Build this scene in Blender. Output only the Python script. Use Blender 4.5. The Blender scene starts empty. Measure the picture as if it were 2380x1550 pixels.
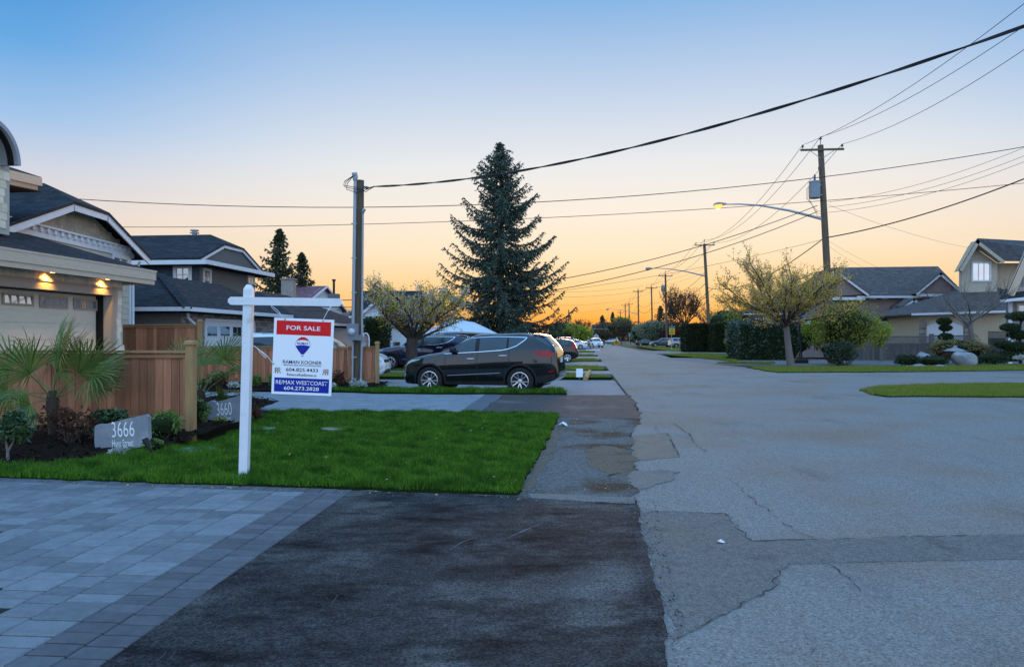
import bpy, bmesh, math, random
import numpy as np
from mathutils import Vector, Matrix
R = math.radians
scene = bpy.context.scene
col = scene.collection

# ---------------------------------------------------------------- camera, sky, light, exposure
F, U0, V0, H = 1790.0, 1190.0, 787.0, 1.53     # focal length, optical axis and horizon in a 2380 px wide picture; eye height in m
cam = bpy.data.cameras.new('camera')
cam.sensor_width = 36.0
cam.lens = 36.0 * F / 2380.0
cam.shift_y = 12.0 / 2380.0
cam.clip_start = 0.05
cam.clip_end = 6000
camo = bpy.data.objects.new('camera', cam)
camo.location = (0, 0, H)
camo.rotation_euler = (R(90), 0, 0)
col.objects.link(camo)
scene.camera = camo

SUN_AZ = R(7.0)          # sunset direction, to the right of +Y
SUN_EL = R(1.5)

def lin(*c):
    return tuple(((x / 255) / 12.92 if x / 255 <= .04045 else ((x / 255 + .055) / 1.055) ** 2.4) for x in c)

def build_world():
    w = bpy.data.worlds.new('World'); scene.world = w; w.use_nodes = True
    nt = w.node_tree; nt.nodes.clear()
    N = lambda t: nt.nodes.new(t)
    L = nt.links.new
    out = N('ShaderNodeOutputWorld'); bg = N('ShaderNodeBackground')
    tc = N('ShaderNodeTexCoord'); sep = N('ShaderNodeSeparateXYZ'); L(tc.outputs['Generated'], sep.inputs[0])
    flat = N('ShaderNodeCombineXYZ'); L(sep.outputs[0], flat.inputs[0]); L(sep.outputs[1], flat.inputs[1])
    nrm = N('ShaderNodeVectorMath'); nrm.operation = 'NORMALIZE'; L(flat.outputs[0], nrm.inputs[0])
    dot = N('ShaderNodeVectorMath'); dot.operation = 'DOT_PRODUCT'; L(nrm.outputs[0], dot.inputs[0])
    dot.inputs[1].default_value = (math.sin(SUN_AZ), math.cos(SUN_AZ), 0)
    mr = N('ShaderNodeMapRange'); mr.interpolation_type = 'SMOOTHSTEP'
    mr.inputs[1].default_value = 0.76; mr.inputs[2].default_value = 1.0
    L(dot.outputs['Value'], mr.inputs[0])
    def ramp(stops):
        r = N('ShaderNodeValToRGB'); cr = r.color_ramp; cr.interpolation = 'B_SPLINE' if False else 'EASE'
        cr.interpolation = 'LINEAR'
        while len(cr.elements) < len(stops): cr.elements.new(0.5)
        for e, (p, c) in zip(cr.elements, stops): e.position = p; e.color = (*lin(*c), 1)
        L(sep.outputs[2], r.inputs[0]); return r
    sunward = ramp([(0, (255, 126, 28)), (.010, (255, 146, 42)), (.030, (255, 184, 88)), (.060, (255, 211, 142)),
                    (.108, (254, 231, 196)), (.160, (250, 238, 222)), (.215, (235, 236, 236)), (.295, (198, 214, 235)),
                    (.402, (132, 180, 228)), (.6, (112, 172, 230)), (1, (132, 184, 240))])
    away = ramp([(0, (242, 190, 140)), (.010, (245, 194, 142)), (.04, (248, 206, 162)), (.076, (246, 213, 182)),
                 (.131, (236, 219, 208)), (.185, (210, 214, 226)), (.237, (164, 197, 233)), (.312, (104, 169, 227)),
                 (.402, (58, 143, 213)), (.6, (88, 160, 226)), (1, (132, 184, 240))])
    behind = ramp([(0, (198, 207, 226)), (.06, (200, 211, 232)), (.16, (188, 207, 238)), (.3, (172, 204, 240)), (.6, (142, 190, 242)), (1, (132, 184, 240))])
    mb_ = N('ShaderNodeMapRange'); mb_.interpolation_type = 'SMOOTHSTEP'; mb_.inputs[1].default_value = -.35; mb_.inputs[2].default_value = .55
    L(dot.outputs['Value'], mb_.inputs[0])
    m0 = N('ShaderNodeMix'); m0.data_type = 'RGBA'; L(mb_.outputs[0], m0.inputs[0]); L(behind.outputs[0], m0.inputs[6]); L(away.outputs[0], m0.inputs[7])
    mx = N('ShaderNodeMix'); mx.data_type = 'RGBA'
    L(mr.outputs[0], mx.inputs[0]); L(m0.outputs[2], mx.inputs[6]); L(sunward.outputs[0], mx.inputs[7])
    sky = N('ShaderNodeTexSky'); sky.sky_type = 'NISHITA'; sky.sun_disc = False
    sky.sun_elevation = SUN_EL; sky.sun_rotation = SUN_AZ; sky.air_density = 1.2; sky.dust_density = 1.5; sky.ozone_density = 2.0
    sc = N('ShaderNodeMix'); sc.data_type = 'RGBA'; sc.blend_type = 'ADD'; sc.inputs[0].default_value = 0.006
    L(mx.outputs[2], sc.inputs[6]); L(sky.outputs[0], sc.inputs[7])
    L(sc.outputs[2], bg.inputs[0])
    # the open dome overhead and behind us is brighter than the strip the camera sees
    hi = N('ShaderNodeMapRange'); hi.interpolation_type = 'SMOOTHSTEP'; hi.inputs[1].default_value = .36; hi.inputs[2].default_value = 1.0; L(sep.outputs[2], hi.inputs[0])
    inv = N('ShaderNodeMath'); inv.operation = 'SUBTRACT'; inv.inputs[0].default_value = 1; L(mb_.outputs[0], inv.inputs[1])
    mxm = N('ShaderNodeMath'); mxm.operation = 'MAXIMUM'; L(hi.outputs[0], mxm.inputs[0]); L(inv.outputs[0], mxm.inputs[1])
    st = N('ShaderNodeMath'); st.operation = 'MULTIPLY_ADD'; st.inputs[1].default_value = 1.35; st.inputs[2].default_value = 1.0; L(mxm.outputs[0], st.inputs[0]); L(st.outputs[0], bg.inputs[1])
    L(bg.outputs[0], out.inputs[0])
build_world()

sun = bpy.data.lights.new('sun', 'SUN'); sun.energy = 1.3; sun.angle = R(12); sun.color = (1.0, 0.62, 0.30)
suno = bpy.data.objects.new('sun', sun); col.objects.link(suno)
suno.rotation_euler = (R(90) - R(4), 0, math.pi - SUN_AZ)

vs = scene.view_settings
vs.view_transform = 'Standard'; vs.look = 'None'; vs.exposure = 0.0; vs.gamma = 1.0; vs.use_curve_mapping = False
scene.cycles.use_denoising = True
scene.cycles.max_bounces = 6
scene.cycles.transparent_max_bounces = 12

# ---------------------------------------------------------------- helpers
def G(u, v, z=0.0):
    """the point at height z that shows at pixel (u, v)"""
    Y = F * (H - z) / (v - V0)
    return Vector(((u - U0) / F * Y, Y, z))
def P(u, v, Y):
    """the point at depth Y that shows at pixel (u, v)"""
    return Vector(((u - U0) / F * Y, Y, H - (v - V0) / F * Y))
RD = Vector((.0995, .995, 0)).normalized()      # along the street
RX = Vector((RD.y, -RD.x, 0))                   # across the street, to the right
RZ = math.atan2(-RD.x, RD.y)                    # rotation of a thing lined up with the street
UP = Vector((0, 0, 1))
ROOT = {}

def thing(name, label, cat, loc=(0, 0, 0), rz=0.0, group=None):
    o = bpy.data.objects.new(name, None); col.objects.link(o)
    o.empty_display_size = .2
    o.location = loc; o.rotation_euler = (0, 0, rz)
    ROOT[o.name] = Matrix.Translation(Vector(loc)) @ Matrix.Rotation(rz, 4, 'Z')
    return tag(o, label, cat, group)
def tag(o, label, cat, group=None):
    o['label'] = label; o['category'] = cat
    if group: o['group'] = group
    return o
def struct(o, kind='structure', label=None):
    o['kind'] = kind
    if label: o['label'] = label
    return o

def link_mesh(name, me, mat, parent=None, mats=None):
    o = bpy.data.objects.new(name, me); col.objects.link(o)
    for m in (mats or [mat]): me.materials.append(m)
    if parent is not None:
        o.parent = parent; ROOT[o.name] = ROOT[parent.name]
    return o

def finish(name, me, mat, parent, world, loc=None, smooth=None, mats=None):
    n = len(me.vertices)
    if world and parent is not None:
        me.transform(ROOT[parent.name].inverted())
    L = None
    if parent is None and loc != 'origin' and n:
        co = np.empty(n * 3, np.float32); me.vertices.foreach_get('co', co); co = co.reshape(-1, 3)
        L = Vector(loc) if loc is not None else Vector(((co[:, 0].min() + co[:, 0].max()) / 2, (co[:, 1].min() + co[:, 1].max()) / 2, co[:, 2].min()))
        me.transform(Matrix.Translation(-L))
    if smooth is not None:
        me.polygons.foreach_set('use_smooth', np.ones(len(me.polygons), bool))
        if smooth < 180: me.set_sharp_from_angle(angle=R(smooth))
    o = link_mesh(name, me, mat, parent, mats)
    if L is not None: o.location = L
    if parent is None: ROOT[o.name] = Matrix.Translation(L) if L is not None else Matrix.Identity(4)
    return o

class MB:
    def __init__(s): s.v = []; s.f = []
    def add(s, vs, fs):
        n = len(s.v); s.v += [tuple(p) for p in vs]; s.f += [tuple(i + n for i in f) for f in fs]; return s
    def poly(s, pts): return s.add(pts, [range(len(pts))])
    def hexa(s, p):
        return s.add(p, [(0, 3, 2, 1), (4, 5, 6, 7), (0, 1, 5, 4), (1, 2, 6, 5), (2, 3, 7, 6), (3, 0, 4, 7)])
    def box(s, c, size, M=None):
        x, y, z = size[0] / 2, size[1] / 2, size[2] / 2
        p = [Vector(q) for q in ((-x, -y, -z), (x, -y, -z), (x, y, -z), (-x, y, -z), (-x, -y, z), (x, -y, z), (x, y, z), (-x, y, z))]
        if M is not None: p = [M @ q for q in p]
        return s.hexa([q + Vector(c) for q in p])
    def cbox(s, c, size, ch, M=None):
        """box with chamfered top edges"""
        x, y, z = size[0] / 2, size[1] / 2, size[2] / 2
        p = [(-x, -y, -z), (x, -y, -z), (x, y, -z), (-x, y, -z), (-x, -y, z - ch), (x, -y, z - ch), (x, y, z - ch), (-x, y, z - ch),
             (-x + ch, -y + ch, z), (x - ch, -y + ch, z), (x - ch, y - ch, z), (-x + ch, y - ch, z)]
        p = [Vector(q) for q in p]
        if M is not None: p = [M @ q for q in p]
        p = [q + Vector(c) for q in p]
        return s.add(p, [(0, 3, 2, 1), (0, 1, 5, 4), (1, 2, 6, 5), (2, 3, 7, 6), (3, 0, 4, 7), (4, 5, 9, 8), (5, 6, 10, 9), (6, 7, 11, 10), (7, 4, 8, 11), (8, 9, 10, 11)])
    def prism(s, pts, vec):
        n = len(pts); vec = Vector(vec); a = [Vector(p) for p in pts]; b = [p + vec for p in a]
        return s.add(a + b, [tuple(range(n - 1, -1, -1)), tuple(range(n, 2 * n))] + [(i, (i + 1) % n, n + (i + 1) % n, n + i) for i in range(n)])
    def beam(s, a, b, w, h, up=UP):
        """rectangular bar from a to b, w across and h along up"""
        a = Vector(a); b = Vector(b); d = (b - a).normalized(); x = d.cross(Vector(up)).normalized() * (w / 2); y = x.cross(d).normalized() * (h / 2)
        return s.hexa([a - x - y, a + x - y, a + x + y, a - x + y, b - x - y, b + x - y, b + x + y, b - x + y])
    def tube(s, path, rad, n=8, caps=True):
        path = [Vector(p) for p in path]; m = len(path)
        if not hasattr(rad, '__len__'): rad = [rad] * m
        prev = None; base = len(s.v)
        for i, p in enumerate(path):
            d = (path[min(i + 1, m - 1)] - path[max(i - 1, 0)])
            d = d.normalized() if d.length > 1e-9 else Vector((0, 0, 1))
            if prev is None: a = d.cross(Vector((0, 0, 1)) if abs(d.z) < .9 else Vector((1, 0, 0))).normalized()
            else:
                a = prev - d * prev.dot(d)
                a = a.normalized() if a.length > 1e-6 else d.orthogonal().normalized()
            prev = a; b = d.cross(a)
            for k in range(n):
                t = 2 * math.pi * k / n
                s.v.append(tuple(p + (a * math.cos(t) + b * math.sin(t)) * rad[i]))
        for i in range(m - 1):
            for k in range(n):
                s.f.append((base + i * n + k, base + i * n + (k + 1) % n, base + (i + 1) * n + (k + 1) % n, base + (i + 1) * n + k))
        if caps:
            s.f.append(tuple(base + k for k in range(n - 1, -1, -1))); s.f.append(tuple(base + (m - 1) * n + k for k in range(n)))
        return s
    def lathe(s, prof, n=16, M=None, caps=True):
        """profile of (radius, height) about z"""
        base = len(s.v); m = len(prof)
        for r, z in prof:
            for k in range(n):
                t = 2 * math.pi * k / n; q = Vector((r * math.cos(t), r * math.sin(t), z))
                s.v.append(tuple(M @ q if M is not None else q))
        for i in range(m - 1):
            for k in range(n):
                s.f.append((base + i * n + k, base + i * n + (k + 1) % n, base + (i + 1) * n + (k + 1) % n, base + (i + 1) * n + k))
        if caps:
            s.f.append(tuple(base + k for k in range(n - 1, -1, -1))); s.f.append(tuple(base + (m - 1) * n + k for k in range(n)))
        return s
    def build(s, name, mat, parent=None, world=True, loc=None, smooth=None, mats=None):
        me = bpy.data.meshes.new(name); me.from_pydata(s.v, [], s.f); me.update()
        return finish(name, me, mat, parent, world, loc, smooth, mats)

def np_mesh(name, verts, quads, mat, parent=None, world=True, loc=None, smooth=None):
    """big meshes of quads from arrays"""
    verts = np.ascontiguousarray(verts, np.float32); quads = np.ascontiguousarray(quads, np.int32); k = quads.shape[1]
    me = bpy.data.meshes.new(name)
    me.vertices.add(len(verts)); me.vertices.foreach_set('co', verts.ravel())
    me.loops.add(quads.size); me.loops.foreach_set('vertex_index', quads.ravel())
    me.polygons.add(len(quads)); me.polygons.foreach_set('loop_start', np.arange(0, quads.size, k, dtype=np.int32))
    me.update(calc_edges=True); me.validate()
    return finish(name, me, mat, parent, world, loc, smooth)

def dup(root, loc, rz, label=None):
    r = root.copy(); col.objects.link(r); r.location = loc; r.rotation_euler = (0, 0, rz)
    if label: r['label'] = label
    ROOT[r.name] = Matrix.Translation(Vector(loc)) @ Matrix.Rotation(rz, 4, 'Z')
    for ch in list(root.children):
        c = ch.copy(); col.objects.link(c); c.parent = r
        for g in ch.children:
            d = g.copy(); col.objects.link(d); d.parent = c
    return r

# ---------------------------------------------------------------- materials
MATS = {}
def nmat(name, c1, c2=None, rough=.75, scale=4.0, detail=6.0, bump=0.0, bscale=60.0, metallic=0.0, spec=.18, coat=0.0, orand=0.0,
         stretch=None, c3=None, s3=1.0, t3=(.55, .75), isl=0.0, emit=None, speck=0.0, spscale=120.0, c4=None, s4=1.0, t4=(.55, .8), st4=(1, 1, 1)):
    """procedural surface: two colours mixed by noise, a third in larger patches, fine relief, a shift for each object or loose piece"""
    m = bpy.data.materials.new(name); m.use_nodes = True; nt = m.node_tree; L = nt.links.new; N = lambda t: nt.nodes.new(t)
    b = nt.nodes['Principled BSDF']
    b.inputs['Roughness'].default_value = rough; b.inputs['Metallic'].default_value = metallic
    b.inputs['Specular IOR Level'].default_value = spec; b.inputs['Coat Weight'].default_value = coat
    b.inputs['Coat Roughness'].default_value = .03
    c2 = c2 or tuple(x * .75 for x in c1)
    tc = N('ShaderNodeTexCoord'); mp = N('ShaderNodeMapping'); L(tc.outputs['Object'], mp.inputs[0])
    if stretch: mp.inputs['Scale'].default_value = stretch
    if orand or isl:
        oi = N('ShaderNodeObjectInfo'); ad = N('ShaderNodeVectorMath'); ad.operation = 'MULTIPLY_ADD'
        cx = N('ShaderNodeCombineXYZ')
        for i in range(3): L(oi.outputs['Random'], cx.inputs[i])
        L(cx.outputs[0], ad.inputs[0]); ad.inputs[1].default_value = (37, 53, 71); L(tc.outputs['Object'], ad.inputs[2]); L(ad.outputs[0], mp.inputs[0])
    nz = N('ShaderNodeTexNoise'); nz.inputs['Scale'].default_value = scale; nz.inputs['Detail'].default_value = detail; nz.inputs['Roughness'].default_value = .65
    L(mp.outputs[0], nz.inputs[0])
    mr = N('ShaderNodeMapRange'); mr.inputs[1].default_value = .3; mr.inputs[2].default_value = .7; L(nz.outputs[0], mr.inputs[0])
    mx = N('ShaderNodeMix'); mx.data_type = 'RGBA'; mx.inputs[6].default_value = (*c1, 1); mx.inputs[7].default_value = (*c2, 1); L(mr.outputs[0], mx.inputs[0])
    colr = mx.outputs[2]
    if c3:
        n3 = N('ShaderNodeTexNoise'); n3.inputs['Scale'].default_value = s3; n3.inputs['Detail'].default_value = 5; L(mp.outputs[0], n3.inputs[0])
        r3 = N('ShaderNodeMapRange'); r3.inputs[1].default_value = t3[0]; r3.inputs[2].default_value = t3[1]; L(n3.outputs[0], r3.inputs[0])
        m3 = N('ShaderNodeMix'); m3.data_type = 'RGBA'; L(r3.outputs[0], m3.inputs[0]); L(colr, m3.inputs[6]); m3.inputs[7].default_value = (*c3, 1); colr = m3.outputs[2]
    if c4:
        m4_ = N('ShaderNodeMapping'); m4_.inputs['Scale'].default_value = st4; m4_.inputs['Location'].default_value = (7.3, 2.1, 5.5); L(tc.outputs['Object'], m4_.inputs[0])
        n4 = N('ShaderNodeTexNoise'); n4.inputs['Scale'].default_value = s4; n4.inputs['Detail'].default_value = 9; n4.inputs['Roughness'].default_value = .7; L(m4_.outputs[0], n4.inputs[0])
        r4 = N('ShaderNodeMapRange'); r4.inputs[1].default_value = t4[0]; r4.inputs[2].default_value = t4[1]; L(n4.outputs[0], r4.inputs[0])
        m4 = N('ShaderNodeMix'); m4.data_type = 'RGBA'; L(r4.outputs[0], m4.inputs[0]); L(colr, m4.inputs[6]); m4.inputs[7].default_value = (*c4, 1); colr = m4.outputs[2]
    if speck:
        sn = N('ShaderNodeTexNoise'); sn.inputs['Scale'].default_value = spscale; sn.inputs['Detail'].default_value = 3; sn.inputs['Roughness'].default_value = .8; L(mp.outputs[0], sn.inputs[0])
        sr = N('ShaderNodeMapRange'); sr.inputs[1].default_value = .32; sr.inputs[2].default_value = .68; sr.inputs[3].default_value = 1 - speck; sr.inputs[4].default_value = 1 + speck; L(sn.outputs[0], sr.inputs[0])
        sh_ = N('ShaderNodeHueSaturation'); L(sr.outputs[0], sh_.inputs['Value']); L(colr, sh_.inputs['Color']); colr = sh_.outputs[0]
    if orand or isl:
        src = oi.outputs['Random']
        if isl: src = N('ShaderNodeNewGeometry').outputs['Random Per Island']
        k = orand or isl
        r2 = N('ShaderNodeMapRange'); r2.inputs[3].default_value = 1 - k; r2.inputs[4].default_value = 1 + k; L(src, r2.inputs[0])
        hs = N('ShaderNodeHueSaturation'); L(r2.outputs[0], hs.inputs['Value']); L(colr, hs.inputs['Color']); colr = hs.outputs[0]
    L(colr, b.inputs['Base Color'])
    if bump:
        nb = N('ShaderNodeTexNoise'); nb.inputs['Scale'].default_value = bscale; nb.inputs['Detail'].default_value = 4; L(mp.outputs[0], nb.inputs[0])
        bp = N('ShaderNodeBump'); bp.inputs['Strength'].default_value = min(1, bump); bp.inputs['Distance'].default_value = .02 * max(1, bump)
        L(nb.outputs[0], bp.inputs['Height']); L(bp.outputs[0], b.inputs['Normal'])
    if emit:
        b.inputs['Emission Color'].default_value = (*emit[0], 1); b.inputs['Emission Strength'].default_value = emit[1]
    MATS[name] = m
    return m

def leafmat(name, c1, c2, trans=.35, rough=.6, spec=.15, bias=1.0, patch=None):
    m = bpy.data.materials.new(name); m.use_nodes = True; nt = m.node_tree; L = nt.links.new; N = lambda t: nt.nodes.new(t)
    b = nt.nodes['Principled BSDF']; b.inputs['Roughness'].default_value = rough; b.inputs['Specular IOR Level'].default_value = spec
    ge = N('ShaderNodeNewGeometry'); pw = N('ShaderNodeMath'); pw.operation = 'POWER'; pw.inputs[1].default_value = bias
    L(ge.outputs['Random Per Island'], pw.inputs[0])
    mx = N('ShaderNodeMix'); mx.data_type = 'RGBA'; mx.inputs[6].default_value = (*c1, 1); mx.inputs[7].default_value = (*c2, 1); L(pw.outputs[0], mx.inputs[0])
    cl = mx.outputs[2]
    if patch:
        tc = N('ShaderNodeTexCoord'); pn = N('ShaderNodeTexNoise'); pn.inputs['Scale'].default_value = patch[1]; pn.inputs['Detail'].default_value = 5; L(tc.outputs['Object'], pn.inputs[0])
        pr = N('ShaderNodeMapRange'); pr.inputs[1].default_value = .42; pr.inputs[2].default_value = .72; L(pn.outputs[0], pr.inputs[0])
        pm = N('ShaderNodeMix'); pm.data_type = 'RGBA'; L(pr.outputs[0], pm.inputs[0]); L(cl, pm.inputs[6]); pm.inputs[7].default_value = (*patch[0], 1); cl = pm.outputs[2]
    L(cl, b.inputs['Base Color'])
    tr = N('ShaderNodeBsdfTranslucent'); L(cl, tr.inputs[0])
    ms = N('ShaderNodeMixShader'); ms.inputs[0].default_value = trans; L(b.outputs[0], ms.inputs[1]); L(tr.outputs[0], ms.inputs[2])
    L(ms.outputs[0], nt.nodes['Material Output'].inputs[0]); MATS[name] = m
    return m

def coursemat(name, c1, c2, course=.14, tab=.3, axis='z', rough=.85, mortar=.55):
    """asphalt shingle courses for roofs: rows by height, tabs along the eave"""
    m = bpy.data.materials.new(name); m.use_nodes = True; nt = m.node_tree; L = nt.links.new; N = lambda t: nt.nodes.new(t)
    b = nt.nodes['Principled BSDF']; b.inputs['Roughness'].default_value = rough; b.inputs['Specular IOR Level'].default_value = .08
    tc = N('ShaderNodeTexCoord'); sep = N('ShaderNodeSeparateXYZ'); L(tc.outputs['Object'], sep.inputs[0])
    add = N('ShaderNodeMath'); L(sep.outputs[0], add.inputs[0]); L(sep.outputs[1], add.inputs[1])
    cx = N('ShaderNodeCombineXYZ'); L(add.outputs[0], cx.inputs[0]); L(sep.outputs[2], cx.inputs[1])
    br = N('ShaderNodeTexBrick'); L(cx.outputs[0], br.inputs[0])
    br.inputs['Color1'].default_value = (*c1, 1); br.inputs['Color2'].default_value = (*c2, 1); br.inputs['Mortar'].default_value = (*[x * mortar for x in c1], 1)
    br.inputs['Scale'].default_value = 1; br.inputs['Brick Width'].default_value = tab; br.inputs['Row Height'].default_value = course * .5
    br.inputs['Mortar Size'].default_value = .007; br.inputs['Bias'].default_value = 0
    nz = N('ShaderNodeTexNoise'); nz.inputs['Scale'].default_value = 2.5; nz.inputs['Detail'].default_value = 8; L(tc.outputs['Object'], nz.inputs[0])
    mr = N('ShaderNodeMapRange'); mr.inputs[3].default_value = .55; mr.inputs[4].default_value = 1.45; L(nz.outputs[0], mr.inputs[0])
    hs = N('ShaderNodeHueSaturation'); L(mr.outputs[0], hs.inputs['Value']); L(br.outputs[0], hs.inputs['Color']); L(hs.outputs[0], b.inputs['Base Color'])
    bp = N('ShaderNodeBump'); bp.inputs['Strength'].default_value = .5; bp.inputs['Distance'].default_value = .012; L(br.outputs[1], bp.inputs['Height']); bp.invert = True
    L(bp.outputs[0], b.inputs['Normal']); MATS[name] = m
    return m

def glassmat(name, tint=(.02, .025, .03), rough=.03, spec=.8):
    m = nmat(name, tint, tuple(x * .8 for x in tint), rough=rough, spec=spec, scale=1.5)
    return m

# materials used in more than one place
M_asphalt = nmat('street_asphalt', (.195, .178, .160), (.275, .255, .232), rough=.9, spec=.06, scale=30, detail=12, bump=.8, bscale=110, c3=(.235, .175, .135), s3=.42, t3=(.46, .72), speck=.52, spscale=70, c4=(.125, .118, .112), s4=.55, t4=(.56, .80), st4=(1.6, .5, 1))
M_dark_asphalt = nmat('new_asphalt', (.028, .026, .026), (.072, .066, .063), rough=.9, spec=.06, scale=13, detail=14, bump=1, bscale=80, c3=(.17, .16, .152), s3=1.4, t3=(.50, .84), speck=.85, spscale=60, c4=(.010, .010, .011), s4=2.0, t4=(.47, .66), st4=(.7, 1.4, 1))
M_patch = nmat('patched_asphalt', (.125, .114, .103), (.185, .17, .153), rough=.9, spec=.06, scale=20, detail=12, bump=.6, bscale=110, c3=(.17, .14, .11), s3=.8, speck=.5, spscale=70, c4=(.06, .06, .06), s4=1.7, t4=(.56, .75))
M_brown_asphalt = nmat('brown_asphalt', (.070, .056, .052), (.115, .095, .088), rough=.9, spec=.06, scale=6, detail=12, bump=.6, bscale=110, c3=(.17, .15, .14), s3=.7, speck=.3, spscale=70)
M_side_asphalt = nmat('side_street_asphalt', (.145, .138, .13), (.20, .19, .18), rough=.9, spec=.06, scale=30, detail=9, bump=.4, bscale=140, speck=.25)
M_concrete = nmat('driveway_concrete', (.19, .185, .18), (.25, .24, .23), rough=.9, spec=.08, scale=7, detail=9, bump=.3, bscale=90, c3=(.14, .13, .12), s3=.6)
M_gravel_base = nmat('gravel_bed', (.085, .08, .075), (.20, .192, .18), rough=1, spec=.04, scale=22, detail=13, bump=1, bscale=80, c3=(.085, .054, .034), s3=1.0, t3=(.46, .60), speck=.5, spscale=70, c4=(.15, .145, .14), s4=1.4, t4=(.55, .75))
M_stone_bits = nmat('gravel_stones', (.19, .182, .175), (.10, .094, .088), rough=1, spec=.05, scale=30, isl=.45)
M_earth = nmat('earth', (.06, .075, .03), (.09, .08, .05), rough=1, scale=1.5)
M_mulch = nmat('mulch_bark', (.014, .010, .008), (.032, .022, .016), rough=1, spec=.0, scale=22, detail=10, bump=1, bscale=60)
M_mulch_bits = nmat('mulch_chips', (.02, .014, .011), (.04, .027, .02), rough=1, spec=.0, scale=20, isl=.6)
M_soil_under_grass = nmat('lawn_soil', (.010, .018, .006), (.018, .03, .008), rough=1, spec=.0, scale=8)
M_grass = leafmat('lawn_blades', (.018, .080, .005), (.165, .320, .026), trans=.35, patch=((.022, .075, .008), 3.2))
M_grass_far = leafmat('verge_blades', (.11, .175, .016), (.27, .31, .045), trans=.35, patch=((.26, .24, .06), .7))
M_dry_grass = leafmat('dry_blades', (.16, .14, .05), (.26, .21, .10), trans=.3)
M_paver = nmat('paver_concrete', (.135, .142, .150), (.190, .198, .207), rough=.85, spec=.08, scale=12, detail=9, bump=.35, bscale=150, orand=.22, speck=.12, spscale=150, c3=(.17, .155, .14), s3=2.0, t3=(.6, .85))
M_paver_dark = nmat('paver_border_concrete', (.092, .092, .099), (.130, .130, .137), rough=.85, spec=.08, scale=12, detail=9, bump=.35, bscale=150, orand=.16)
M_joint = nmat('joint_sand', (.018, .017, .016), (.03, .028, .027), rough=1, scale=40)
M_white_paint = nmat('white_paint', (.72, .73, .74), (.64, .65, .66), rough=.45, scale=5, bump=.08, bscale=40, c3=(.42, .41, .38), s3=5, t3=(.60, .8))
M_white_trim = nmat('white_trim', (.66, .66, .66), (.58, .58, .59), rough=.6, scale=6)
M_cedar = nmat('cedar', (.47, .200, .105), (.31, .128, .066), rough=.8, scale=3.5, detail=10, bump=.35, bscale=40, stretch=(6, 6, .5), orand=.36, c3=(.10, .05, .03), s3=1.3, t3=(.66, .8))
M_cedar_trim = nmat('cedar_trim', (.40, .215, .105), (.30, .158, .078), rough=.8, scale=3.5, detail=9, bump=.3, bscale=40, stretch=(1, 1, 1), orand=.12)
M_post_wood = nmat('treated_post', (.42, .26, .115), (.30, .18, .08), rough=.8, scale=3, detail=9, bump=.3, bscale=40, stretch=(6, 6, .6), c3=(.10, .065, .04), s3=1.8, t3=(.62, .8))
M_pole = nmat('pole_wood', (.15, .115, .08), (.085, .065, .048), rough=.9, scale=4, detail=9, bump=.4, bscale=30, stretch=(8, 8, .35))
M_grey_metal = nmat('grey_conduit', (.34, .36, .38), (.28, .30, .32), rough=.45, scale=5, metallic=.2)
M_meter = nmat('meter_box_paint', (.20, .22, .235), (.16, .175, .19), rough=.5, scale=4)
M_wire = nmat('wire_black', (.02, .02, .022), (.03, .03, .03), rough=.6)
M_dark = nmat('near_black', (.012, .011, .011), (.018, .016, .015), rough=.9)
M_glass = glassmat('window_glass')
M_tyre = nmat('tyre_rubber', (.018, .018, .019), (.028, .027, .027), rough=.85, scale=12)
M_alloy = nmat('alloy_rim', (.62, .63, .65), (.5, .51, .53), rough=.28, metallic=.85, scale=6)
M_alloy_dark = nmat('rim_well', (.02, .02, .021), (.03, .03, .03), rough=.6)
M_black_plastic = nmat('black_plastic', (.018, .018, .02), (.026, .026, .028), rough=.55, scale=14)
M_chrome = nmat('chrome_trim', (.75, .76, .78), (.65, .66, .68), rough=.12, metallic=1.0)
M_red_lens = nmat('tail_lens', (.40, .006, .010), (.20, .003, .006), rough=.15, spec=.2, coat=.3, scale=9)
M_clear_lens = nmat('head_lens', (.55, .57, .6), (.3, .31, .33), rough=.08, coat=1, scale=14)
M_plate = nmat('plate_white', (.6, .62, .66), (.5, .52, .56), rough=.4, scale=20)
M_bark = nmat('grey_bark', (.085, .066, .052), (.045, .034, .028), rough=.95, scale=7, detail=9, bump=.8, bscale=25, stretch=(1, 1, .35))
M_bark_pale = nmat('pale_bark', (.20, .175, .155), (.13, .11, .095), rough=.95, scale=7, detail=9, bump=.6, bscale=25, stretch=(1, 1, 3))
M_roof = coursemat('roof_charcoal', (.026, .027, .031), (.046, .046, .050))
M_roof_brown = coursemat('roof_brown_grey', (.095, .076, .070), (.135, .112, .104))
M_roof_grey = coursemat('roof_weathered_grey', (.075, .075, .078), (.11, .108, .108))
M_roof_red = coursemat('roof_dull_red', (.16, .075, .085), (.22, .11, .12), course=.3)

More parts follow.
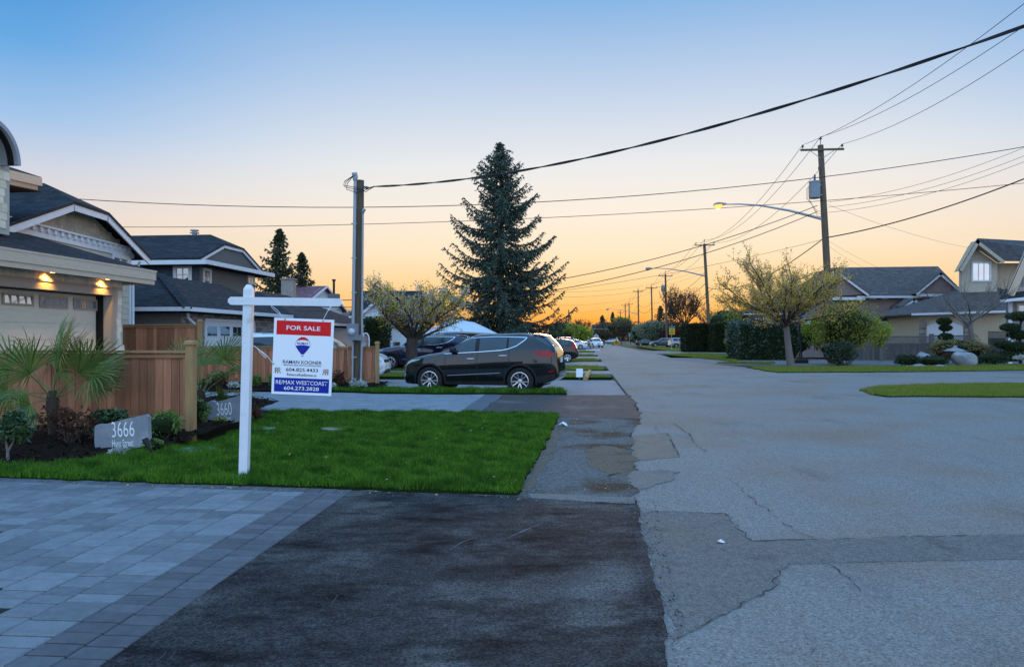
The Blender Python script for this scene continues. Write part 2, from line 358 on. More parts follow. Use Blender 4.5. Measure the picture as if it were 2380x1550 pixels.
# ================================================================ ground
def sheet(name, pts, mat, z, parent=None, kind='structure', label=None, sub=None, jit=0.0, seed=0):
    """flat ground sheet through ground points, edges broken up by jit"""
    rg = random.Random(seed); out = []
    pts = [Vector((p[0], p[1], z)) for p in pts]
    waves = [(f, a, rg.uniform(0, 6.28)) for f, a in ((2.3, 1.3), (5.1, 1.0), (11, .7), (19, .5), (37, .4))]; run = 0.0
    for i, p in enumerate(pts):
        q = pts[(i + 1) % len(pts)]; L_ = (q - p).length; n = max(1, int(L_ / sub)) if sub else 1; d = (q - p).normalized(); nn = Vector((-d.y, d.x, 0))
        for k in range(n):
            w = p.lerp(q, k / n); s_ = run + L_ * k / n
            if jit and k: w += nn * (jit * sum(a * math.sin(f * s_ + h) for f, a, h in waves)) + Vector((rg.gauss(0, jit * .25), rg.gauss(0, jit * .25), 0))
            out.append(w)
        run += L_
    o = MB().prism([p - Vector((0, 0, .12)) for p in out], (0, 0, .12)).build(name, mat, parent)
    if parent is None: struct(o, kind, label)
    return o
def pix(*uv): return [G(u, v) for u, v in uv]
def along(k, off): return RD * k + RX * off + Vector((3.4 - .0995 * 24, 0, 0))   # metres up the street, metres right of its left edge

ground = MB().poly([(-900, -60, -.2), (900, -60, -.2), (900, 2600, -.2), (-900, 2600, -.2)]).build('ground', M_earth)
struct(ground)
# street: near part spreads right into the side street, then runs on as a 6.6 m strip
LE = lambda y: 2.77 + (y - 16.8) * .0945      # left edge of the asphalt at depth y
street = sheet('street', [(-2.2, -3), (40, -3), (40, 26), (30, 29.5), (21, 34.8), (13.2, 38), (12.2, 44), (12.0, 56), (14.0, 72), (15.6, 90), (18.8, 122), (34, 300), (34, 420),
                          (26.5, 420), (LE(200), 200), (LE(60), 60), (LE(16.8), 16.8), (1.1, 8.0), (-2.2, 8.0)], M_asphalt, 0.0, sub=None)
# side street and drives on the right
side_street = sheet('side_street', [(12.6, 41), (60, 39.5), (60, 35.2), (22, 34.2), (12.4, 37)], M_side_asphalt, .003)
side_lane = sheet('side_lane', [(11.5, 62), (40, 49.5), (40, 44.2), (17, 44.5), (12, 47)], M_side_asphalt, .004)
far_lane = sheet('cross_lane', [(13.5, 78), (60, 88), (60, 96), (16, 97)], M_side_asphalt, .004)
# driveways on the left, beyond the grass strip
drive_beyond = sheet('driveway', [(-14, 20.9), (LE(21), 21.2), (LE(29), 29.5), (-14, 30.5)], M_concrete, -.06)
for k, (a, b) in enumerate([(33.5, 36.5), (43, 51), (58, 66), (74, 84), (96, 108), (125, 139)]):
    sheet('driveway', [(-12, a + .5), (LE(a), a), (LE(b), b), (-12, b + .5)], M_concrete, .006)

# darker repair strips and the drive aprons on the street
apron = sheet('driveway_apron', pix((806, 1141), (1215, 1154), (1478, 1162), (1484, 1190), (1500, 1262), (1525, 1370), (1545, 1450), (1562, 1580)) + [Vector((.85, 2.2, 0)), Vector((-2.1, 2.2, 0)), G(196, 1557)], M_dark_asphalt, .008, sub=.04, jit=.008, seed=3)
far_apron = sheet('driveway_apron', pix((1108, 963), (1172, 918), (1464, 919), (1474, 935), (1489, 974), (1300, 970)), M_brown_asphalt, .009, sub=.08, jit=.025, seed=4)
patch = sheet('asphalt_patch', pix((1484, 1189), (1560, 1187), (1690, 1194), (1712, 1224), (1748, 1256), (1900, 1254), (2060, 1249), (2200, 1247), (2420, 1242), (2420, 1299), (2200, 1303), (1960, 1309), (1832, 1311), (1806, 1330), (1802, 1362), (1770, 1382), (1700, 1418), (1640, 1452), (1566, 1490)), M_patch, .004, sub=.05, jit=.009, seed=5)
M_tan_patch = nmat('tan_patch_asphalt', (.20, .16, .12), (.15, .12, .095), rough=.9, scale=5, detail=10, bump=.4, bscale=120)
patch2 = sheet('asphalt_patch', pix((1470, 1012), (1550, 1006), (1580, 1062), (1470, 1072)), M_tan_patch, .005, sub=.1, jit=.01, seed=6)
gravel = sheet('gravel_shoulder', pix((1270, 966), (1487, 974), (1468, 1010), (1470, 1072), (1482, 1120), (1480, 1163), (1150, 1153)), M_gravel_base, .006, sub=.06, jit=.022, seed=7)
# loose stones on the shoulder
rg = np.random.default_rng(5)
def stones(n, poly_uv, z, smin, smax, mat, name, parent=None):
    P4 = [G(u, v) for u, v in poly_uv]
    a = rg.random(n); b = rg.random(n)
    p = np.outer((1 - a) * (1 - b), P4[0]) + np.outer(a * (1 - b), P4[1]) + np.outer(a * b, P4[2]) + np.outer((1 - a) * b, P4[3])
    s = smin + (smax - smin) * rg.random(n) ** 3
    base = np.array([(1, 0, 0), (0, 1, 0), (-1, 0, 0), (0, -1, 0), (0, 0, 1)], float)
    v = base[None] * s[:, None, None] * (.6 + .8 * rg.random((n, 5, 1))); v[:, :, 2] *= .7
    v += (p + np.array([0, 0, z]))[:, None, :]
    q = np.array([(0, 1, 4), (1, 2, 4), (2, 3, 4), (3, 0, 4)])
    f = (q[None] + (np.arange(n) * 5)[:, None, None]).reshape(-1, 3)
    o = np_mesh(name, v.reshape(-1, 3), f, mat, parent); o['kind'] = 'stuff'; return o
g1 = stones(5200, [(1300, 970), (1480, 976), (1480, 1160), (1205, 1154)], .006, .003, .011, M_stone_bits, 'loose_gravel', gravel)
g2 = stones(1500, [(1285, 968), (1330, 968), (1250, 1156), (1195, 1154)], .008, .004, .015, M_stone_bits, 'loose_gravel', gravel)
M_dirt = nmat('packed_dirt', (.135, .098, .070), (.175, .135, .103), rough=1, spec=.04, scale=14, detail=12, bump=1, bscale=60, c3=(.095, .07, .052), s3=2.2, speck=.4, spscale=60)
M_dirt_pale = nmat('dusty_dirt', (.19, .155, .13), (.22, .19, .165), rough=1, spec=.04, scale=12, detail=12, bump=.8, bscale=60, c3=(.15, .12, .10), s3=2, speck=.4, spscale=60)
for i, (uv, mt, z) in enumerate([([(1368, 1046), (1400, 1036), (1462, 1044), (1474, 1074), (1462, 1102), (1410, 1108), (1372, 1088)], M_dirt, .010),
        ([(1462, 1100), (1530, 1092), (1580, 1098), (1560, 1118), (1484, 1140), (1470, 1122)], M_dirt_pale, .0095), ([(1225, 1148), (1300, 1150), (1470, 1158), (1476, 1172), (1400, 1168), (1240, 1160)], M_dirt_pale, .0115),
        ([(1290, 992), (1315, 990), (1272, 1078), (1232, 1140), (1210, 1152), (1240, 1090)], M_dirt, .009)]):
    sheet('dirt_patch', pix(*uv), mt, z, sub=.07, jit=(.03, .02, .012, .006)[i], seed=40 + i)
g3 = stones(1600, [(1440, 975), (1600, 985), (1660, 1300), (1450, 1240)], .008, .002, .009, M_stone_bits, 'loose_grit', street)

M_crumb = nmat('asphalt_crumbs', (.03, .029, .03), (.06, .057, .056), rough=1, spec=.05, scale=30, isl=.5)
g4 = stones(650, [(1450, 1160), (1520, 1160), (1620, 1560), (1510, 1560)], .009, .002, .010, M_crumb, 'loose_crumbs', street)
g5 = stones(500, [(1215, 1148), (1480, 1156), (1480, 1172), (1200, 1164)], .011, .003, .012, M_stone_bits, 'loose_grit', apron)
# cracks in the asphalt
M_crack = nmat('crack_tar', (.02, .02, .021), (.035, .034, .033), rough=.9, scale=30)
def crack(uv, w, seed, z=.0075):
    rr = random.Random(seed); pts = []
    g = [G(u, v) for u, v in uv]
    for a, b in zip(g, g[1:]):
        n = max(2, int((b - a).length / .07))
        for k in range(n): pts.append(a.lerp(b, k / n) + Vector((rr.gauss(0, .008) + .02 * math.sin(k * 1.7 + seed), rr.gauss(0, .008), 0)))
    pts.append(g[-1]); mb = MB(); vv = []
    for i, p in enumerate(pts):
        d = (pts[min(i + 1, len(pts) - 1)] - pts[max(i - 1, 0)]).normalized(); x = Vector((-d.y, d.x, 0)) * w * .62 * rr.choice([.08, .3, .5, .8, 1.2])
        vv += [p + x + UP * z, p - x + UP * z]
    mb.add(vv, [(2 * i, 2 * i + 1, 2 * i + 3, 2 * i + 2) for i in range(len(pts) - 1)])
    return mb.build('crack', M_crack, street)
for i, (uv, w) in enumerate([
    ([(1550, 1006), (1562, 1030), (1580, 1062)], .018), ([(1568, 985), (1590, 1002), (1602, 1010), (1612, 1028), (1640, 1050)], .012),
    ([(1523, 992), (1530, 1004), (1550, 1006)], .008), ([(1700, 1115), (1740, 1150), (1760, 1170), (1800, 1195), (1840, 1232), (1890, 1250)], .007),
    ([(1484, 1189), (1690, 1194), (1712, 1226), (1748, 1257)], .009), ([(1748, 1257), (1900, 1254), (2060, 1249), (2420, 1242)], .011),
    ([(1920, 1310), (1960, 1335), (1992, 1362), (2000, 1380)], .006), ([(1832, 1312), (1806, 1331), (1802, 1362), (1770, 1383), (1700, 1419), (1600, 1472)], .006),
    ([(1860, 1470), (1888, 1500), (1900, 1555)], .004), ([(1464, 920), (1476, 938), (1489, 974)], .02)]):
    crack(uv, w, i)
# tyre scratches on the dark apron
M_scratch = nmat('scrape_marks', (.16, .155, .15), (.2, .19, .19), rough=.9, scale=30)
def scratch(uv, w=.004):
    g = [G(u, v) + UP * .0105 for u, v in uv]; mb = MB(); vv = []
    for i, p in enumerate(g):
        d = (g[min(i + 1, len(g) - 1)] - g[max(i - 1, 0)]).normalized(); x = Vector((-d.y, d.x, 0)) * w * (1 if 0 < i < len(g) - 1 else .2)
        vv += [p + x, p - x]
    mb.add(vv, [(2 * i, 2 * i + 1, 2 * i + 3, 2 * i + 2) for i in range(len(g) - 1)]).build('scrape_mark', M_scratch, apron)
for uv in ([(1045, 1280), (1075, 1262), (1110, 1250)], [(1170, 1258), (1215, 1236), (1262, 1218)], [(1190, 1246), (1215, 1238), (1240, 1226)],
           [(362, 1545), (385, 1520)], [(395, 1535), (410, 1515)], [(770, 1410), (785, 1385)]): scratch(uv)

# ---------------------------------------------------------------- paver drive in front
A0 = G(820, 1141); A1 = G(235, 1551); E1 = (A1 - A0).normalized(); E2 = Vector((E1.y, -E1.x, 0))   # E1 towards us, E2 to the left
if E2.x > 0: E2 = -E2
drive = MB().prism([Vector((p.x, p.y, -.03)) for p in (A0, A0 + E1 * 8, A0 + E1 * 8 + E2 * 8, G(-420, 1098))], (0, 0, .036)).build('paver_driveway', M_joint)
struct(drive)
PM = Matrix((( -E2.x, -E1.x, 0), (-E2.y, -E1.y, 0), (0, 0, 1))).to_4x4()
pav_mesh = {}
def paver(c, w, l, mat, dark):
    key = (round(w, 3), round(l, 3), dark)
    if key not in pav_mesh:
        me = bpy.data.meshes.new('paver'); mb = MB().cbox((0, 0, 0), (w - .008, l - .017, .05), .006)
        me.from_pydata(mb.v, [], mb.f); me.materials.append(mat); pav_mesh[key] = me
    o = bpy.data.objects.new('paver', pav_mesh[key]); col.objects.link(o); o.parent = drive
    o.matrix_local = ROOT[drive.name].inverted() @ Matrix.Translation(c) @ PM
    return o
TOPL = lambda s: (A0 + E2 * s)                       # not square to the lawn: rows start on the lawn edge
lawn_dir = (G(0, 1112) - A0).normalized()
def top_at(s):                                       # distance along E1 from the A0 line where the lawn edge lies
    # solve A0 + E2*s + E1*k on line A0 + lawn_dir*m
    m = s / lawn_dir.dot(E2); return (lawn_dir * m).dot(E1)
rr = random.Random(11)
def vis(p):
    if p.y < 1.5: return False
    u = U0 + p.x / p.y * F; v = V0 + H / p.y * F
    return -60 < u < 2400 and v < 1600
pav_list = []
def put(c, w, l, dark=False):
    if vis(c): pav_list.append((c.length, c + UP * (rr.uniform(-.0015, .0015) - .008), w, l, dark))
s = 0.0
for b in range(2):                                   # two border courses along the apron
    k = top_at(s + .11) + .2
    while k < 6.6:
        put(A0 + E2 * (s + .11) + E1 * (k + .0725), .22, .145, True); k += .145
    s += .22
widths = [.30, .22, .30, .26, .22]; j = 0
while s < 6.2:
    w = widths[j % 5]; j += 1
    k = top_at(s + w / 2) + .2; l0 = rr.choice([.11, .145, .18, .215])
    while k < 5.6:
        l = l0 or rr.choice([.145, .215, .215, .29, .215]); l0 = None
        put(A0 + E2 * (s + w / 2) + E1 * (k + l / 2), w, l); k += l
    s += w
k = .0
while k < 7.2:                                       # header course along the lawn
    c = A0 + E2 * (k + .075) + E1 * (top_at(k + .075) + .1)
    put(c, .15, .2, True); k += .15
pav_list.sort(key=lambda t: t[0])
for _, c, w, l, dark in pav_list[:300]: paver(c, w, l, M_paver_dark if dark else M_paver, dark)
rest = {True: MB(), False: MB()}
for _, c, w, l, dark in pav_list[300:]: rest[dark].cbox(c, (w - .008, l - .017, .05), .006, PM.to_3x3())
for dk in rest:
    if rest[dk].v: rest[dk].build('pavers_beyond', M_paver_dark if dk else M_paver, drive)['kind'] = 'stuff'

# ---------------------------------------------------------------- second drive, in far pavers
def brickmat(name, c1, c2, w, h, rot):
    m = bpy.data.materials.new(name); m.use_nodes = True; nt = m.node_tree; L = nt.links.new; N = lambda t: nt.nodes.new(t)
    b = nt.nodes['Principled BSDF']; b.inputs['Roughness'].default_value = .85
    tc = N('ShaderNodeTexCoord'); mp = N('ShaderNodeMapping'); mp.inputs['Rotation'].default_value = (0, 0, rot); L(tc.outputs['Object'], mp.inputs[0])
    br = N('ShaderNodeTexBrick'); L(mp.outputs[0], br.inputs[0]); br.inputs['Scale'].default_value = 1
    br.inputs['Color1'].default_value = (*c1, 1); br.inputs['Color2'].default_value = (*c2, 1); br.inputs['Mortar'].default_value = (.06, .06, .06, 1)
    br.inputs['Brick Width'].default_value = w; br.inputs['Row Height'].default_value = h; br.inputs['Mortar Size'].default_value = .005
    L(br.outputs[0], b.inputs['Base Color'])
    bp = N('ShaderNodeBump'); bp.invert = True; bp.inputs['Strength'].default_value = .4; bp.inputs['Distance'].default_value = .01; L(br.outputs[1], bp.inputs['Height']); L(bp.outputs[0], b.inputs['Normal'])
    return m
M_paver_far = brickmat('far_pavers', (.16, .167, .18), (.23, .237, .25), .3, .21, .08)
d2 = [G(1050, 960), G(1112, 916)]
def raised(name, pts, mat, top, kind='structure', z0=-.18):
    o = MB().prism([(p[0], p[1], z0) for p in pts], (0, 0, top - z0)).build(name, mat); return struct(o, kind)
raised('far_paver_driveway', [G(1064, 960), G(1128, 917), G(400, 908), G(-60, 930), G(300, 950)], M_paver_far, .006)
raised('far_paver_border', [G(1064, 961), G(1110, 962.5), G(1172, 917.5), G(1128, 917)], M_paver_dark, .007)

# ================================================================ lawns and planting beds
def inside(px, py, poly):
    c = np.zeros(len(px), bool); n = len(poly)
    for i in range(n):
        x0, y0 = poly[i][0], poly[i][1]; x1, y1 = poly[(i + 1) % n][0], poly[(i + 1) % n][1]
        k = (y0 > py) != (y1 > py)
        with np.errstate(divide='ignore', invalid='ignore'):
            c ^= k & (px < (x1 - x0) * (py - y0) / (y1 - y0) + x0)
    return c
def blades(n, poly, z, h, w, seed=1, clump=True):
    r = np.random.default_rng(seed)
    a = np.array([(p[0], p[1]) for p in poly]); lo = a.min(0); hi = a.max(0)
    q = lo + (hi - lo) * r.random((int(n * 1.0), 2)); q = q[inside(q[:, 0], q[:, 1], poly)]
    m = len(q)
    hh = h * (.55 + .75 * r.random(m))
    if clump:
        f = np.sin(q[:, 0] * 5.1 + 1.3 * np.sin(q[:, 1] * 3.7)) * np.sin(q[:, 1] * 4.3 + np.sin(q[:, 0] * 2.9)) + .6 * np.sin(q[:, 0] * 13 + q[:, 1] * 9)
        hh *= 1 + .40 * f
    th = r.random(m) * 2 * np.pi; lean = hh * (.15 + .6 * r.random(m)); la = r.random(m) * 2 * np.pi
    ww = w * (.6 + .8 * r.random(m))
    b = np.c_[q, np.full(m, z)]
    dx = np.c_[np.cos(th) * ww, np.sin(th) * ww, np.zeros(m)]
    t = b + np.c_[np.cos(la) * lean, np.sin(la) * lean, hh]
    v = np.stack([b - dx, b + dx, t], 1).reshape(-1, 3)
    return v, np.arange(m * 3).reshape(-1, 3)
def ragged(poly, step=.1, jit=.022, seed=1):
    rq = random.Random(seed); out = []
    for i, p in enumerate(poly):
        q = poly[(i + 1) % len(poly)]; L_ = math.hypot(q[0] - p[0], q[1] - p[1]); n_ = max(1, min(90, int(L_ / step)))
        for k in range(n_): out.append((p[0] + (q[0] - p[0]) * k / n_ + rq.gauss(0, jit), p[1] + (q[1] - p[1]) * k / n_ + rq.gauss(0, jit)))
    return out
def lawn(name, poly, n, h, w, mat, top=.03, seed=1, label=None):
    poly = ragged(poly, .1 if n > 100000 else .4, .02 if n > 100000 else .06, seed)
    base = raised(name, poly, M_soil_under_grass, top)
    v, f = blades(n, poly, top - .005, h, w, seed)
    o = np_mesh('grass', v, f, mat, base); o['kind'] = 'stuff'
    return base
front_lawn = [(p.x, p.y) for p in [G(-120, 1110), G(0, 1113), G(300, 1124), G(818, 1139), G(1010, 1146), G(1207, 1152), G(1224, 1112), G(1258, 1050), G(1299, 968), G(1180, 964), G(900, 962), G(640, 960),
                                   G(598, 978), G(560, 1004), G(500, 1030), G(400, 1048), G(240, 1070), G(100, 1084), G(-120, 1096)]]
lawn('lawn', front_lawn, 400000, .07, .005, M_grass, .03, 3)
strip = [(p.x, p.y) for p in [G(870, 916), G(1100, 917.5), G(1316, 917.5), G(1312, 911), G(900, 909), G(760, 910)]]
lawn('grass_strip', strip, 26000, .10, .008, M_grass, .05, 4)
verge = lambda pts: [(p.x, p.y) for p in [G(u, v) for u, v in pts]]
lawn('grass_verge', [(-9, 30.8), (LE(31) - .2, 29.8), (LE(34) - 1.6, 33.2), (-9, 33.8)], 36000, .07, .012, M_grass_far, .03, 5)
lawn('grass_verge', [(-9, 37), (LE(37) - .3, 36.7), (LE(42) - .4, 42.6), (-9, 43)], 42000, .06, .014, M_grass_far, .03, 6)
lawn('grass_verge', [(-9, 51.3), (LE(52) - .3, 51.2), (LE(57) - .4, 57.6), (-9, 57.8)], 26000, .06, .018, M_grass_far, .03, 7)
lawn('grass_verge', [(-9, 66.5), (LE(66) - .3, 66.3), (LE(73) - .4, 73.5), (-9, 73.8)], 20000, .06, .022, M_grass_far, .03, 8)
lawn('grass_verge', [(-6, 84.5), (LE(84) - .3, 84.3), (LE(95) - .4, 95.5), (-6, 95.8)], 16000, .06, .03, M_grass_far, .03, 18)
lawn('grass_verge', verge([(1548, 825.5), (1600, 830), (1660, 836), (1712, 841), (1712, 826), (1640, 822), (1585, 822)]), 40000, .07, .025, M_grass_far, .03, 9)
lawn('grass_verge', verge([(1668, 844), (1790, 846.5), (1800, 843), (1712, 841.5)]), 9000, .06, .02, M_grass_far, .03, 10)
lawn('grass_verge', verge([(1738, 855), (1775, 862), (1810, 866.5), (2100, 865), (2420, 861), (2420, 848.5), (2090, 853), (1900, 854)]), 90000, .07, .016, M_grass_far, .03, 11)
lawn('grass_verge', verge([(2005, 908), (2030, 918), (2070, 923), (2420, 924), (2420, 893), (2140, 896), (2030, 901)]), 95000, .05, .011, M_grass_far, .03, 12)
v, f = blades(22000, verge([(1996, 907), (2028, 920), (2050, 919), (2040, 905), (2140, 899), (2420, 896), (2420, 892), (2130, 894), (2020, 900)]), .004, .05, .011, 13)
struct(np_mesh('dry_grass', v, f, M_dry_grass), 'stuff', 'dry straw coloured grass along the verge edge')
lawn('grass_verge', verge([(1520, 812), (1560, 816), (1700, 819), (1700, 815.5), (1575, 809), (1480, 806)]), 26000, .08, .035, M_grass_far, .03, 14)

# mulch beds, heaped up towards the fences
def bed(name, uv, peak, seed=1, back=None, n=7000):
    poly = [(p.x, p.y) for p in [G(u, v) for u, v in uv]]
    r = np.random.default_rng(seed); a = np.array(poly); lo = a.min(0); hi = a.max(0); st = .12
    xs = np.arange(lo[0], hi[0] + st, st); ys = np.arange(lo[1], hi[1] + st, st)
    def hgt(x, y):
        t = np.clip((y - back[0]) / (back[1] - back[0]), 0, 1)
        return .02 + peak * t * t * (3 - 2 * t) + .018 * np.sin(x * 7) * np.sin(y * 6.1 + x)
    X, Y = np.meshgrid(xs, ys); ins = inside(X.ravel(), Y.ravel(), poly).reshape(X.shape)
    idx = -np.ones(X.shape, int); vv = []; ff = []
    need = np.zeros(X.shape, bool)
    cell = ins[:-1, :-1] & ins[1:, :-1] & ins[:-1, 1:] & ins[1:, 1:]
    for i, j in zip(*np.nonzero(cell)):
        q = []
        for di, dj in ((0, 0), (0, 1), (1, 1), (1, 0)):
            if idx[i + di, j + dj] < 0:
                x, y = X[i + di, j + dj], Y[i + di, j + dj]
                idx[i + di, j + dj] = len(vv); vv.append((x, y, float(hgt(x, y)) + r.normal(0, .008)))
            q.append(idx[i + di, j + dj])
        ff.append(tuple(q))
    b = MB().add(vv, ff).build(name, M_mulch, smooth=180); struct(b)
    q = lo + (hi - lo) * r.random((n, 2)); q = q[inside(q[:, 0], q[:, 1], poly)]; m = len(q)
    s = .008 + .03 * r.random(m) ** 2; th = r.random(m) * 6.283; c = np.c_[q, hgt(q[:, 0], q[:, 1]) + .012]
    d1 = np.c_[np.cos(th), np.sin(th), r.normal(0, .4, m)] * s[:, None]; d2 = np.c_[-np.sin(th), np.cos(th), r.normal(0, .5, m)] * (s * .35)[:, None]
    vq = np.stack([c - d1 - d2, c + d1 - d2, c + d1 + d2, c - d1 + d2], 1).reshape(-1, 3)
    o = np_mesh('bark_chips', vq, np.arange(m * 4).reshape(-1, 4), M_mulch_bits, b); o['kind'] = 'stuff'
    return hgt
hb = bed('planting_bed', [(-160, 1100), (0, 1094), (100, 1086), (240, 1072), (400, 1050), (500, 1032), (560, 1006), (600, 980), (655, 957), (560, 938), (460, 945), (430, 975), (-200, 965)], .2, 2, back=(9.6, 11.8), n=14000)
hb2 = bed('planting_bed', [(470, 912), (900, 911), (905, 900), (560, 893), (440, 893)], .16, 3, back=(21.6, 24), n=2500)

# ================================================================ cedar fences
def fence(name, label, A, B, z0, z1, bw, group=None, end_posts=((1, .12),), seed=0, face=None, kick=True):
    """board panel between two posts: boards, cap, trims, kick board"""
    A = Vector((A[0], A[1], 0)); B = Vector((B[0], B[1], 0)); d = (B - A).normalized(); n = Vector((d.y, -d.x, 0))
    if n.y > 0: n = -n                                  # n looks at the street side
    L = (B - A).length; t = thing(name, label, 'fence', A.lerp(B, .5), math.atan2(d.y, d.x), group)
    rq = random.Random(seed); k = int(L / bw); w = L / k
    for i in range(k):
        c = A + d * (w * (i + .5)) + n * rq.uniform(-.006, .006)
        MB().box(c + UP * ((z0 + z1) / 2), (w - .008, .018, z1 - z0 - .03), Matrix.Rotation(math.atan2(d.y, d.x), 3, 'Z')).build('board', M_cedar, t)
    rot = Matrix.Rotation(math.atan2(d.y, d.x), 3, 'Z'); mid = A.lerp(B, .5)
    MB().box(mid + UP * (z1 + .012) + n * .01, (L, .13, .035), rot).build('cap_rail', M_cedar_trim, t)
    MB().box(mid + UP * (z1 - .055) + n * .028, (L, .022, .05), rot).build('top_trim', M_cedar_trim, t)
    MB().box(mid + UP * (z0 + .03) + n * .028, (L, .022, .06), rot).build('bottom_trim', M_cedar_trim, t)
    if kick: MB().box(mid + UP * (z0 - .085), (L, .04, .16), rot).build('kick_board', M_cedar_trim, t)
    for e, x in ((A, 1), (B, -1)):
        MB().box(e + d * x * .03 + n * .0285 + UP * ((z0 + z1) / 2 - .01), (.05, .02, z1 - z0 - .15), rot).build('side_trim', M_cedar_trim, t)
    return t, d, n
def fence_post(name, label, p, h, w=.1, cap=True, rz=0, mat=None):
    t = thing(name, label, 'fence post', (p[0], p[1], 0), rz)
    MB().box((0, 0, h / 2), (w, w, h)).build('post', mat or M_post_wood, t, world=False)
    mb = MB().box((0, 0, h + .012), (w + .05, w + .05, .024)); mb.cbox((0, 0, h + .044), (w + .02, w + .02, .04), .02)
    mb.build('post_cap', mat or M_post_wood, t, world=False)
    return t
Z1a = 1.325
pA = G(444, 1026); pA = Vector((P(444, 1026, 11.35).x, 11.35, 0))
fd = Vector((-math.cos(R(7)), math.sin(R(7)), 0))
fence('cedar_fence', 'low cedar board fence behind the palm and the stone reading 3666', pA + fd * 5.2, pA + fd * .06 + Vector((0, .03, 0)), .33, Z1a, .128, seed=1)
fence_post('fence_post', 'thick square wooden post at the street end of the low fence by the palm', pA, 1.44, .115, rz=R(-7))
pole_x = P(826, 905, 23.4).x
fence('cedar_fence', 'low cedar board fence behind the sale sign and the grey meter box', (P(466, 880, 24.1).x, 24.1), (P(872, 880, 23.6).x, 23.6), .27, 1.27, .122, seed=2)
fence_post('fence_post', 'wooden fence post beside the utility pole at the white vehicle\'s nose', (P(877, 900, 23.55).x, 23.55), 1.38, .11)
fence('cedar_fence', 'taller cedar fence panel beside the cream garage corner', (P(262, 760, 25.0).x, 25.0), (P(462, 760, 24.3).x, 24.3), .25, 1.96, .122, seed=3)
fence_post('fence_post', 'wooden post where the tall cedar fence steps down', (P(465, 800, 24.25).x, 24.25), 2.06, .11)

# ================================================================ sale sign
def text_mesh(name, s, mat, parent, M, size, width=None, bold=0.0, ext=.001, mirror=False, align='CENTER', shear=0.0):
    cu = bpy.data.curves.new(name, 'FONT'); cu.body = s; cu.align_x = align; cu.align_y = 'CENTER'; cu.size = 1.0; cu.offset = bold; cu.extrude = 0; cu.resolution_u = 3; cu.shear = shear
    ob = bpy.data.objects.new(name, cu); col.objects.link(ob)
    bpy.context.view_layer.update()
    me = bpy.data.meshes.new_from_object(ob.evaluated_get(bpy.context.evaluated_depsgraph_get()))
    bpy.data.objects.remove(ob); bpy.data.curves.remove(cu)
    co = np.array([v.co for v in me.vertices]); lo = co.min(0); hi = co.max(0)
    sy = size / max(1e-6, (hi[1] - lo[1])); sx = (width / (hi[0] - lo[0])) if width else sy
    c = (lo + hi) / 2; k = -1 if mirror else 1
    me.transform(Matrix.Diagonal((sx * k, sy, 1, 1)) @ Matrix.Translation((-c[0], -c[1], 0)))
    me.materials.clear()
    if mirror: me.flip_normals()
    me.transform(M)
    return finish(name, me, mat, parent, True)
# post and arm
pb = Vector((P(567, 1112, 8.42).x, 8.42, 0))
post = thing('sign_post', 'white wooden real estate post with an arm standing on the lawn', 'sign post', pb)
W9 = .092
MB().prism([pb + Vector((-W9 / 2, -W9 / 2, 0)), pb + Vector((W9 / 2, -W9 / 2, 0)), pb + Vector((W9 / 2, W9 / 2, 0)), pb + Vector((-W9 / 2, W9 / 2, 0))], (.055, 0, 2.07)).build('upright', M_white_paint, post)
tp = pb + Vector((.055, 0, 2.07))
MB().add([tp + Vector((x * W9 / 2, y * W9 / 2, 0)) for x, y in ((-1, -1), (1, -1), (1, 1), (-1, 1))] + [tp + Vector((x * W9 / 2 * .45, y * W9 / 2 * .45, .05)) for x, y in ((-1, -1), (1, -1), (1, 1), (-1, 1))],
         [(0, 1, 5, 4), (1, 2, 6, 5), (2, 3, 7, 6), (3, 0, 4, 7), (4, 5, 6, 7)]).build('pointed_top', M_white_paint, post)
a0 = P(534, 699.5, 8.42); a1 = P(797, 703.5, 8.40); hh = .043; ch = .028
ax = (a1 - a0).normalized(); az = Vector((-ax.z, 0, ax.x))
def armpt(s, h): return a0 + ax * s + az * h
LA = (a1 - a0).length
prof = [(0, -hh + ch), (ch, -hh), (LA - ch, -hh), (LA, -hh + ch), (LA, hh - ch), (LA - ch, hh), (ch, hh), (0, hh - ch)]
MB().prism([armpt(s, h) + Vector((0, -.057, 0)) for s, h in prof], (0, .06, 0)).build('arm', M_white_paint, post)
mb = MB()
for s in (.06, .16): mb.tube([armpt(s, .0) + Vector((0, -.0575, 0)), armpt(s, .0) + Vector((0, -.06, 0))], .004, 6)
mb.build('screws', M_grey_metal, post)
# hanging panel
TL, TR, BL = P(637.5, 738, 8.36), P(776.5, 743.5, 8.36), P(626.5, 914.5, 8.36)
ex = (TR - TL); PW = ex.length; ex.normalize(); ey = (TL - BL); PH = ey.length; ey = (ey - ex * ey.dot(ex)).normalized(); en = ex.cross(ey)   # en looks at us
PHH = PH
SM = lambda s, t, d: Matrix((( ex.x, ey.x, en.x, 0), (ex.y, ey.y, en.y, 0), (ex.z, ey.z, en.z, 0), (0, 0, 0, 1)))
def sp(s, t, d=0.0): return TL + ex * (s * PW) - ey * (t * PHH) + en * d
def sM(s, t, d=0.0):
    m = SM(0, 0, 0).copy(); m.translation = sp(s, t, d); return m
M_panel = nmat('sign_panel_white', (.82, .83, .84), (.80, .81, .82), rough=.35, scale=2)
M_sred = nmat('sign_red', (.72, .010, .014), (.66, .010, .014), rough=.35, scale=3)
M_sblue = nmat('sign_blue', (.010, .022, .28), (.010, .020, .25), rough=.35, scale=3)
M_sink = nmat('sign_ink', (.012, .014, .05), (.012, .014, .045), rough=.4)
M_swhite = nmat('sign_white_ink', (.8, .8, .8), (.78, .78, .78), rough=.4)
M_sgold = nmat('sign_copper_ink', (.30, .16, .09), (.25, .13, .07), rough=.4)
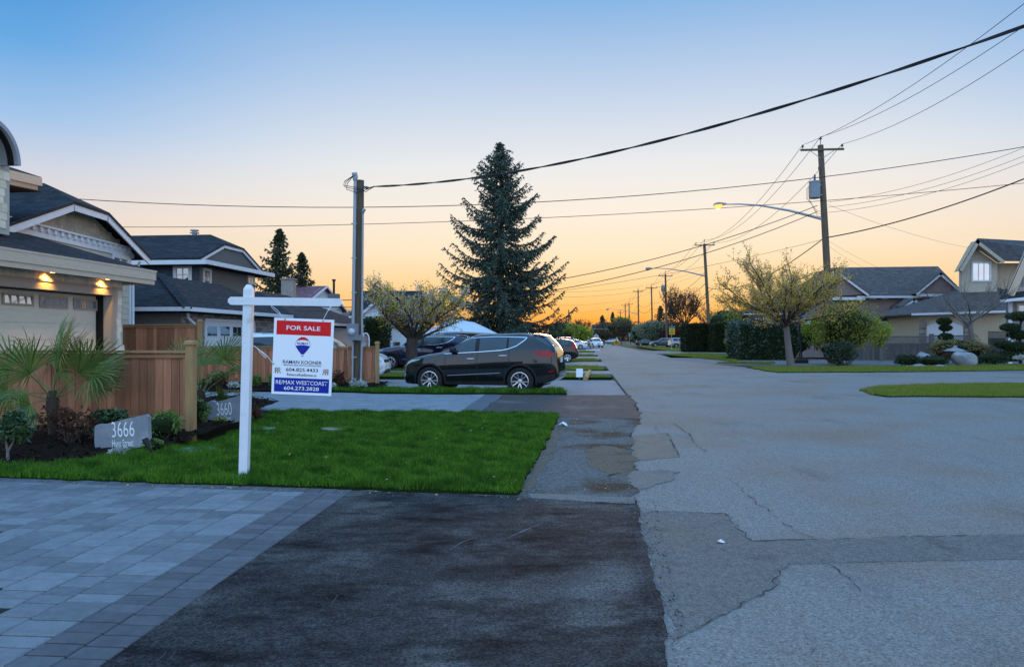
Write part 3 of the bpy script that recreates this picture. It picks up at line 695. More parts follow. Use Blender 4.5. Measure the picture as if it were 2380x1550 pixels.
sign = thing('sale_sign', 'white FOR SALE panel hanging from the arm of the white post', 'sign', sp(.5, 1))
MB().prism([sp(0, 0), sp(0, 1), sp(1, 1), sp(1, 0)], en * -.008).build('panel', M_panel, sign)
def srect(name, s0, s1, t0, t1, mat, d=.0012):
    return MB().poly([sp(s0, t1, d), sp(s1, t1, d), sp(s1, t0, d), sp(s0, t0, d)]).build(name, mat, sign)
srect('red_band', .045, .955, .033, .218, M_sred); srect('blue_band', .042, .957, .783, .968, M_sblue)
D = .0028
text_mesh('lettering', 'FOR SALE', M_swhite, sign, sM(.495, .125, D), .057 * PH, .565 * PW, .012)
text_mesh('lettering', 'RAMAN KOONER', M_sink, sign, sM(.497, .573, D), .046 * PH, .648 * PW, .004)
text_mesh('lettering', 'PERSONAL REAL ESTATE CORPORATION', M_sink, sign, sM(.497, .615, D), .018 * PH, .62 * PW, .003)
text_mesh('lettering', '604.825.4433', M_sink, sign, sM(.497, .673, D), .045 * PH, .535 * PW, .006)
text_mesh('lettering', 'RelianceRealEstate.ca', M_sink, sign, sM(.497, .738, D), .034 * PH, .495 * PW, .002)
text_mesh('lettering', 'RE/MAX WESTCOAST', M_swhite, sign, sM(.5, .842, D), .052 * PH, .86 * PW, .008)
text_mesh('lettering', '604.273.2828', M_swhite, sign, sM(.5, .917, D), .048 * PH, .585 * PW, .010)
for s, mir in ((.10, False), (.885, True)):
    k = -1 if mir else 1
    text_mesh('monogram', 'R', M_sgold, sign, sM(s - k * .022, .690, D), .075 * PH, .052 * PW, -.006, mirror=mir)
    text_mesh('monogram', 'R', M_sgold, sign, sM(s + k * .022, .690, D + .001), .075 * PH, .055 * PW, -.006, mirror=mir)
    MB().poly([sp(s - k * .05 - .004, .725, D), sp(s - k * .05 + .004, .725, D), sp(s - k * .05 + .004, .655, D), sp(s - k * .05 - .004, .655, D)]).build('monogram', M_sgold, sign)
# the balloon mark: red crown, white belt, blue base
def bw(t):   # half width of the balloon at height fraction t (0 top .. 1 tip)
    return .125 * (math.sin(math.acos(max(-1, min(1, 1 - t / .47)))) if t < .47 else max(0.12, 1 - ((t - .47) / .53) ** 1.25 * .9))
def balloon(t0, t1, mat, n=10, sag=0.0, d=.0016):
    rows = []
    for i in range(n + 1):
        t = t0 + (t1 - t0) * i / n; w = bw(t); row = []
        for j in range(9):
            x = -1 + 2 * j / 8; dt = sag * (1 - x * x) * (1 if True else 0)
            row.append(sp(.495 + x * w, .242 + .235 * min(1, max(0, t + dt * (1 if 0 < i or t0 > 0 else 0))), d))
        rows.append(row)
    mb = MB(); mb.add([p for r_ in rows for p in r_], [(i * 9 + j, (i + 1) * 9 + j, (i + 1) * 9 + j + 1, i * 9 + j + 1) for i in range(n) for j in range(8)])
    return mb.build('balloon_mark', mat, sign)
balloon(0.0, .22, M_sred, sag=-.06); balloon(.50, 1.0, M_sblue, sag=-.05)
for k in (-1, 1):
    pl = [sp(.495 + k * (bw(.2 + .3 * i / 8) - .002), .242 + .235 * (.2 + .3 * i / 8), .002) for i in range(9)]
    MB().tube(pl, .0012, 5).build('balloon_mark', M_sblue, sign)
text_mesh('lettering', 'RE/MAX', M_sblue, sign, sM(.495, .326, D), .032 * PH, .19 * PW, .008)
MB().poly([sp(.480, .497, .002), sp(.510, .497, .002), sp(.512, .486, .002), sp(.478, .486, .002)]).build('balloon_mark', M_sblue, sign)
M_brass = nmat('grommet_brass', (.45, .30, .12), (.35, .24, .1), rough=.35, metallic=.8)
grom = [(.18, .018), (.815, .018), (.015, .605)]
for s, t in grom:
    mb = MB().lathe([(.004, 0), (.009, 0), (.009, .003), (.004, .003)], 12, sM(s, t, .0005)); mb.build('grommet', M_brass, sign)
def tie(label, pts, loop=None):
    mb = MB().tube(pts, .0028, 6)
    if loop: mb.tube(loop, .0022, 6)
    return tag(mb.build('cable_tie', M_swhite, smooth=60), label, 'cable tie')
def ell(a, b, w, n=14):
    a = Vector(a); b = Vector(b); c = (a + b) / 2; x = (b - a) / 2; y = Vector((-x.z, 0, x.x)).normalized() * w
    return [c + x * math.cos(t) + y * math.sin(t) + Vector((0, -.012 * math.sin(t), 0)) for t in [2 * math.pi * i / n for i in range(n + 1)]]
gA, gB, gC = sp(.18, .018, .012), sp(.815, .018, .012), sp(.015, .605, .012)
tie('white cable tie loop holding the panel at its left corner', [P(648, 727, 8.33), gA], ell(P(630, 711, 8.34), P(652, 730, 8.33), .012))
tie('white cable tie holding the panel at its right corner', [P(768, 714, 8.34), P(762, 722, 8.33), gB], ell(P(769, 711, 8.33), P(764, 722, 8.33), .006) )
tie('white chained cable ties pulling the panel edge to the post', [P(589, 803, 8.36), P(600, 811, 8.32), P(620, 826, 8.32), gC], ell(P(599, 812, 8.32), P(619, 831, 8.32), .012))

# ================================================================ address stones
M_stone = nmat('address_stone', (.24, .255, .28), (.185, .20, .22), rough=.7, scale=5, detail=9, bump=.4, bscale=25, c3=(.31, .32, .34), s3=2.2, t3=(.5, .7))
M_carved = nmat('carved_paint', (.82, .84, .84), (.78, .8, .8), rough=.6)
def address_stone(label, num, uvs, Y0, Y1, tx, ty, hscale):
    """upright slab with uneven outline; uvs go round its face"""
    us = [u for u, v in uvs]; u0, u1 = min(us), max(us)
    dep = lambda u: Y0 + (Y1 - Y0) * (u - u0) / (u1 - u0)
    f = [P(u, v, dep(u)) for u, v in uvs]
    n = (P(u1, 800, Y1) - P(u0, 800, Y0)).cross(UP).normalized()
    if n.y > 0: n = -n
    t = thing('address_stone', label, 'stone', Vector((f[0].x, f[0].y, 0)))
    MB().prism([p for p in f][::-1], -n * .075).build('slab', M_stone, t)
    X = Vector((-n.y, n.x, 0)); X = X if X.x > 0 else -X
    def tM(u, v):
        m = Matrix(((X.x, 0, n.x, 0), (X.y, 0, n.y, 0), (0, 1, 0, 0), (0, 0, 0, 1))); m.translation = P(u, v, dep(u)) + n * .003; return m
    return t, tM
t1, tM = address_stone('grey address stone reading 3666 Hunt Street in the near bed', '3666',
    [(222, 1052), (219, 1020), (220, 990), (228, 986), (238, 986), (244, 986), (262, 981), (290, 974), (318, 968), (338, 963), (343, 968), (344, 995), (345, 1020), (340, 1034), (300, 1046)], 10.35, 10.25, 0, 0, 1)
text_mesh('lettering', '3666', M_carved, t1, tM(286, 997) @ Matrix.Rotation(R(4), 4, 'Z'), .205, .325, -.008)
text_mesh('lettering', 'Hunt Street', M_carved, t1, tM(286, 1029) @ Matrix.Rotation(R(3), 4, 'Z'), .095, .31, .002)
t2, tM = address_stone('grey address stone reading 3660 Hunt Street beside the far drive', '3660',
    [(479, 992), (477, 960), (480, 936), (490, 931), (500, 934), (520, 930), (545, 922), (560, 918), (562, 950), (560, 978), (530, 985)], 12.4, 12.3, 0, 0, 1)
text_mesh('lettering', '3660', M_carved, t2, tM(521, 950) @ Matrix.Rotation(R(4), 4, 'Z'), .205, .26, -.008)
text_mesh('lettering', 'Hunt Street', M_carved, t2, tM(521, 972) @ Matrix.Rotation(R(3), 4, 'Z'), .085, .25, .002)
# garden spot lamp beside the near stone
sl = G(347, 1050, .08); spot = thing('garden_spotlight', 'small dark garden spotlight tilted beside the stone reading 3666', 'garden light', sl)
MB().tube([P(352, 1046, sl.y), P(345, 1036, sl.y), P(337, 1020, sl.y + .02)], [.018, .026, .042], 10).build('head', M_black_plastic, spot, smooth=40)
MB().tube([sl, P(352, 1046, sl.y)], .012, 6).build('stake', M_black_plastic, spot)
# covers set in the grass
def cover(label, u, v, rx, ry, mat, z=.075):
    c = G(u, v, z); mb = MB().lathe([(.01, -.05), (1.04, -.05), (1.04, .0), (.97, .006), (.94, .0), (.1, .0), (.08, .003)], 28, Matrix.Translation(c) @ Matrix.Diagonal((rx, ry, 1, 1)))
    return tag(mb.build('ground_cover_lid', mat, smooth=30), label, 'utility cover')
M_lid_green = nmat('lid_green', (.10, .22, .15), (.16, .27, .20), rough=.7, scale=8)
M_lid_tan = nmat('lid_tan', (.28, .23, .17), (.2, .165, .12), rough=.8, scale=8)
cover('green oval utility lid in the grass beside the thick fence post', 455, 1044, .26, .2, M_lid_green, .055)
cover('green utility lid in the grass right of the stone reading 3660', 612, 994, .19, .2, M_lid_green, .075)
cover('tan sunken valve lid in the lawn right of the sign post', 782, 995, .25, .18, M_lid_tan, .07)
# litter
M_paper = nmat('paper_litter', (.7, .72, .74), (.6, .62, .64), rough=.8)
def litter(label, u, v, s, seed):
    r_ = random.Random(seed); c = G(u, v, .012); mb = MB()
    n = 7; ring = [c + Vector((math.cos(i * 6.283 / n) * s * r_.uniform(.5, 1.2), math.sin(i * 6.283 / n) * s * r_.uniform(.5, 1.2), r_.uniform(0, .6) * s)) for i in range(n)]
    ring2 = [p + Vector((0, 0, -.004)) for p in ring]; cc = c + UP * s * .8
    mb.add(ring + [cc] + ring2, [(i, (i + 1) % n, n) for i in range(n)] + [(i, n + 1 + i, n + 1 + (i + 1) % n, (i + 1) % n) for i in range(n)])
    return tag(mb.build('crumpled_paper', M_paper), label, 'litter')
litter('crumpled white paper where the lawn meets the gravel', 1309, 990, .10, 1)
litter('small scrap of white paper lying on the grey asphalt patch', 1675, 1259, .028, 2)

# ================================================================ houses
CAM = Vector((0, 0, H))
class Wall:
    """an upright wall plane: s metres along it, z up, d outwards; sz() finds the place on it that shows at a pixel"""
    def __init__(self, O, t):
        self.O = Vector((O[0], O[1], 0)); self.t = Vector((t[0], t[1], 0)).normalized()
        n = Vector((self.t.y, -self.t.x, 0)); self.n = n if n.dot(CAM - self.O) > 0 else -n
    def sz(self, u, v):
        d = Vector(((u - U0) / F, 1, (V0 - v) / F)); k = self.n.dot(self.O - CAM) / self.n.dot(d); p = CAM + d * k
        return (p - self.O).dot(self.t), p.z
    def at(self, s, z, d=0.0): return self.O + self.t * s + self.n * d + UP * z
    def box(self, mb, s0, s1, z0, z1, d0, d1):
        a = self.at
        return mb.hexa([a(s0, z0, d0), a(s1, z0, d0), a(s1, z0, d1), a(s0, z0, d1), a(s0, z1, d0), a(s1, z1, d0), a(s1, z1, d1), a(s0, z1, d1)])
    def prism(self, mb, sz, d0, d1): return mb.prism([self.at(s, z, d0) for s, z in sz], self.n * (d1 - d0))
    def shift(self, d): return Wall(self.O + self.n * d, self.t)
def inpoly(s, z, poly):
    c = False; n = len(poly)
    for i in range(n):
        a, b = poly[i], poly[(i + 1) % n]
        if (a[1] > z) != (b[1] > z) and s < (b[0] - a[0]) * (z - a[1]) / (b[1] - a[1]) + a[0]: c = not c
    return c
SH = {}
def shingles(w, poly, rh, mat, parent, widths=(.14, .18, .22), seed=0, d=0.0, limit=300):
    """separate wall shingles filling a polygon of the wall"""
    rq = random.Random(seed); zs = [p[1] for p in poly]; ss = [p[0] for p in poly]; z = min(zs); cnt = 0
    rot = Matrix.Rotation(math.atan2(w.t.y, w.t.x), 4, 'Z'); sgn = 1 if (Vector((w.t.y, -w.t.x, 0)) - w.n).length < .1 else -1
    while z < max(zs):
        s = min(ss) + rq.uniform(-.1, 0)
        while s < max(ss):
            wd = rq.choice(widths)
            s0, s1 = s, s + wd; ok = True
            if all(inpoly(a, b, poly) for a, b in ((s0 + .02, z + .02), (s1 - .02, z + .02), (s0 + .02, z + rh - .03), (s1 - .02, z + rh - .03))):
                key = (wd, rh, mat.name, sgn)
                if key not in SH:
                    me = bpy.data.meshes.new('shingle'); mb = MB(); g = .004; h = rh + .02
                    y0, y1 = (-.020 * sgn, -.004 * sgn)
                    mb.hexa([Vector((-wd / 2 + g, y0, 0)), Vector((wd / 2 - g, y0, 0)), Vector((wd / 2 - g, 0, 0)), Vector((-wd / 2 + g, 0, 0)),
                             Vector((-wd / 2 + g, y1, h)), Vector((wd / 2 - g, y1, h)), Vector((wd / 2 - g, 0, h)), Vector((-wd / 2 + g, 0, h))])
                    me.from_pydata(mb.v, [], mb.f); me.materials.append(mat); SH[key] = me
                o = bpy.data.objects.new('shingle', SH[key]); col.objects.link(o); o.parent = parent
                o.matrix_local = ROOT[parent.name].inverted() @ Matrix.Translation(w.at((s0 + s1) / 2, z + rq.uniform(-.012, .006), d + .001)) @ rot
                cnt += 1
            s += wd
        z += rh
    return cnt
def siding(w, ext, z0, z1, h, mat, parent, d=0.0):
    z = z0
    while z < z1 - .02:
        hh = min(h, z1 - z); s0, s1 = ext(z + hh / 2)
        if s1 - s0 > .1:
            a = w.at
            MB().hexa([a(s0, z, d), a(s1, z, d), a(s1, z, d + .022), a(s0, z, d + .022), a(s0, z + hh, d), a(s1, z + hh, d), a(s1, z + hh, d + .006), a(s0, z + hh, d + .006)]).build('siding_board', mat, parent)
        z += h
def window(w, s0, s1, z0, z1, parent, frame, glass, fw=.09, cols=1, rows=1, d=.0, mw=.04, dep=.05):
    mb = MB()
    w.box(mb, s0, s1, z1 - fw, z1, d, d + dep); w.box(mb, s0, s1, z0, z0 + fw, d, d + dep + .01)
    w.box(mb, s0, s0 + fw, z0 + fw, z1 - fw, d, d + dep); w.box(mb, s1 - fw, s1, z0 + fw, z1 - fw, d, d + dep)
    for i in range(1, cols):
        c = s0 + fw + (s1 - s0 - 2 * fw) * i / cols; w.box(mb, c - mw / 2, c + mw / 2, z0 + fw, z1 - fw, d, d + dep - .012)
    for i in range(1, rows):
        c = z0 + fw + (z1 - z0 - 2 * fw) * i / rows; w.box(mb, s0 + fw, s1 - fw, c - mw / 2, c + mw / 2, d, d + dep - .014)
    fr = mb.build('window', frame, parent)
    S0, S1, Z0, Z1 = s0 + fw, s1 - fw, z0 + fw, z1 - fw
    for i in range(cols):
        for j in range(rows):
            g = MB(); w.box(g, S0 + (S1 - S0) * i / cols, S0 + (S1 - S0) * (i + 1) / cols, Z0 + (Z1 - Z0) * j / rows, Z0 + (Z1 - Z0) * (j + 1) / rows, d - .01, d + .012)
            g.build('pane', glass, fr)
    return fr
def slab(pts, th=.1):
    pts = [Vector(p) for p in pts]; n = (pts[1] - pts[0]).cross(pts[2] - pts[0]).normalized()
    if n.z < 0: pts = pts[::-1]
    return [p - UP * th for p in pts], UP * th
def roof(parts, mat, parent, th=.09, name='roof'):
    mb = MB()
    for pts in parts:
        p, v = slab(pts, th); mb.prism(p, v)
    return mb.build(name, mat, parent)
def gutter(a, b, mat, parent, h=.13, w=.1, name='gutter'):
    return MB().beam(a, b, w, h).build(name, mat, parent)
def side_by_pixels(w, uv): return [w.sz(u, v) for u, v in uv]

M_cream = nmat('cream_shingle', (.80, .67, .49), (.66, .55, .40), rough=.85, scale=3, detail=8, stretch=(1, 1, 4), orand=.14)
M_cream_wall = nmat('cream_wall', (.45, .40, .33), (.4, .36, .30), rough=.9, scale=3)
M_taupe = nmat('taupe_trim', (.40, .31, .24), (.34, .265, .205), rough=.7, scale=4, stretch=(1, 1, 5))
M_taupe_light = nmat('taupe_fascia', (.62, .475, .345), (.53, .405, .295), rough=.7, scale=4, stretch=(1, 1, 5))
M_tan_shingle = nmat('tan_shingle', (.46, .375, .27), (.37, .30, .215), rough=.85, scale=4, orand=.13, stretch=(1, 1, 4))
M_tan_siding = nmat('tan_siding', (.54, .46, .345), (.48, .41, .31), rough=.8, scale=3, orand=.05)
M_stucco = nmat('grey_stucco', (.165, .155, .145), (.13, .122, .115), rough=.95, scale=14, bump=.5, bscale=120)
M_stucco_blue = nmat('slate_siding', (.055, .075, .09), (.045, .06, .075), rough=.9, scale=3)
M_beige = nmat('beige_stucco', (.45, .355, .24), (.39, .31, .21), rough=.95, scale=12, bump=.4, bscale=120)
M_beige_pale = nmat('pale_beige_stucco', (.48, .41, .31), (.43, .365, .275), rough=.95, scale=12, bump=.4, bscale=120)
M_brown_siding = nmat('mauve_brown_siding', (.27, .195, .175), (.225, .16, .145), rough=.85, scale=3, orand=.06)
M_white_siding = nmat('white_siding', (.60, .61, .61), (.54, .55, .56), rough=.75, scale=3, orand=.04)
M_stonework = nmat('ledge_stone', (.28, .25, .22), (.17, .15, .135), rough=.9, scale=6, detail=9, bump=.6, bscale=40, orand=.4)
M_glass_sky = nmat('reflecting_glass', (.62, .60, .57), (.55, .53, .5), rough=.03, metallic=.75, scale=1.2)
for m_ in (M_glass,):
    m_.node_tree.nodes['Principled BSDF'].inputs['IOR'].default_value = 2.3
M_door_paint = nmat('garage_door_paint', (.68, .58, .44), (.60, .51, .385), rough=.6, scale=2, stretch=(1, 1, 8))
M_white_door = nmat('white_garage_door', (.62, .63, .64), (.57, .58, .6), rough=.55, scale=3)
M_soffit = nmat('soffit_board', (.30, .25, .20), (.26, .22, .18), rough=.8, scale=3)

# ---------------------------------------------------------------- cream shingled house, far left
WA = Wall((-11.12, 22.0), RD)
hA = thing('shingled_house', 'cream shingled house with double garage and two warm eave lights, at the left edge', 'house', WA.at(-4, 0, -2))
sj, zt = WA.sz(259, 687); _, ztrim = WA.sz(264, 671)
mb = MB(); WA.box(mb, sj + .02, 0, 0, 3.3, -.25, 0); WA.box(mb, -10, sj + .02, zt, 3.3, -.25, 0); WA.box(mb, -.25, 0, 0, 3.3, -6, -.251); mb.build('wall', M_cream_wall, hA)
shingles(WA, [(-5.6, ztrim + .05), (.03, ztrim + .05), (.03, 3.2), (-5.6, 3.2)], .15, M_cream, hA, (.11, .14, .17), 1)
shingles(WA, [(sj + .14, .2), (.05, .2), (.05, ztrim + .06), (sj + .14, ztrim + .06)], .19, M_cream, hA, (.13, .17, .2), 2)
mb = MB(); WA.box(mb, -10, sj + .13, zt, ztrim, .001, .04); WA.box(mb, sj, sj + .13, 0, zt, .001, .04); WA.box(mb, -10, sj + .14, ztrim, ztrim + .05, .001, .07)
mb.build('door_casing', M_taupe, hA)
mb = MB(); WA.box(mb, sj - .02, sj + .02, 0, zt - .002, -.6, -.252); WA.box(mb, -10, sj, zt - .02, zt - .001, -.6, -.252); mb.build('door_reveal', M_dark, hA)  # deep shade of the recess put into the reveal's near-black colour
WD = WA.shift(-.45)
door = MB(); WD.box(door, -10, sj + .3, 0, zt + .1, -.05, 0); door = door.build('garage_door', M_door_paint, hA)
for k in range(5):
    mb = MB(); z0 = .25 + k * .42
    WD.box(mb, -9.9, sj - .1, z0, z0 + .40, .001, .018); mb.build('door_panel', M_door_paint, door)
for (u0, v0, u1, v1) in ((3, 677, 76, 712), (90, 685, 155, 719), (169.5, 691, 225, 723)):
    s0, z1a = WD.sz(u0, v0); s1, z1b = WD.sz(u1, v0 + (v1 - v0) * .2); _, z0 = WD.sz((u0 + u1) / 2, v1 - 2)
    z1 = WD.sz((u0 + u1) / 2, (v0 + 5 if u0 < 10 else v0 + 4))[1]
    mb = MB(); fwd = .05
    fr = MB(); WD.box(fr, s0, s1, z1 - fwd, z1, .02, .05); WD.box(fr, s0, s1, z0, z0 + fwd, .02, .05); WD.box(fr, s0, s0 + fwd, z0 + fwd, z1 - fwd, .02, .05); WD.box(fr, s1 - fwd, s1, z0 + fwd, z1 - fwd, .02, .05)
    for i in (1, 2, 3):
        c = s0 + (s1 - s0) * i / 4; WD.box(fr, c - .012, c + .012, z0 + fwd, z1 - fwd, .02, .045)
    fr = fr.build('door_window_frame', M_taupe, door)
    for i in range(4):
        g = MB(); a = s0 + fwd + (s1 - s0 - 2 * fwd) * i / 4; b_ = a + (s1 - s0 - 2 * fwd) / 4; za, zb = z0 + fwd, z1 - fwd; tl_ = .022 if u0 < 10 else .002; A_ = WD.at; g.hexa([A_(a, za, .0), A_(b_, za, .0), A_(b_, za, .032), A_(a, za, .032), A_(a, zb, -.02), A_(b_, zb, -.02), A_(b_, zb, .032 - tl_), A_(a, zb, .032 - tl_)]); g.build('door_pane', M_glass_sky, door)
# roof of the garage wing
ze = 3.51; k = 2.2; zr = ze + .36 * k
c0 = WA.at(.6, ze, .6); hip = WA.at(.6 - k, zr, .6 - k)
roof([[c0, hip, WA.at(-13, zr, .6 - k), WA.at(-13, ze, .6)], [c0, WA.at(.6, ze, -2.05), WA.at(.6 - k, zr, -2.05), hip]], M_roof, hA)
mb = MB(); mb.beam(WA.at(-13, ze - .16, .615), WA.at(.63, ze - .16, .615), .045, .24); mb.beam(WA.at(.615, ze - .16, .63), WA.at(.615, ze - .16, -2), .045, .24)
mb.beam(WA.at(-13, ze - .345, .585), WA.at(.6, ze - .345, .585), .045, .13); mb.beam(WA.at(.585, ze - .345, .6), WA.at(.585, ze - .345, -2), .045, .13)
mb.beam(WA.at(-13, ze - .02, .64), WA.at(.66, ze - .02, .64), .02, .05)
mb.build('fascia', M_taupe_light, hA)
mb = MB(); WA.box(mb, -13, .57, ze - .36, ze - .34, .002, .56); WA.box(mb, .002, .57, ze - .36, ze - .34, -2, .001); mb.build('soffit', M_soffit, hA)
# eave lights
M_lamp_glow = nmat('warm_lamp_lens', (.9, .7, .4), (.9, .7, .4), emit=((1, .55, .16), 6))
for u, v in ((103, 640), (233, 657)):
    s, z = WA.sz(u, v); lt = MB().lathe([(.02, 0), (.055, 0), (.055, .02)], 14, Matrix.Translation(WA.at(s, ze - .375, .22))).build('eave_light', M_lamp_glow, hA)
    l = bpy.data.lights.new('eave_lamp', 'SPOT'); l.energy = 75; l.color = (1, .50, .10); l.spot_size = R(110); l.spot_blend = 1.0; l.shadow_soft_size = .04
    lo = bpy.data.objects.new('eave_lamp', l); col.objects.link(lo); lo.parent = hA
    lo.matrix_local = ROOT[hA.name].inverted() @ Matrix.Translation(WA.at(s, ze - .40, .20)) @ (WA.n * -.75 - UP).to_track_quat('-Z', 'Y').to_matrix().to_4x4()
# upper storey with barrel dormer
WU = WA.shift(-.55)
su, _ = WU.sz(22, 480)
mb = MB(); WU.box(mb, -9, su, 4.0, 6.0, -.25, 0); WU.box(mb, su - .25, su, 3.9, 6.0, -5, -.251); mb.build('upper_wall', M_cream_wall, hA)
shingles(WU, [(-3.6 + su, 4.15), (su + .03, 4.15), (su + .03, 5.62), (-3.6 + su, 5.62)], .19, M_cream, hA, (.2, .25, .3), 3)
WV = WA.shift(-.1); sR, zS = WV.sz(49, 381); sT, zT = WV.sz(0, 281)
# arc through (sR,zS) and (sT,zT) with centre at height zS-.1
zc = zS - .05
cs = ((sR ** 2 - sT ** 2) + (zS - zc) ** 2 - (zT - zc) ** 2) / (2 * (sR - sT)); rad = math.hypot(sR - cs, zS - zc)
arc = [(cs + rad * math.cos(t), zc + rad * math.sin(t)) for t in [math.pi * i / 32 for i in range(33)]]
arc2 = [(cs + (rad - .10) * math.cos(t), zc + (rad - .10) * math.sin(t)) for t in [math.pi * i / 32 for i in range(33)]]
mb = MB()
for i in range(32): WV.prism(mb, [arc[i], arc[i + 1], arc2[i + 1], arc2[i]], 0, -4)
mb.build('barrel_roof', nmat('barrel_metal', (.34, .35, .37), (.28, .29, .31), rough=.5, scale=3), hA)
mb = MB(); WU.prism(mb, [(cs + (rad - .35) * math.cos(t), zc + (rad - .35) * math.sin(t)) for t in [math.pi * i / 24 for i in range(25)]], -.02, .01); mb.build('barrel_wall', M_cream_wall, hA)
mb = MB()
for i in range(32):
    f = lambda p, q: (cs + (p[0] - cs) * q, zc + (p[1] - zc) * q)
    WV.prism(mb, [f(arc[i], .93), f(arc[i + 1], .93), f(arc[i + 1], .86), f(arc[i], .86)], -.1, -.24)
mb.build('barrel_trim', M_dark, hA)
# main eave behind the dormer
e0, e1 = P(20, 393, 18.6), P(96, 412, 20.6)
back = WA.n * -4.0
roof([[e0, e1, e1 + back + UP * 1.3, e0 + back + UP * 1.3]], M_roof, hA, .08)
MB().beam(e0 - UP * .13, e1 - UP * .13, .05, .22).build('fascia', M_taupe_light, hA); MB().beam(e0 - UP * .31 + back * .01, e1 - UP * .31 + back * .01 - WA.t * .12, .05, .14).build('fascia', M_taupe, hA)
MB().beam(e1 - UP * .13, e1 + back - UP * .13, .05, .22).build('fascia', M_taupe_light, hA)
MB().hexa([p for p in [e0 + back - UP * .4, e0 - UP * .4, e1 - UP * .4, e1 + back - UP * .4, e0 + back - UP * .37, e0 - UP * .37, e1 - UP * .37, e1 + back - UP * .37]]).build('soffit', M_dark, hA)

# ---------------------------------------------------------------- tan gabled house behind it
WB = Wall((-13.5, 24.0), (-.035, 1))
hB = thing('gabled_house', 'tan house with clipped white gable and dentil band behind the cream garage', 'house', WB.at(0, 0, -3))
WBf = WB.shift(.45)
foot_l, top_l, top_r, foot_r = [WBf.sz(u, v) for u, v in ((14, 530), (167.7, 472), (248.5, 493), (348, 594))]
zf = (foot_l[1] + foot_r[1]) / 2; ztop = (top_l[1] + top_r[1]) / 2
foot_l = (foot_l[0], zf); foot_r = (foot_r[0], zf); top_l = (top_l[0], ztop); top_r = (top_r[0], ztop)
sc_ = (foot_l[0] + foot_r[0]) / 2
gable = [(foot_l[0] + .55, zf + .12), (top_l[0] + .15, ztop - .06), (top_r[0] - .15, ztop - .06), (foot_r[0] - .55, zf + .12)]
mb = MB(); WB.prism(mb, [(gable[0][0], 0), *gable, (gable[-1][0], 0)], -6, 0); mb.build('wall', M_tan_siding, hB)
_, zd0 = WB.sz(200, 558); zd0 = zf - .05; zd1 = zd0 + .36
shingles(WB, [(gable[0][0] + .35, zd1), (gable[1][0], ztop - .08), (gable[2][0], ztop - .08), (gable[3][0] - .35, zd1)], .17, M_tan_shingle, hB, (.13, .17, .2), 5)
siding(WB, lambda z: (gable[0][0], gable[3][0] - .12), zd0 - 2.2, zd0 - .02, .2, M_tan_siding, hB)
mb = MB(); WB.box(mb, gable[0][0] - .2, gable[3][0] + .2, zd0, zd1 - .06, .001, .05); WB.box(mb, gable[0][0] - .25, gable[3][0] + .25, zd1 - .06, zd1, .001, .14); mb.build('frieze_band', M_white_trim, hB)
n_d = 20
for i in range(n_d):
    s = gable[0][0] + (gable[3][0] - gable[0][0]) * (i + .5) / n_d
    mb = MB(); WB.box(mb, s - .07, s + .07, zd1 - .2, zd1 - .065, .051, .11); mb.build('dentil', M_white_trim, hB)
mb = MB(); WB.box(mb, gable[3][0] - .12, gable[3][0] + .01, zd0 - 2.4, zd0 - .005, .001, .04); mb.build('corner_board', M_white_trim, hB)
s0, z1 = WB.sz(257, 583); s1, z0 = WB.sz(296, 617); window(WB, s0, s1, z0 - .1, z1 - .1, hB, M_white_trim, M_glass_sky, .1, 2, 1, .03)
s0, _ = WB.sz(56, 560); s1, _ = WB.sz(108, 560); window(WB, s0, s1, zd0 - 1.3, zd0 - .12, hB, M_white_trim, M_glass_sky, .1, 2, 1, .03)
prof = [foot_l, top_l, top_r, foot_r]
for a, b in zip(prof, prof[1:]):
    d_ = Vector((b[0] - a[0], b[1] - a[1])).normalized(); nrm_ = Vector((d_.y, -d_.x)) * .26
    mb = MB(); WBf.prism(mb, [(a[0], a[1]), (b[0], b[1]), (b[0] + nrm_.x, b[1] + nrm_.y), (a[0] + nrm_.x, a[1] + nrm_.y)], 0, .05); mb.build('barge_board', M_white_trim, hB)
rs, rzt = (top_l[0] + top_r[0]) / 2, ztop + .75
ridge0 = WBf.at(rs, rzt, -1.4); ridge1 = WBf.at(rs, rzt, -9)
fl, tl_, tr_, fr_ = [WBf.at(s, z + .02, .08) for s, z in prof]
roof([[fl, tl_, ridge0, ridge1, WBf.at(foot_l[0], zf, -9)], [tl_, tr_, ridge0], [fr_, WBf.at(foot_r[0], zf, -9), ridge1, ridge0, tr_]], M_roof, hB)
pv = WB.sz(80, 450); vp = P(80, 462, 27.2)
MB().lathe([(.11, -.6), (.11, .28), (.2, .30), (.2, .33), (.11, .34), (.11, .42), (.16, .43), (.16, .47)], 12, Matrix.Translation(vp)).build('vent_pipe', M_grey_metal, hB, smooth=40)
MB().tube([WB.at(gable[3][0] + .3, zf - .15, .2), WB.at(gable[3][0] + .25, zf - .4, .15), WB.at(gable[3][0] + .05, zf - .55, .08), WB.at(gable[3][0] + .05, zf - 3, .08)], .045, 8).build('downpipe', M_white_trim, hB, smooth=40)

# ---------------------------------------------------------------- grey stucco house with hip garage
WC = Wall((-14.6, 36.0), RD)
hC = thing('stucco_house', 'grey stucco house with charcoal hip roofs and stone trimmed garage', 'house', WC.at(2, 0, -3))
ce, zce = P(477, 608, 35.2), None; zce = ce.z
s_r, _ = WC.sz(593, 640)
mb = MB(); WC.box(mb, 0, s_r, 0, zce - .1, -7, 0); mb.build('wall', M_stucco, hC)
WCn = Wall(WC.at(0, 0, .0), WC.n * -1)
mb = MB(); WCn.box(mb, .02, 7, 2.5, zce - .12, .001, .03); mb.build('side_wall', M_stucco_blue, hC)
o_ = .75; E = lambda s, d, z=zce: WC.at(s, z, d)
sx0, sx1, dd = -o_, s_r + o_, o_
k = 1.5; zk = zce + .95
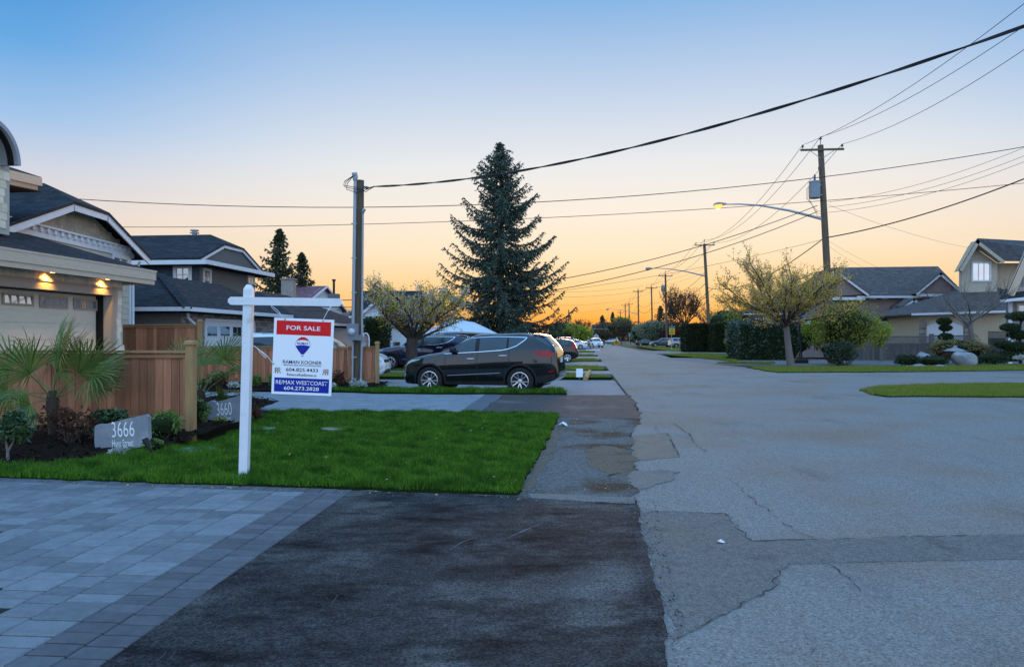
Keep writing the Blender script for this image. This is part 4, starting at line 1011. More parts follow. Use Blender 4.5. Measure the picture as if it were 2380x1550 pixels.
# lower hip skirt, then the roof with a clipped gable towards the street
gl, gtl, gtr, gr = [WC.shift(.2).sz(u, v) for u, v in ((473, 600), (524, 569), (568, 579), (609, 628))]
zg = (gtl[1] + gtr[1]) / 2; zl = zce + .18
W2 = WC.shift(.2)
mid = (sx0 + sx1) / 2; half = (gtr[0] - gtl[0]) / 2; fh = (sx1 - sx0) / 2 - .25
gpoly = [(mid - fh, zl), (mid - half, zg), (mid + half, zg), (mid + fh, zl)]
mb = MB(); W2.prism(mb, [(mid - fh + .3, zl), (mid - half, zg - .1), (mid + half, zg - .1), (mid + fh - .3, zl)], -.3, -.05); mb.build('gable_wall', M_stucco, hC)
for a, b in zip(gpoly, gpoly[1:]):
    d_ = Vector((b[0] - a[0], b[1] - a[1])).normalized(); nn = Vector((d_.y, -d_.x)) * .2
    mb = MB(); W2.prism(mb, [a, b, (b[0] + nn.x, b[1] + nn.y), (a[0] + nn.x, a[1] + nn.y)], 0, .05); mb.build('barge_board', M_white_trim, hC)
rz_ = zg + .62; r0 = W2.at(mid, rz_, -1.2); r1 = W2.at(mid, rz_, -9)
q = [W2.at(s, z + .03, .08) for s, z in gpoly]
roof([[q[0], q[1], r0, r1, W2.at(gpoly[0][0], zl, -9)], [q[1], q[2], r0], [q[3], W2.at(gpoly[3][0], zl, -9), r1, r0, q[2]]], M_roof, hC)
roof([[E(sx0, dd), E(sx1, dd), E(sx1, 0, zce + .22), E(sx0, 0, zce + .22)]], M_roof, hC, .06)
gutter(E(sx0, dd, zce - .02), E(sx1, dd, zce - .02), M_white_trim, hC, .2); gutter(E(sx0, dd, zce - .02), E(sx0, -8, zce - .02), M_white_trim, hC, .2)
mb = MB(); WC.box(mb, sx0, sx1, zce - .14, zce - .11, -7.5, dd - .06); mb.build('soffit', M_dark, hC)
s0, z1 = WC.sz(470, 622); s1, z0 = WC.sz(490, 676); window(WC, s0 + .05, s1, z0 + .1, z1, hC, M_white_trim, M_glass_sky, .12, 1, 2)
s0, z1 = WC.sz(575, 640); s1, z0 = WC.sz(591, 662); window(WC, s0, s1, z0, z1, hC, M_white_trim, M_glass_sky, .12, 2, 2)
s0, z1 = WCn.sz(447, 616); s1, z0 = WCn.sz(404, 661); window(WCn, min(s0, s1), max(s0, s1), z0, z1, hC, M_white_trim, M_glass, .16, 2, 2, .03)
vp = P(452.5, 557, 40); MB().lathe([(.13, -.8), (.13, .3), (.24, .32), (.24, .36), (.13, .37), (.13, .42), (.22, .44), (.22, .5)], 12, Matrix.Translation(vp)).build('vent_pipe', M_grey_metal, hC, smooth=40)
# garage wing
g0 = P(436, 718, 28.0); zge = g0.z; WG = Wall(g0 - RX * .55 + RD * .55, RD)
s_ge = WG.sz(671, 740)[0]; s_ge = 9.4
mb = MB(); WG.box(mb, 0, s_ge - 1, 0, zge - .1, -5, -.02); mb.build('garage_wall', M_stucco, hC)
k = 2.45; zr = zge + .58 * k
A_, B_ = WG.at(-.55, zge, .55), WG.at(s_ge, zge, .55)
A2, B2 = WG.at(-.55 + k, zr, .55 - k), WG.at(s_ge - k, zr, .55 - k)
Ab, Bb = WG.at(-.55, zge, .55 - 2 * k), WG.at(s_ge, zge, .55 - 2 * k)
roof([[A_, B_, B2, A2], [A_, A2, Ab], [B_, Bb, B2], [Ab, A2, B2, Bb]], M_roof_brown if False else M_roof, hC, name='garage_roof')
for i in range(16):                                      # hip cap shingles
    a = A_.lerp(A2, (i + .1) / 16) + UP * .03; b = A_.lerp(A2, (i + 1.25) / 16) + UP * .06
    MB().beam(a, b, .34, .03, (b - a).cross(Vector((1, 1, 0)))).build('hip_cap', M_roof, hC)
gutter(A_, B_, M_white_trim, hC, .15); gutter(A_ + WG.n * .05, Ab, M_white_trim, hC, .15)
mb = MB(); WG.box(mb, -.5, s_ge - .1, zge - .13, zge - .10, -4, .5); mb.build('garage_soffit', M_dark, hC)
# stones round the garage door
dl, dz = WG.sz(476, 748)[0], WG.sz(476, 746)[1]; dr = WG.sz(588, 750)[0]
rq = random.Random(4); z = .1
while z < zge - .15:
    h_ = rq.choice([.09, .12, .15]); s = -.0
    while s < s_ge - 1.05:
        l_ = rq.uniform(.2, .45)
        if not (s + l_ > dl - .05 and s < dr + .05 and z < dz):
            mb = MB(); WG.box(mb, s, min(s + l_, s_ge - 1) - .012, z, z + h_ - .012, -.015, .03 + rq.uniform(0, .03)); mb.build('stone', M_stonework, hC)
        s += l_
    z += h_
mb = MB(); WG.box(mb, dl, dr, 0, dz, -.01, .02); gd = mb.build('garage_door', M_white_door, hC)
mb = MB(); WG.box(mb, dl - .08, dr + .08, dz, dz + .1, -.01, .07); WG.box(mb, dl - .1, dl, 0, dz, -.01, .07); WG.box(mb, dr, dr + .1, 0, dz, -.01, .07); mb.build('door_frame', M_white_trim, hC)
for i in range(4):
    a = dl + (dr - dl) * (i + .1) / 4; b = dl + (dr - dl) * (i + .9) / 4
    mb = MB(); WG.box(mb, a, b, dz - .62, dz - .16, .021, .035); p_ = mb.build('door_window', M_white_door, gd)
    for j in range(2):
        mb = MB(); WG.box(mb, a + .04 + (b - a - .06) * j / 2, a + .0 + (b - a - .06) * (j + 1) / 2, dz - .58, dz - .2, .03, .042); mb.build('door_pane', M_glass, gd)
    for j in range(3):
        mb = MB(); WG.box(mb, a, b, dz - 1.15 - .5 * j, dz - .72 - .5 * j, .021, .03); mb.build('door_panel', M_white_door, gd)
dp = [P(437, 726, 28.6), P(437, 738, 28.7), P(452, 752, 29), P(457, 770, 29.1), P(457, 835, 29.1)]
MB().tube(dp, .05, 8).build('downpipe', M_white_trim, hC, smooth=40)

# ---------------------------------------------------------------- low white garage house beyond
def simple_gable(name, label, O, t, length, depth, ze, rise, wall, roofm, ov=.5, trim=None, clip=False, cat='house'):
    """gable roof with its ridge along t"""
    w = Wall(O, t); th_ = thing(name, label, cat, w.at(length / 2, 0, -depth / 2))
    mb = MB(); w.box(mb, 0, length, 0, ze, -depth, 0); mb.build('wall', wall, th_)
    rp = rise / (depth / 2)
    r0, r1 = w.at(-ov, ze + rise, -depth / 2), w.at(length + ov, ze + rise, -depth / 2)
    f0, f1 = w.at(-ov, ze - ov * rp, ov), w.at(length + ov, ze - ov * rp, ov)
    b0, b1 = w.at(-ov, ze - ov * rp, -depth - ov), w.at(length + ov, ze - ov * rp, -depth - ov)
    roof([[f0, f1, r1, r0], [b0, r0, r1, b1]], roofm, th_)
    for s in (.01, length - .01): MB().prism([w.at(s, ze, 0), w.at(s, ze, -depth), w.at(s, ze + rise, -depth / 2)], w.t * .02).build('gable_wall', wall, th_)
    if trim:
        gutter(f0 - UP * .05, f1 - UP * .05, trim, th_, .14)
        for a, b in ((f0, r0), (f1, r1), (b0, r0), (b1, r1)): MB().beam(a - UP * .07, b - UP * .07, .05, .2).build('barge_board', trim, th_)
    return th_, w
def simple_hip(name, label, O, t, length, depth, ze, slope, wall, roofm, ov=.5, trim=None, cat='house', base=0.0):
    w = Wall(O, t); th_ = thing(name, label, cat, w.at(length / 2, 0, -depth / 2))
    mb = MB(); w.box(mb, 0, length, base, ze, -depth, 0); mb.build('wall', wall, th_)
    k = depth / 2 + ov; zt_ = ze + slope * k
    a, b = w.at(-ov, ze, ov), w.at(length + ov, ze, ov); c, d = w.at(length + ov, ze, -depth - ov), w.at(-ov, ze, -depth - ov)
    kk = min(k, (length + 2 * ov) / 2 - .05); r0, r1 = w.at(-ov + kk, zt_, -depth / 2), w.at(length + ov - kk, zt_, -depth / 2)
    roof([[a, b, r1, r0], [d, r0, r1, c], [a, r0, d], [b, c, r1]], roofm, th_)
    if trim:
        for p, q in ((a, b), (a, d), (b, c)): gutter(p - UP * .06, q - UP * .06, trim, th_, .17)
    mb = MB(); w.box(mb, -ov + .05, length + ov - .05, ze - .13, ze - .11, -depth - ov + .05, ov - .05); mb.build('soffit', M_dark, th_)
    return th_, w
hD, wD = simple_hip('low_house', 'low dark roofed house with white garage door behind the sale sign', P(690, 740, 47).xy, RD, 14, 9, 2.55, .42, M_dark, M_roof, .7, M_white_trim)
s0 = wD.sz(775, 760)[0]; s1 = wD.sz(829, 760)[0]; _, zt_ = wD.sz(800, 754)
mb = MB(); wD.box(mb, s0, s1, 0, 2.3, .001, .04); gd = mb.build('garage_door', M_white_door, hD)
for j in range(4):
    mb = MB(); wD.box(mb, s0 + .05, s1 - .05, .1 + j * .55, .58 + j * .55, .041, .06); mb.build('door_panel', M_white_door, gd)
simple_hip('distant_house', 'dark hip roof showing just above the stucco garage roof', P(590, 700, 62).xy, RD, 12, 10, 4.1, .36, M_stucco, M_roof, .6, None)
simple_gable('distant_house', 'dull red tiled roof between the stucco house and the chimney', P(612, 700, 70).xy, RX, 3.4, 12, 4.6, 2.1, M_white_siding, M_roof_red, .5, M_white_trim)
ch_, wch = simple_gable('distant_house', 'low brown roofed house with square chimney behind the sale sign', P(720, 700, 66).xy, RD, 26, 10, 3.3, 1.6, M_stucco, M_roof_brown, .5, M_white_trim)
c = P(671, 690, 60); MB().box(c, (.95, .8, 2.6)).build('chimney', M_stonework, ch_); MB().box(c + UP * 1.36, (1.1, .95, .12)).build('chimney_cap', M_concrete, ch_)
c = P(776, 690, 66); MB().lathe([(.1, -.3), (.1, 1.35), (.17, 1.37), (.17, 1.5)], 10, Matrix.Translation(c)).build('flue', M_wire, ch_); MB().box(c, (.9, .7, .5)).build('flue_base', M_stucco, ch_)
# white clapboard house behind the cherry tree
U = lambda u, Y=63.0: (u - U0) / F * Y
def ZE(v, Y=63.0): return H + (V0 - v) * Y / F
def front_gable(parent, ul, vl, ua, va, ur, vr, Y, wallm, depth=4.0, rf=None, bw_=.22, ext=None):
    a, b, c = (U(ul, Y), ZE(vl, Y)), (U(ua, Y), ZE(va, Y)), (U(ur, Y), ZE(vr, Y))
    W_ = Wall((0, Y), (1, 0))
    mb = MB(); W_.prism(mb, [(a[0] + .3, a[1]), (c[0] - .3, c[1]), (b[0], b[1] - .15)], -.4, -.2); mb.build('gable_wall', wallm, parent)
    for p, q in ((a, b), (b, c)):
        dv = Vector((q[0] - p[0], q[1] - p[1])).normalized(); nn = Vector((dv.y, -dv.x)) * bw_
        mb = MB(); W_.prism(mb, [p, q, (q[0] + nn.x, q[1] + nn.y), (p[0] + nn.x, p[1] + nn.y)], 0, .06); mb.build('barge_board', M_white_trim, parent)
    A, B, C = [W_.at(p[0], p[1] + .03, .1) for p in (a, b, c)]; k = Vector(ext or (0, depth, 0))
    roof([[A, B, B + k, A + k], [C, C + k, B + k, B]], rf or M_roof_brown, parent, .07)
    mb = MB(); W_.box(mb, a[0] + .3, c[0] - .3, a[1] - .25, a[1] - .02, -.39, -.12); mb.build('gable_band', M_white_trim, parent)
hW = thing('clapboard_house', 'pale clapboard house with dark roof behind the left cherry tree', 'house', (U(900, 53), 53, 0))
wW = Wall((0, 51.5), (1, 0)); UW = lambda u: U(u, 51.5); ZW = lambda v: ZE(v, 51.5)
mb = MB(); wW.box(mb, UW(838), UW(985), 0, ZW(733), -5, 0); mb.build('wall', M_white_siding, hW)
siding(wW, lambda z: (UW(838), UW(985)), .2, ZW(733), .2, M_white_siding, hW)
roof([[wW.at(UW(815), ZW(736), .5), wW.at(UW(990), ZW(736), .5), wW.at(U(985, 55.5), ZE(676, 55.5), -4), wW.at(U(832, 55.5), ZE(676, 55.5), -4)]], M_roof, hW)
gutter(wW.at(UW(815), ZW(737), .55), wW.at(UW(990), ZW(737), .55), M_white_trim, hW, .13)
front_gable(hW, 836, 727, 874, 694, 915, 729, 50.2, M_white_siding, rf=M_roof)
wW2 = Wall((0, 50.45), (1, 0))
mb = MB(); wW2.box(mb, U(842, 50.45), U(908, 50.45), 0, ZE(727, 50.45), -1.5, 0); mb.build('gable_wing', M_white_siding, hW)
siding(wW2, lambda z: (U(842, 50.45), U(908, 50.45)), .3, ZE(727, 50.45), .2, M_white_siding, hW)
mb = MB(); wW2.box(mb, U(842, 50.45), U(868, 50.45), ZE(752, 50.45), ZE(741, 50.45), .03, 1.2); mb.build('porch_roof', M_roof, hW)
mb = MB(); wW2.box(mb, U(897, 50.45), U(900.5, 50.45), 0, ZE(743, 50.45), .03, .2); mb.build('corner_post', M_white_trim, hW)
mb = MB(); wW.box(mb, UW(905), UW(930), ZW(805), ZW(795), .03, .06); mb.build('basement_window', M_glass, hW)

# ---------------------------------------------------------------- houses on the right
# brown sided two storey house
YE = 63.0
hE = thing('brown_house', 'mauve brown sided house with long dark roof and white gables, right of the main pole', 'house', P(2060, 790, YE + 3))
WE = Wall((0, YE), (1, 0))
mb = MB(); WE.box(mb, U(1905), U(2235), 0, ZE(690), -8, 0); mb.build('wall', M_brown_siding, hE)
siding(WE, lambda z: (U(1905), U(2235)), ZE(770), ZE(692), .2, M_brown_siding, hE)
roof([[WE.at(U(1885), ZE(689), .5), WE.at(U(2240), ZE(689), .5), WE.at(U(2180, YE + 4), ZE(619, YE + 4), -4), WE.at(U(1935, YE + 4), ZE(622, YE + 4), -4)],
      [WE.at(U(2240), ZE(689), .5), WE.at(U(2270), ZE(689), -8), WE.at(U(2180, YE + 4), ZE(619, YE + 4), -4)],
      [WE.at(U(1885), ZE(689), .5), WE.at(U(1935, YE + 4), ZE(622, YE + 4), -4), WE.at(U(1860), ZE(689), -8)]], M_roof_brown, hE)
gutter(WE.at(U(1985), ZE(691), .55), WE.at(U(2135), ZE(691), .55), M_white_trim, hE, .16)
front_gable(hE, 1893, 690, 1939, 624, 2021, 684, YE - .8, M_brown_siding)
front_gable(hE, 2127, 682, 2186, 633, 2240, 680, YE - .9, M_brown_siding)
for a, b in ((2020, 2036), (2048, 2063)): window(WE, U(a), U(b), ZE(696), ZE(681), hE, M_white_trim, M_glass, .13, 1, 1, .02)
window(WE, U(1994), U(1998 + 10), ZE(696), ZE(680), hE, M_white_trim, M_glass, .13, 1, 1, .02)
WE2 = Wall((0, YE - 3.2), (1, 0)); Y2 = YE - 3.2
mb = MB(); WE2.box(mb, U(2062, Y2), U(2145, Y2), 0, ZE(750, Y2), -3, 0); mb.build('porch_wall', M_brown_siding, hE)
roof([[WE2.at(U(2040, Y2), ZE(748, Y2), .5), WE2.at(U(2150, Y2), ZE(748, Y2), .5), WE2.at(U(2150, Y2 + 3.2), ZE(703, Y2 + 3.2), -3.2), WE2.at(U(2085, Y2 + 3.2), ZE(703, Y2 + 3.2), -3.2)]], M_roof_grey, hE)
front_gable(hE, 2096, 712, 2124, 693, 2150, 712, Y2 + 1.2, M_brown_siding, depth=2)
gutter(WE2.at(U(2040, Y2), ZE(749, Y2), .55), WE2.at(U(2142, Y2), ZE(749, Y2), .55), M_white_trim, hE, .13)
mb = MB(); WE2.box(mb, U(2050, Y2), U(2064, Y2), 0, ZE(755, Y2), -.5, -.02); mb.build('porch_post', M_white_siding, hE)
# beige stucco house
YF = 55.0
hF = thing('beige_house', 'beige stucco house with arched white garage door and tall gabled storey', 'house', P(2240, 790, YF + 3))
WF = Wall((0, YF), (1, 0)); UF = lambda u: U(u, YF); ZF = lambda v: ZE(v, YF)
mb = MB(); WF.box(mb, UF(2136), UF(2345), 0, ZF(724), -6, 0); mb.build('wall', M_beige, hF)
roof([[WF.at(UF(2108), ZF(730), .6), WF.at(UF(2345), ZF(722), .6), WF.at(U(2320, YF + 4), ZE(657, YF + 4), -4), WF.at(U(2285, YF + 4), ZE(657, YF + 4), -4)],
      [WF.at(UF(2108), ZF(730), .6), WF.at(U(2285, YF + 4), ZE(657, YF + 4), -4), WF.at(UF(2108), ZF(730), -6)]], M_roof_brown, hF)
gutter(WF.at(UF(2108), ZF(731.5), .65), WF.at(UF(2238), ZF(727.5), .65), M_white_trim, hF, .15); gutter(WF.at(UF(2238), ZF(727.5), .65), WF.at(UF(2345), ZF(724), .65), M_white_trim, hF, .15)
dl, dr, dz = UF(2154), UF(2238), ZF(757)
archz = lambda s: dz + .35 * (1 - ((s - (dl + dr) / 2) / ((dr - dl) / 2)) ** 2)
ar = [(dl + (dr - dl) * i / 12, archz(dl + (dr - dl) * i / 12)) for i in range(13)]
mb = MB(); WF.prism(mb, [(dl, 0), (dr, 0)] + ar[::-1], .002, .03); gd = mb.build('garage_door', M_white_door, hF)
for j in range(4):
    mb = MB(); WF.box(mb, dl + .08, dr - .08, .1 + j * .56, .6 + j * .56, .031, .045); mb.build('door_panel', M_white_door, gd)
mb = MB()
for (a, b) in zip(ar, ar[1:]): WF.prism(mb, [a, b, (b[0], b[1] + .18), (a[0], a[1] + .18)], .002, .09)
mb.build('arch_trim', M_beige_pale, hF)
rq = random.Random(8)
for s0, s1 in ((UF(2136), UF(2151)), (UF(2240), UF(2254))):
    z = .0
    while z < ZF(745):
        h_ = rq.choice([.14, .18, .22]); s = s0
        while s < s1 - .05:
            l_ = min(rq.uniform(.2, .36), s1 - s); mb = MB(); WF.box(mb, s, s + l_ - .015, z, z + h_ - .015, .002, .07 + rq.uniform(0, .03)); mb.build('stone', M_stonework, hF); s += l_
        z += h_
# upper gabled storey
YU = 57.5; WFu = Wall((0, YU), (1, 0)); UU = lambda u: U(u, YU); ZU = lambda v: ZE(v, YU)
mb = MB(); WFu.prism(mb, [(UU(2236), 2), (UU(2318), 2), (UU(2318), ZU(612)), (UU(2258), ZU(570)), (UU(2236), ZU(610))], -.4, 0); mb.build('upper_wall', M_beige_pale, hF)
a, b, c = (UU(2214), ZU(629)), (UU(2257), ZU(558)), (UU(2322), ZU(608))
for p, q in ((a, b), (b, c)):
    dv = Vector((q[0] - p[0], q[1] - p[1])).normalized(); nn = Vector((dv.y, -dv.x)) * .3
    mb = MB(); WFu.prism(mb, [p, q, (q[0] + nn.x, q[1] + nn.y), (p[0] + nn.x, p[1] + nn.y)], .7, .78); mb.build('barge_board', M_beige_pale, hF)
A, B, C = [WFu.at(p[0], p[1] + .03, .8) for p in (a, b, c)]; kx = Vector((3.6, 4, 0))
roof([[A, B, B + Vector((3.9, 6, 0)), A + Vector((3.9, 6, 0))], [C, C + Vector((9, .8, 0)), B + Vector((9, 3, 0)), B]], M_roof_grey, hF)
mb = MB(); WFu.prism(mb, [(a[0] + .1, a[1] - .12), (b[0], b[1] - .15), (c[0] - .1, c[1] - .12), (b[0], b[1] - .35)], 0.001, .68); mb.build('gable_soffit', M_beige, hF)
window(WFu, UU(2257), UU(2303), ZU(655), ZU(609), hF, M_white_trim, M_glass_sky, .12, 3, 1, .02)
mb = MB(); WFu.box(mb, UU(2318), UU(2480), 2, ZU(610), -4, -.6); mb.build('side_wall', M_beige, hF)
# house at the right edge
YG = 47.0
hG = thing('timber_gable_house', 'house with broad taupe barge board and grey board wall at the right edge', 'house', P(2400, 790, YG + 3))
WGr = Wall((0, YG), (1, 0)); UG = lambda u: U(u, YG); ZG = lambda v: ZE(v, YG)
mb = MB(); WGr.prism(mb, [(UG(2350), ZG(690)), (UG(2480), ZG(690)), (UG(2480), ZG(520)), (UG(2415), ZG(520))], -.5, -.1); mb.build('gable_wall', nmat('grey_boards', (.25, .25, .26), (.2, .2, .21), scale=3), hG)
for i in range(7):
    u_ = 2360 + i * 10; mb = MB(); WGr.box(mb, UG(u_), UG(u_) + .04, ZG(690), ZG(640 - i * 22), -.099, -.06); mb.build('batten', M_taupe, hG)
dv = (Vector((UG(2420), ZG(462))) - Vector((UG(2322), ZG(683)))); L_ = dv.length; dv.normalize(); nn = Vector((dv.y, -dv.x))
p = Vector((UG(2322), ZG(683)))
for off, w_, dpt in ((0, .16, .75), (.17, .2, .66), (.38, .2, .58)):
    a_ = p + nn * off; b_ = p + dv * L_ + nn * off
    mb = MB(); WGr.prism(mb, [a_, b_, b_ + nn * w_, a_ + nn * w_], dpt - .05, dpt); mb.build('barge_board', M_taupe_light, hG)
q0 = WGr.at(p.x, p.y + .04, .8); q1 = WGr.at(p.x + dv.x * L_, p.y + dv.y * L_ + .04, .8)
roof([[q0, q1, q1 + Vector((4.4, 6, 0)), q0 + Vector((4.4, 6, 0))]], M_roof, hG)
mb = MB(); WGr.box(mb, UG(2345), UG(2480), ZG(684), ZG(668), -.09, .1); mb.build('gable_band', M_beige_pale, hG)
for i in range(8):
    mb = MB(); WGr.box(mb, UG(2350) + i * .2, UG(2350) + i * .2 + .1, ZG(674), ZG(669), .101, .16); mb.build('dentil', M_beige_pale, hG)
roof([[WGr.at(UG(2300), ZG(700), 1.0), WGr.at(UG(2480), ZG(680), 1.0), WGr.at(UG(2480), ZG(655), -.5), WGr.at(UG(2335), ZG(672), -.5)]], M_roof, hG, .08)
gutter(WGr.at(UG(2300), ZG(702), 1.05), WGr.at(UG(2480), ZG(682), 1.05), M_white_trim, hG, .16)
mb = MB(); WGr.box(mb, UG(2345), UG(2480), 0, ZG(700), -.3, 0); mb.build('wall', nmat('grey_siding', (.22, .22, .225), (.18, .18, .185), scale=3), hG)
mb = MB(); WGr.box(mb, UG(2343), UG(2352), 0, ZG(702), .001, .06); mb.build('corner_board', M_white_trim, hG)
window(WGr, UG(2362), UG(2420), ZG(745), ZG(705), hG, M_beige_pale, M_glass, .14, 3, 2, .01)
# roofs far up the street on the right
simple_hip('distant_house', 'dark roofed distant house behind the tall clipped hedge', (U(1712, 150), 150), (1, 0), 14, 10, 5.0, .45, M_brown_siding, M_roof_brown, .6, M_white_trim)
hz_, wz_ = simple_hip('distant_house', 'grey house with white trimmed windows behind the right cherry tree', (U(1735, 120), 120), (1, 0), 12, 10, 5.4, .35, M_stucco, M_roof, .6, M_white_trim)
for a in (1.0, 2.6, 5): window(wz_, a, a + .9, 3.4, 4.7, hz_, M_white_trim, M_glass, .12, 1, 1, .01)
hfar, wfar = simple_gable('distant_house', 'small pale gabled house closing the far end of the street', (U(1381, 330), 330), (1, 0), 10, 10, 4.2, 3.4, M_white_siding, M_roof, .6, M_white_trim)
window(wfar, 3.5, 6.5, 1.6, 3.4, hfar, M_white_trim, M_glass, .2, 2, 1, .02)

# ================================================================ vehicles
def pchip(pts):
    x = np.array([p[0] for p in pts], float); y = np.array([p[1] for p in pts], float); h = np.diff(x); dl = np.diff(y) / h; n = len(x)
    m = np.zeros(n); m[0], m[-1] = dl[0], dl[-1]
    for i in range(1, n - 1):
        if dl[i - 1] * dl[i] > 0:
            w1, w2 = 2 * h[i] + h[i - 1], h[i] + 2 * h[i - 1]; m[i] = (w1 + w2) / (w1 / dl[i - 1] + w2 / dl[i])
    def f(t):
        t = np.clip(t, x[0], x[-1]); i = np.clip(np.searchsorted(x, t) - 1, 0, n - 2); s = (t - x[i]) / h[i]
        return (1 + 2 * s) * (1 - s) ** 2 * y[i] + s * (1 - s) ** 2 * h[i] * m[i] + s * s * (3 - 2 * s) * y[i + 1] + s * s * (s - 1) * h[i] * m[i + 1]
    return f
NSE = 5.0
class CarShape:
    def __init__(s, sp):
        s.L, s.W = sp['L'], sp['W']; s.top = pchip(sp['top']); s.bot = pchip(sp['bot']); s.belt0 = pchip(sp['belt']); s.wid = pchip(sp['wid']); s.tum = pchip(sp['tum'])
    def belt(s, x): return min(float(s.belt0(x)), float(s.top(x)) - .05)
    def y(s, x, z):
        z0, zb, zt = float(s.bot(x)), s.belt(x), float(s.top(x)); w = s.W * float(s.wid(x))
        if z <= zb:
            t = max(0, (z - z0) / max(.01, zb - z0)); f = (1 - .09 * ((.55 - t) / .55) ** 2) if t < .55 else 1 - .045 * ((t - .55) / .45) ** 2
            return w * f
        q = min(.9999, (z - zb) / (zt - zb)); return w * (.955 - float(s.tum(x)) * q) * (1 - q ** NSE) ** (1 / NSE)
    def ring(s, x, nl=9, nu=11):
        z0, zb, zt = float(s.bot(x)), s.belt(x), float(s.top(x)); w = s.W * float(s.wid(x)); r = [(0, z0), (w * .6, z0)]
        for i in range(nl + 1):
            z = z0 + .02 + (zb - z0 - .02) * i / nl; r.append((s.y(x, z), z))
        for i in range(1, nu + 1):
            th = math.pi / 2 * i / nu; q = math.sin(th) ** (2 / NSE); r.append((w * (.955 - float(s.tum(x)) * q) * (max(0, math.cos(th)) ** (2 / NSE)), zb + (zt - zb) * q))
        return r
    def ztop(s, x, yy):
        zb, zt = s.belt(x), float(s.top(x)); lo, hi = zb, zt
        for _ in range(24):
            m = (lo + hi) / 2
            if s.y(x, m) > yy: lo = m
            else: hi = m
        return lo

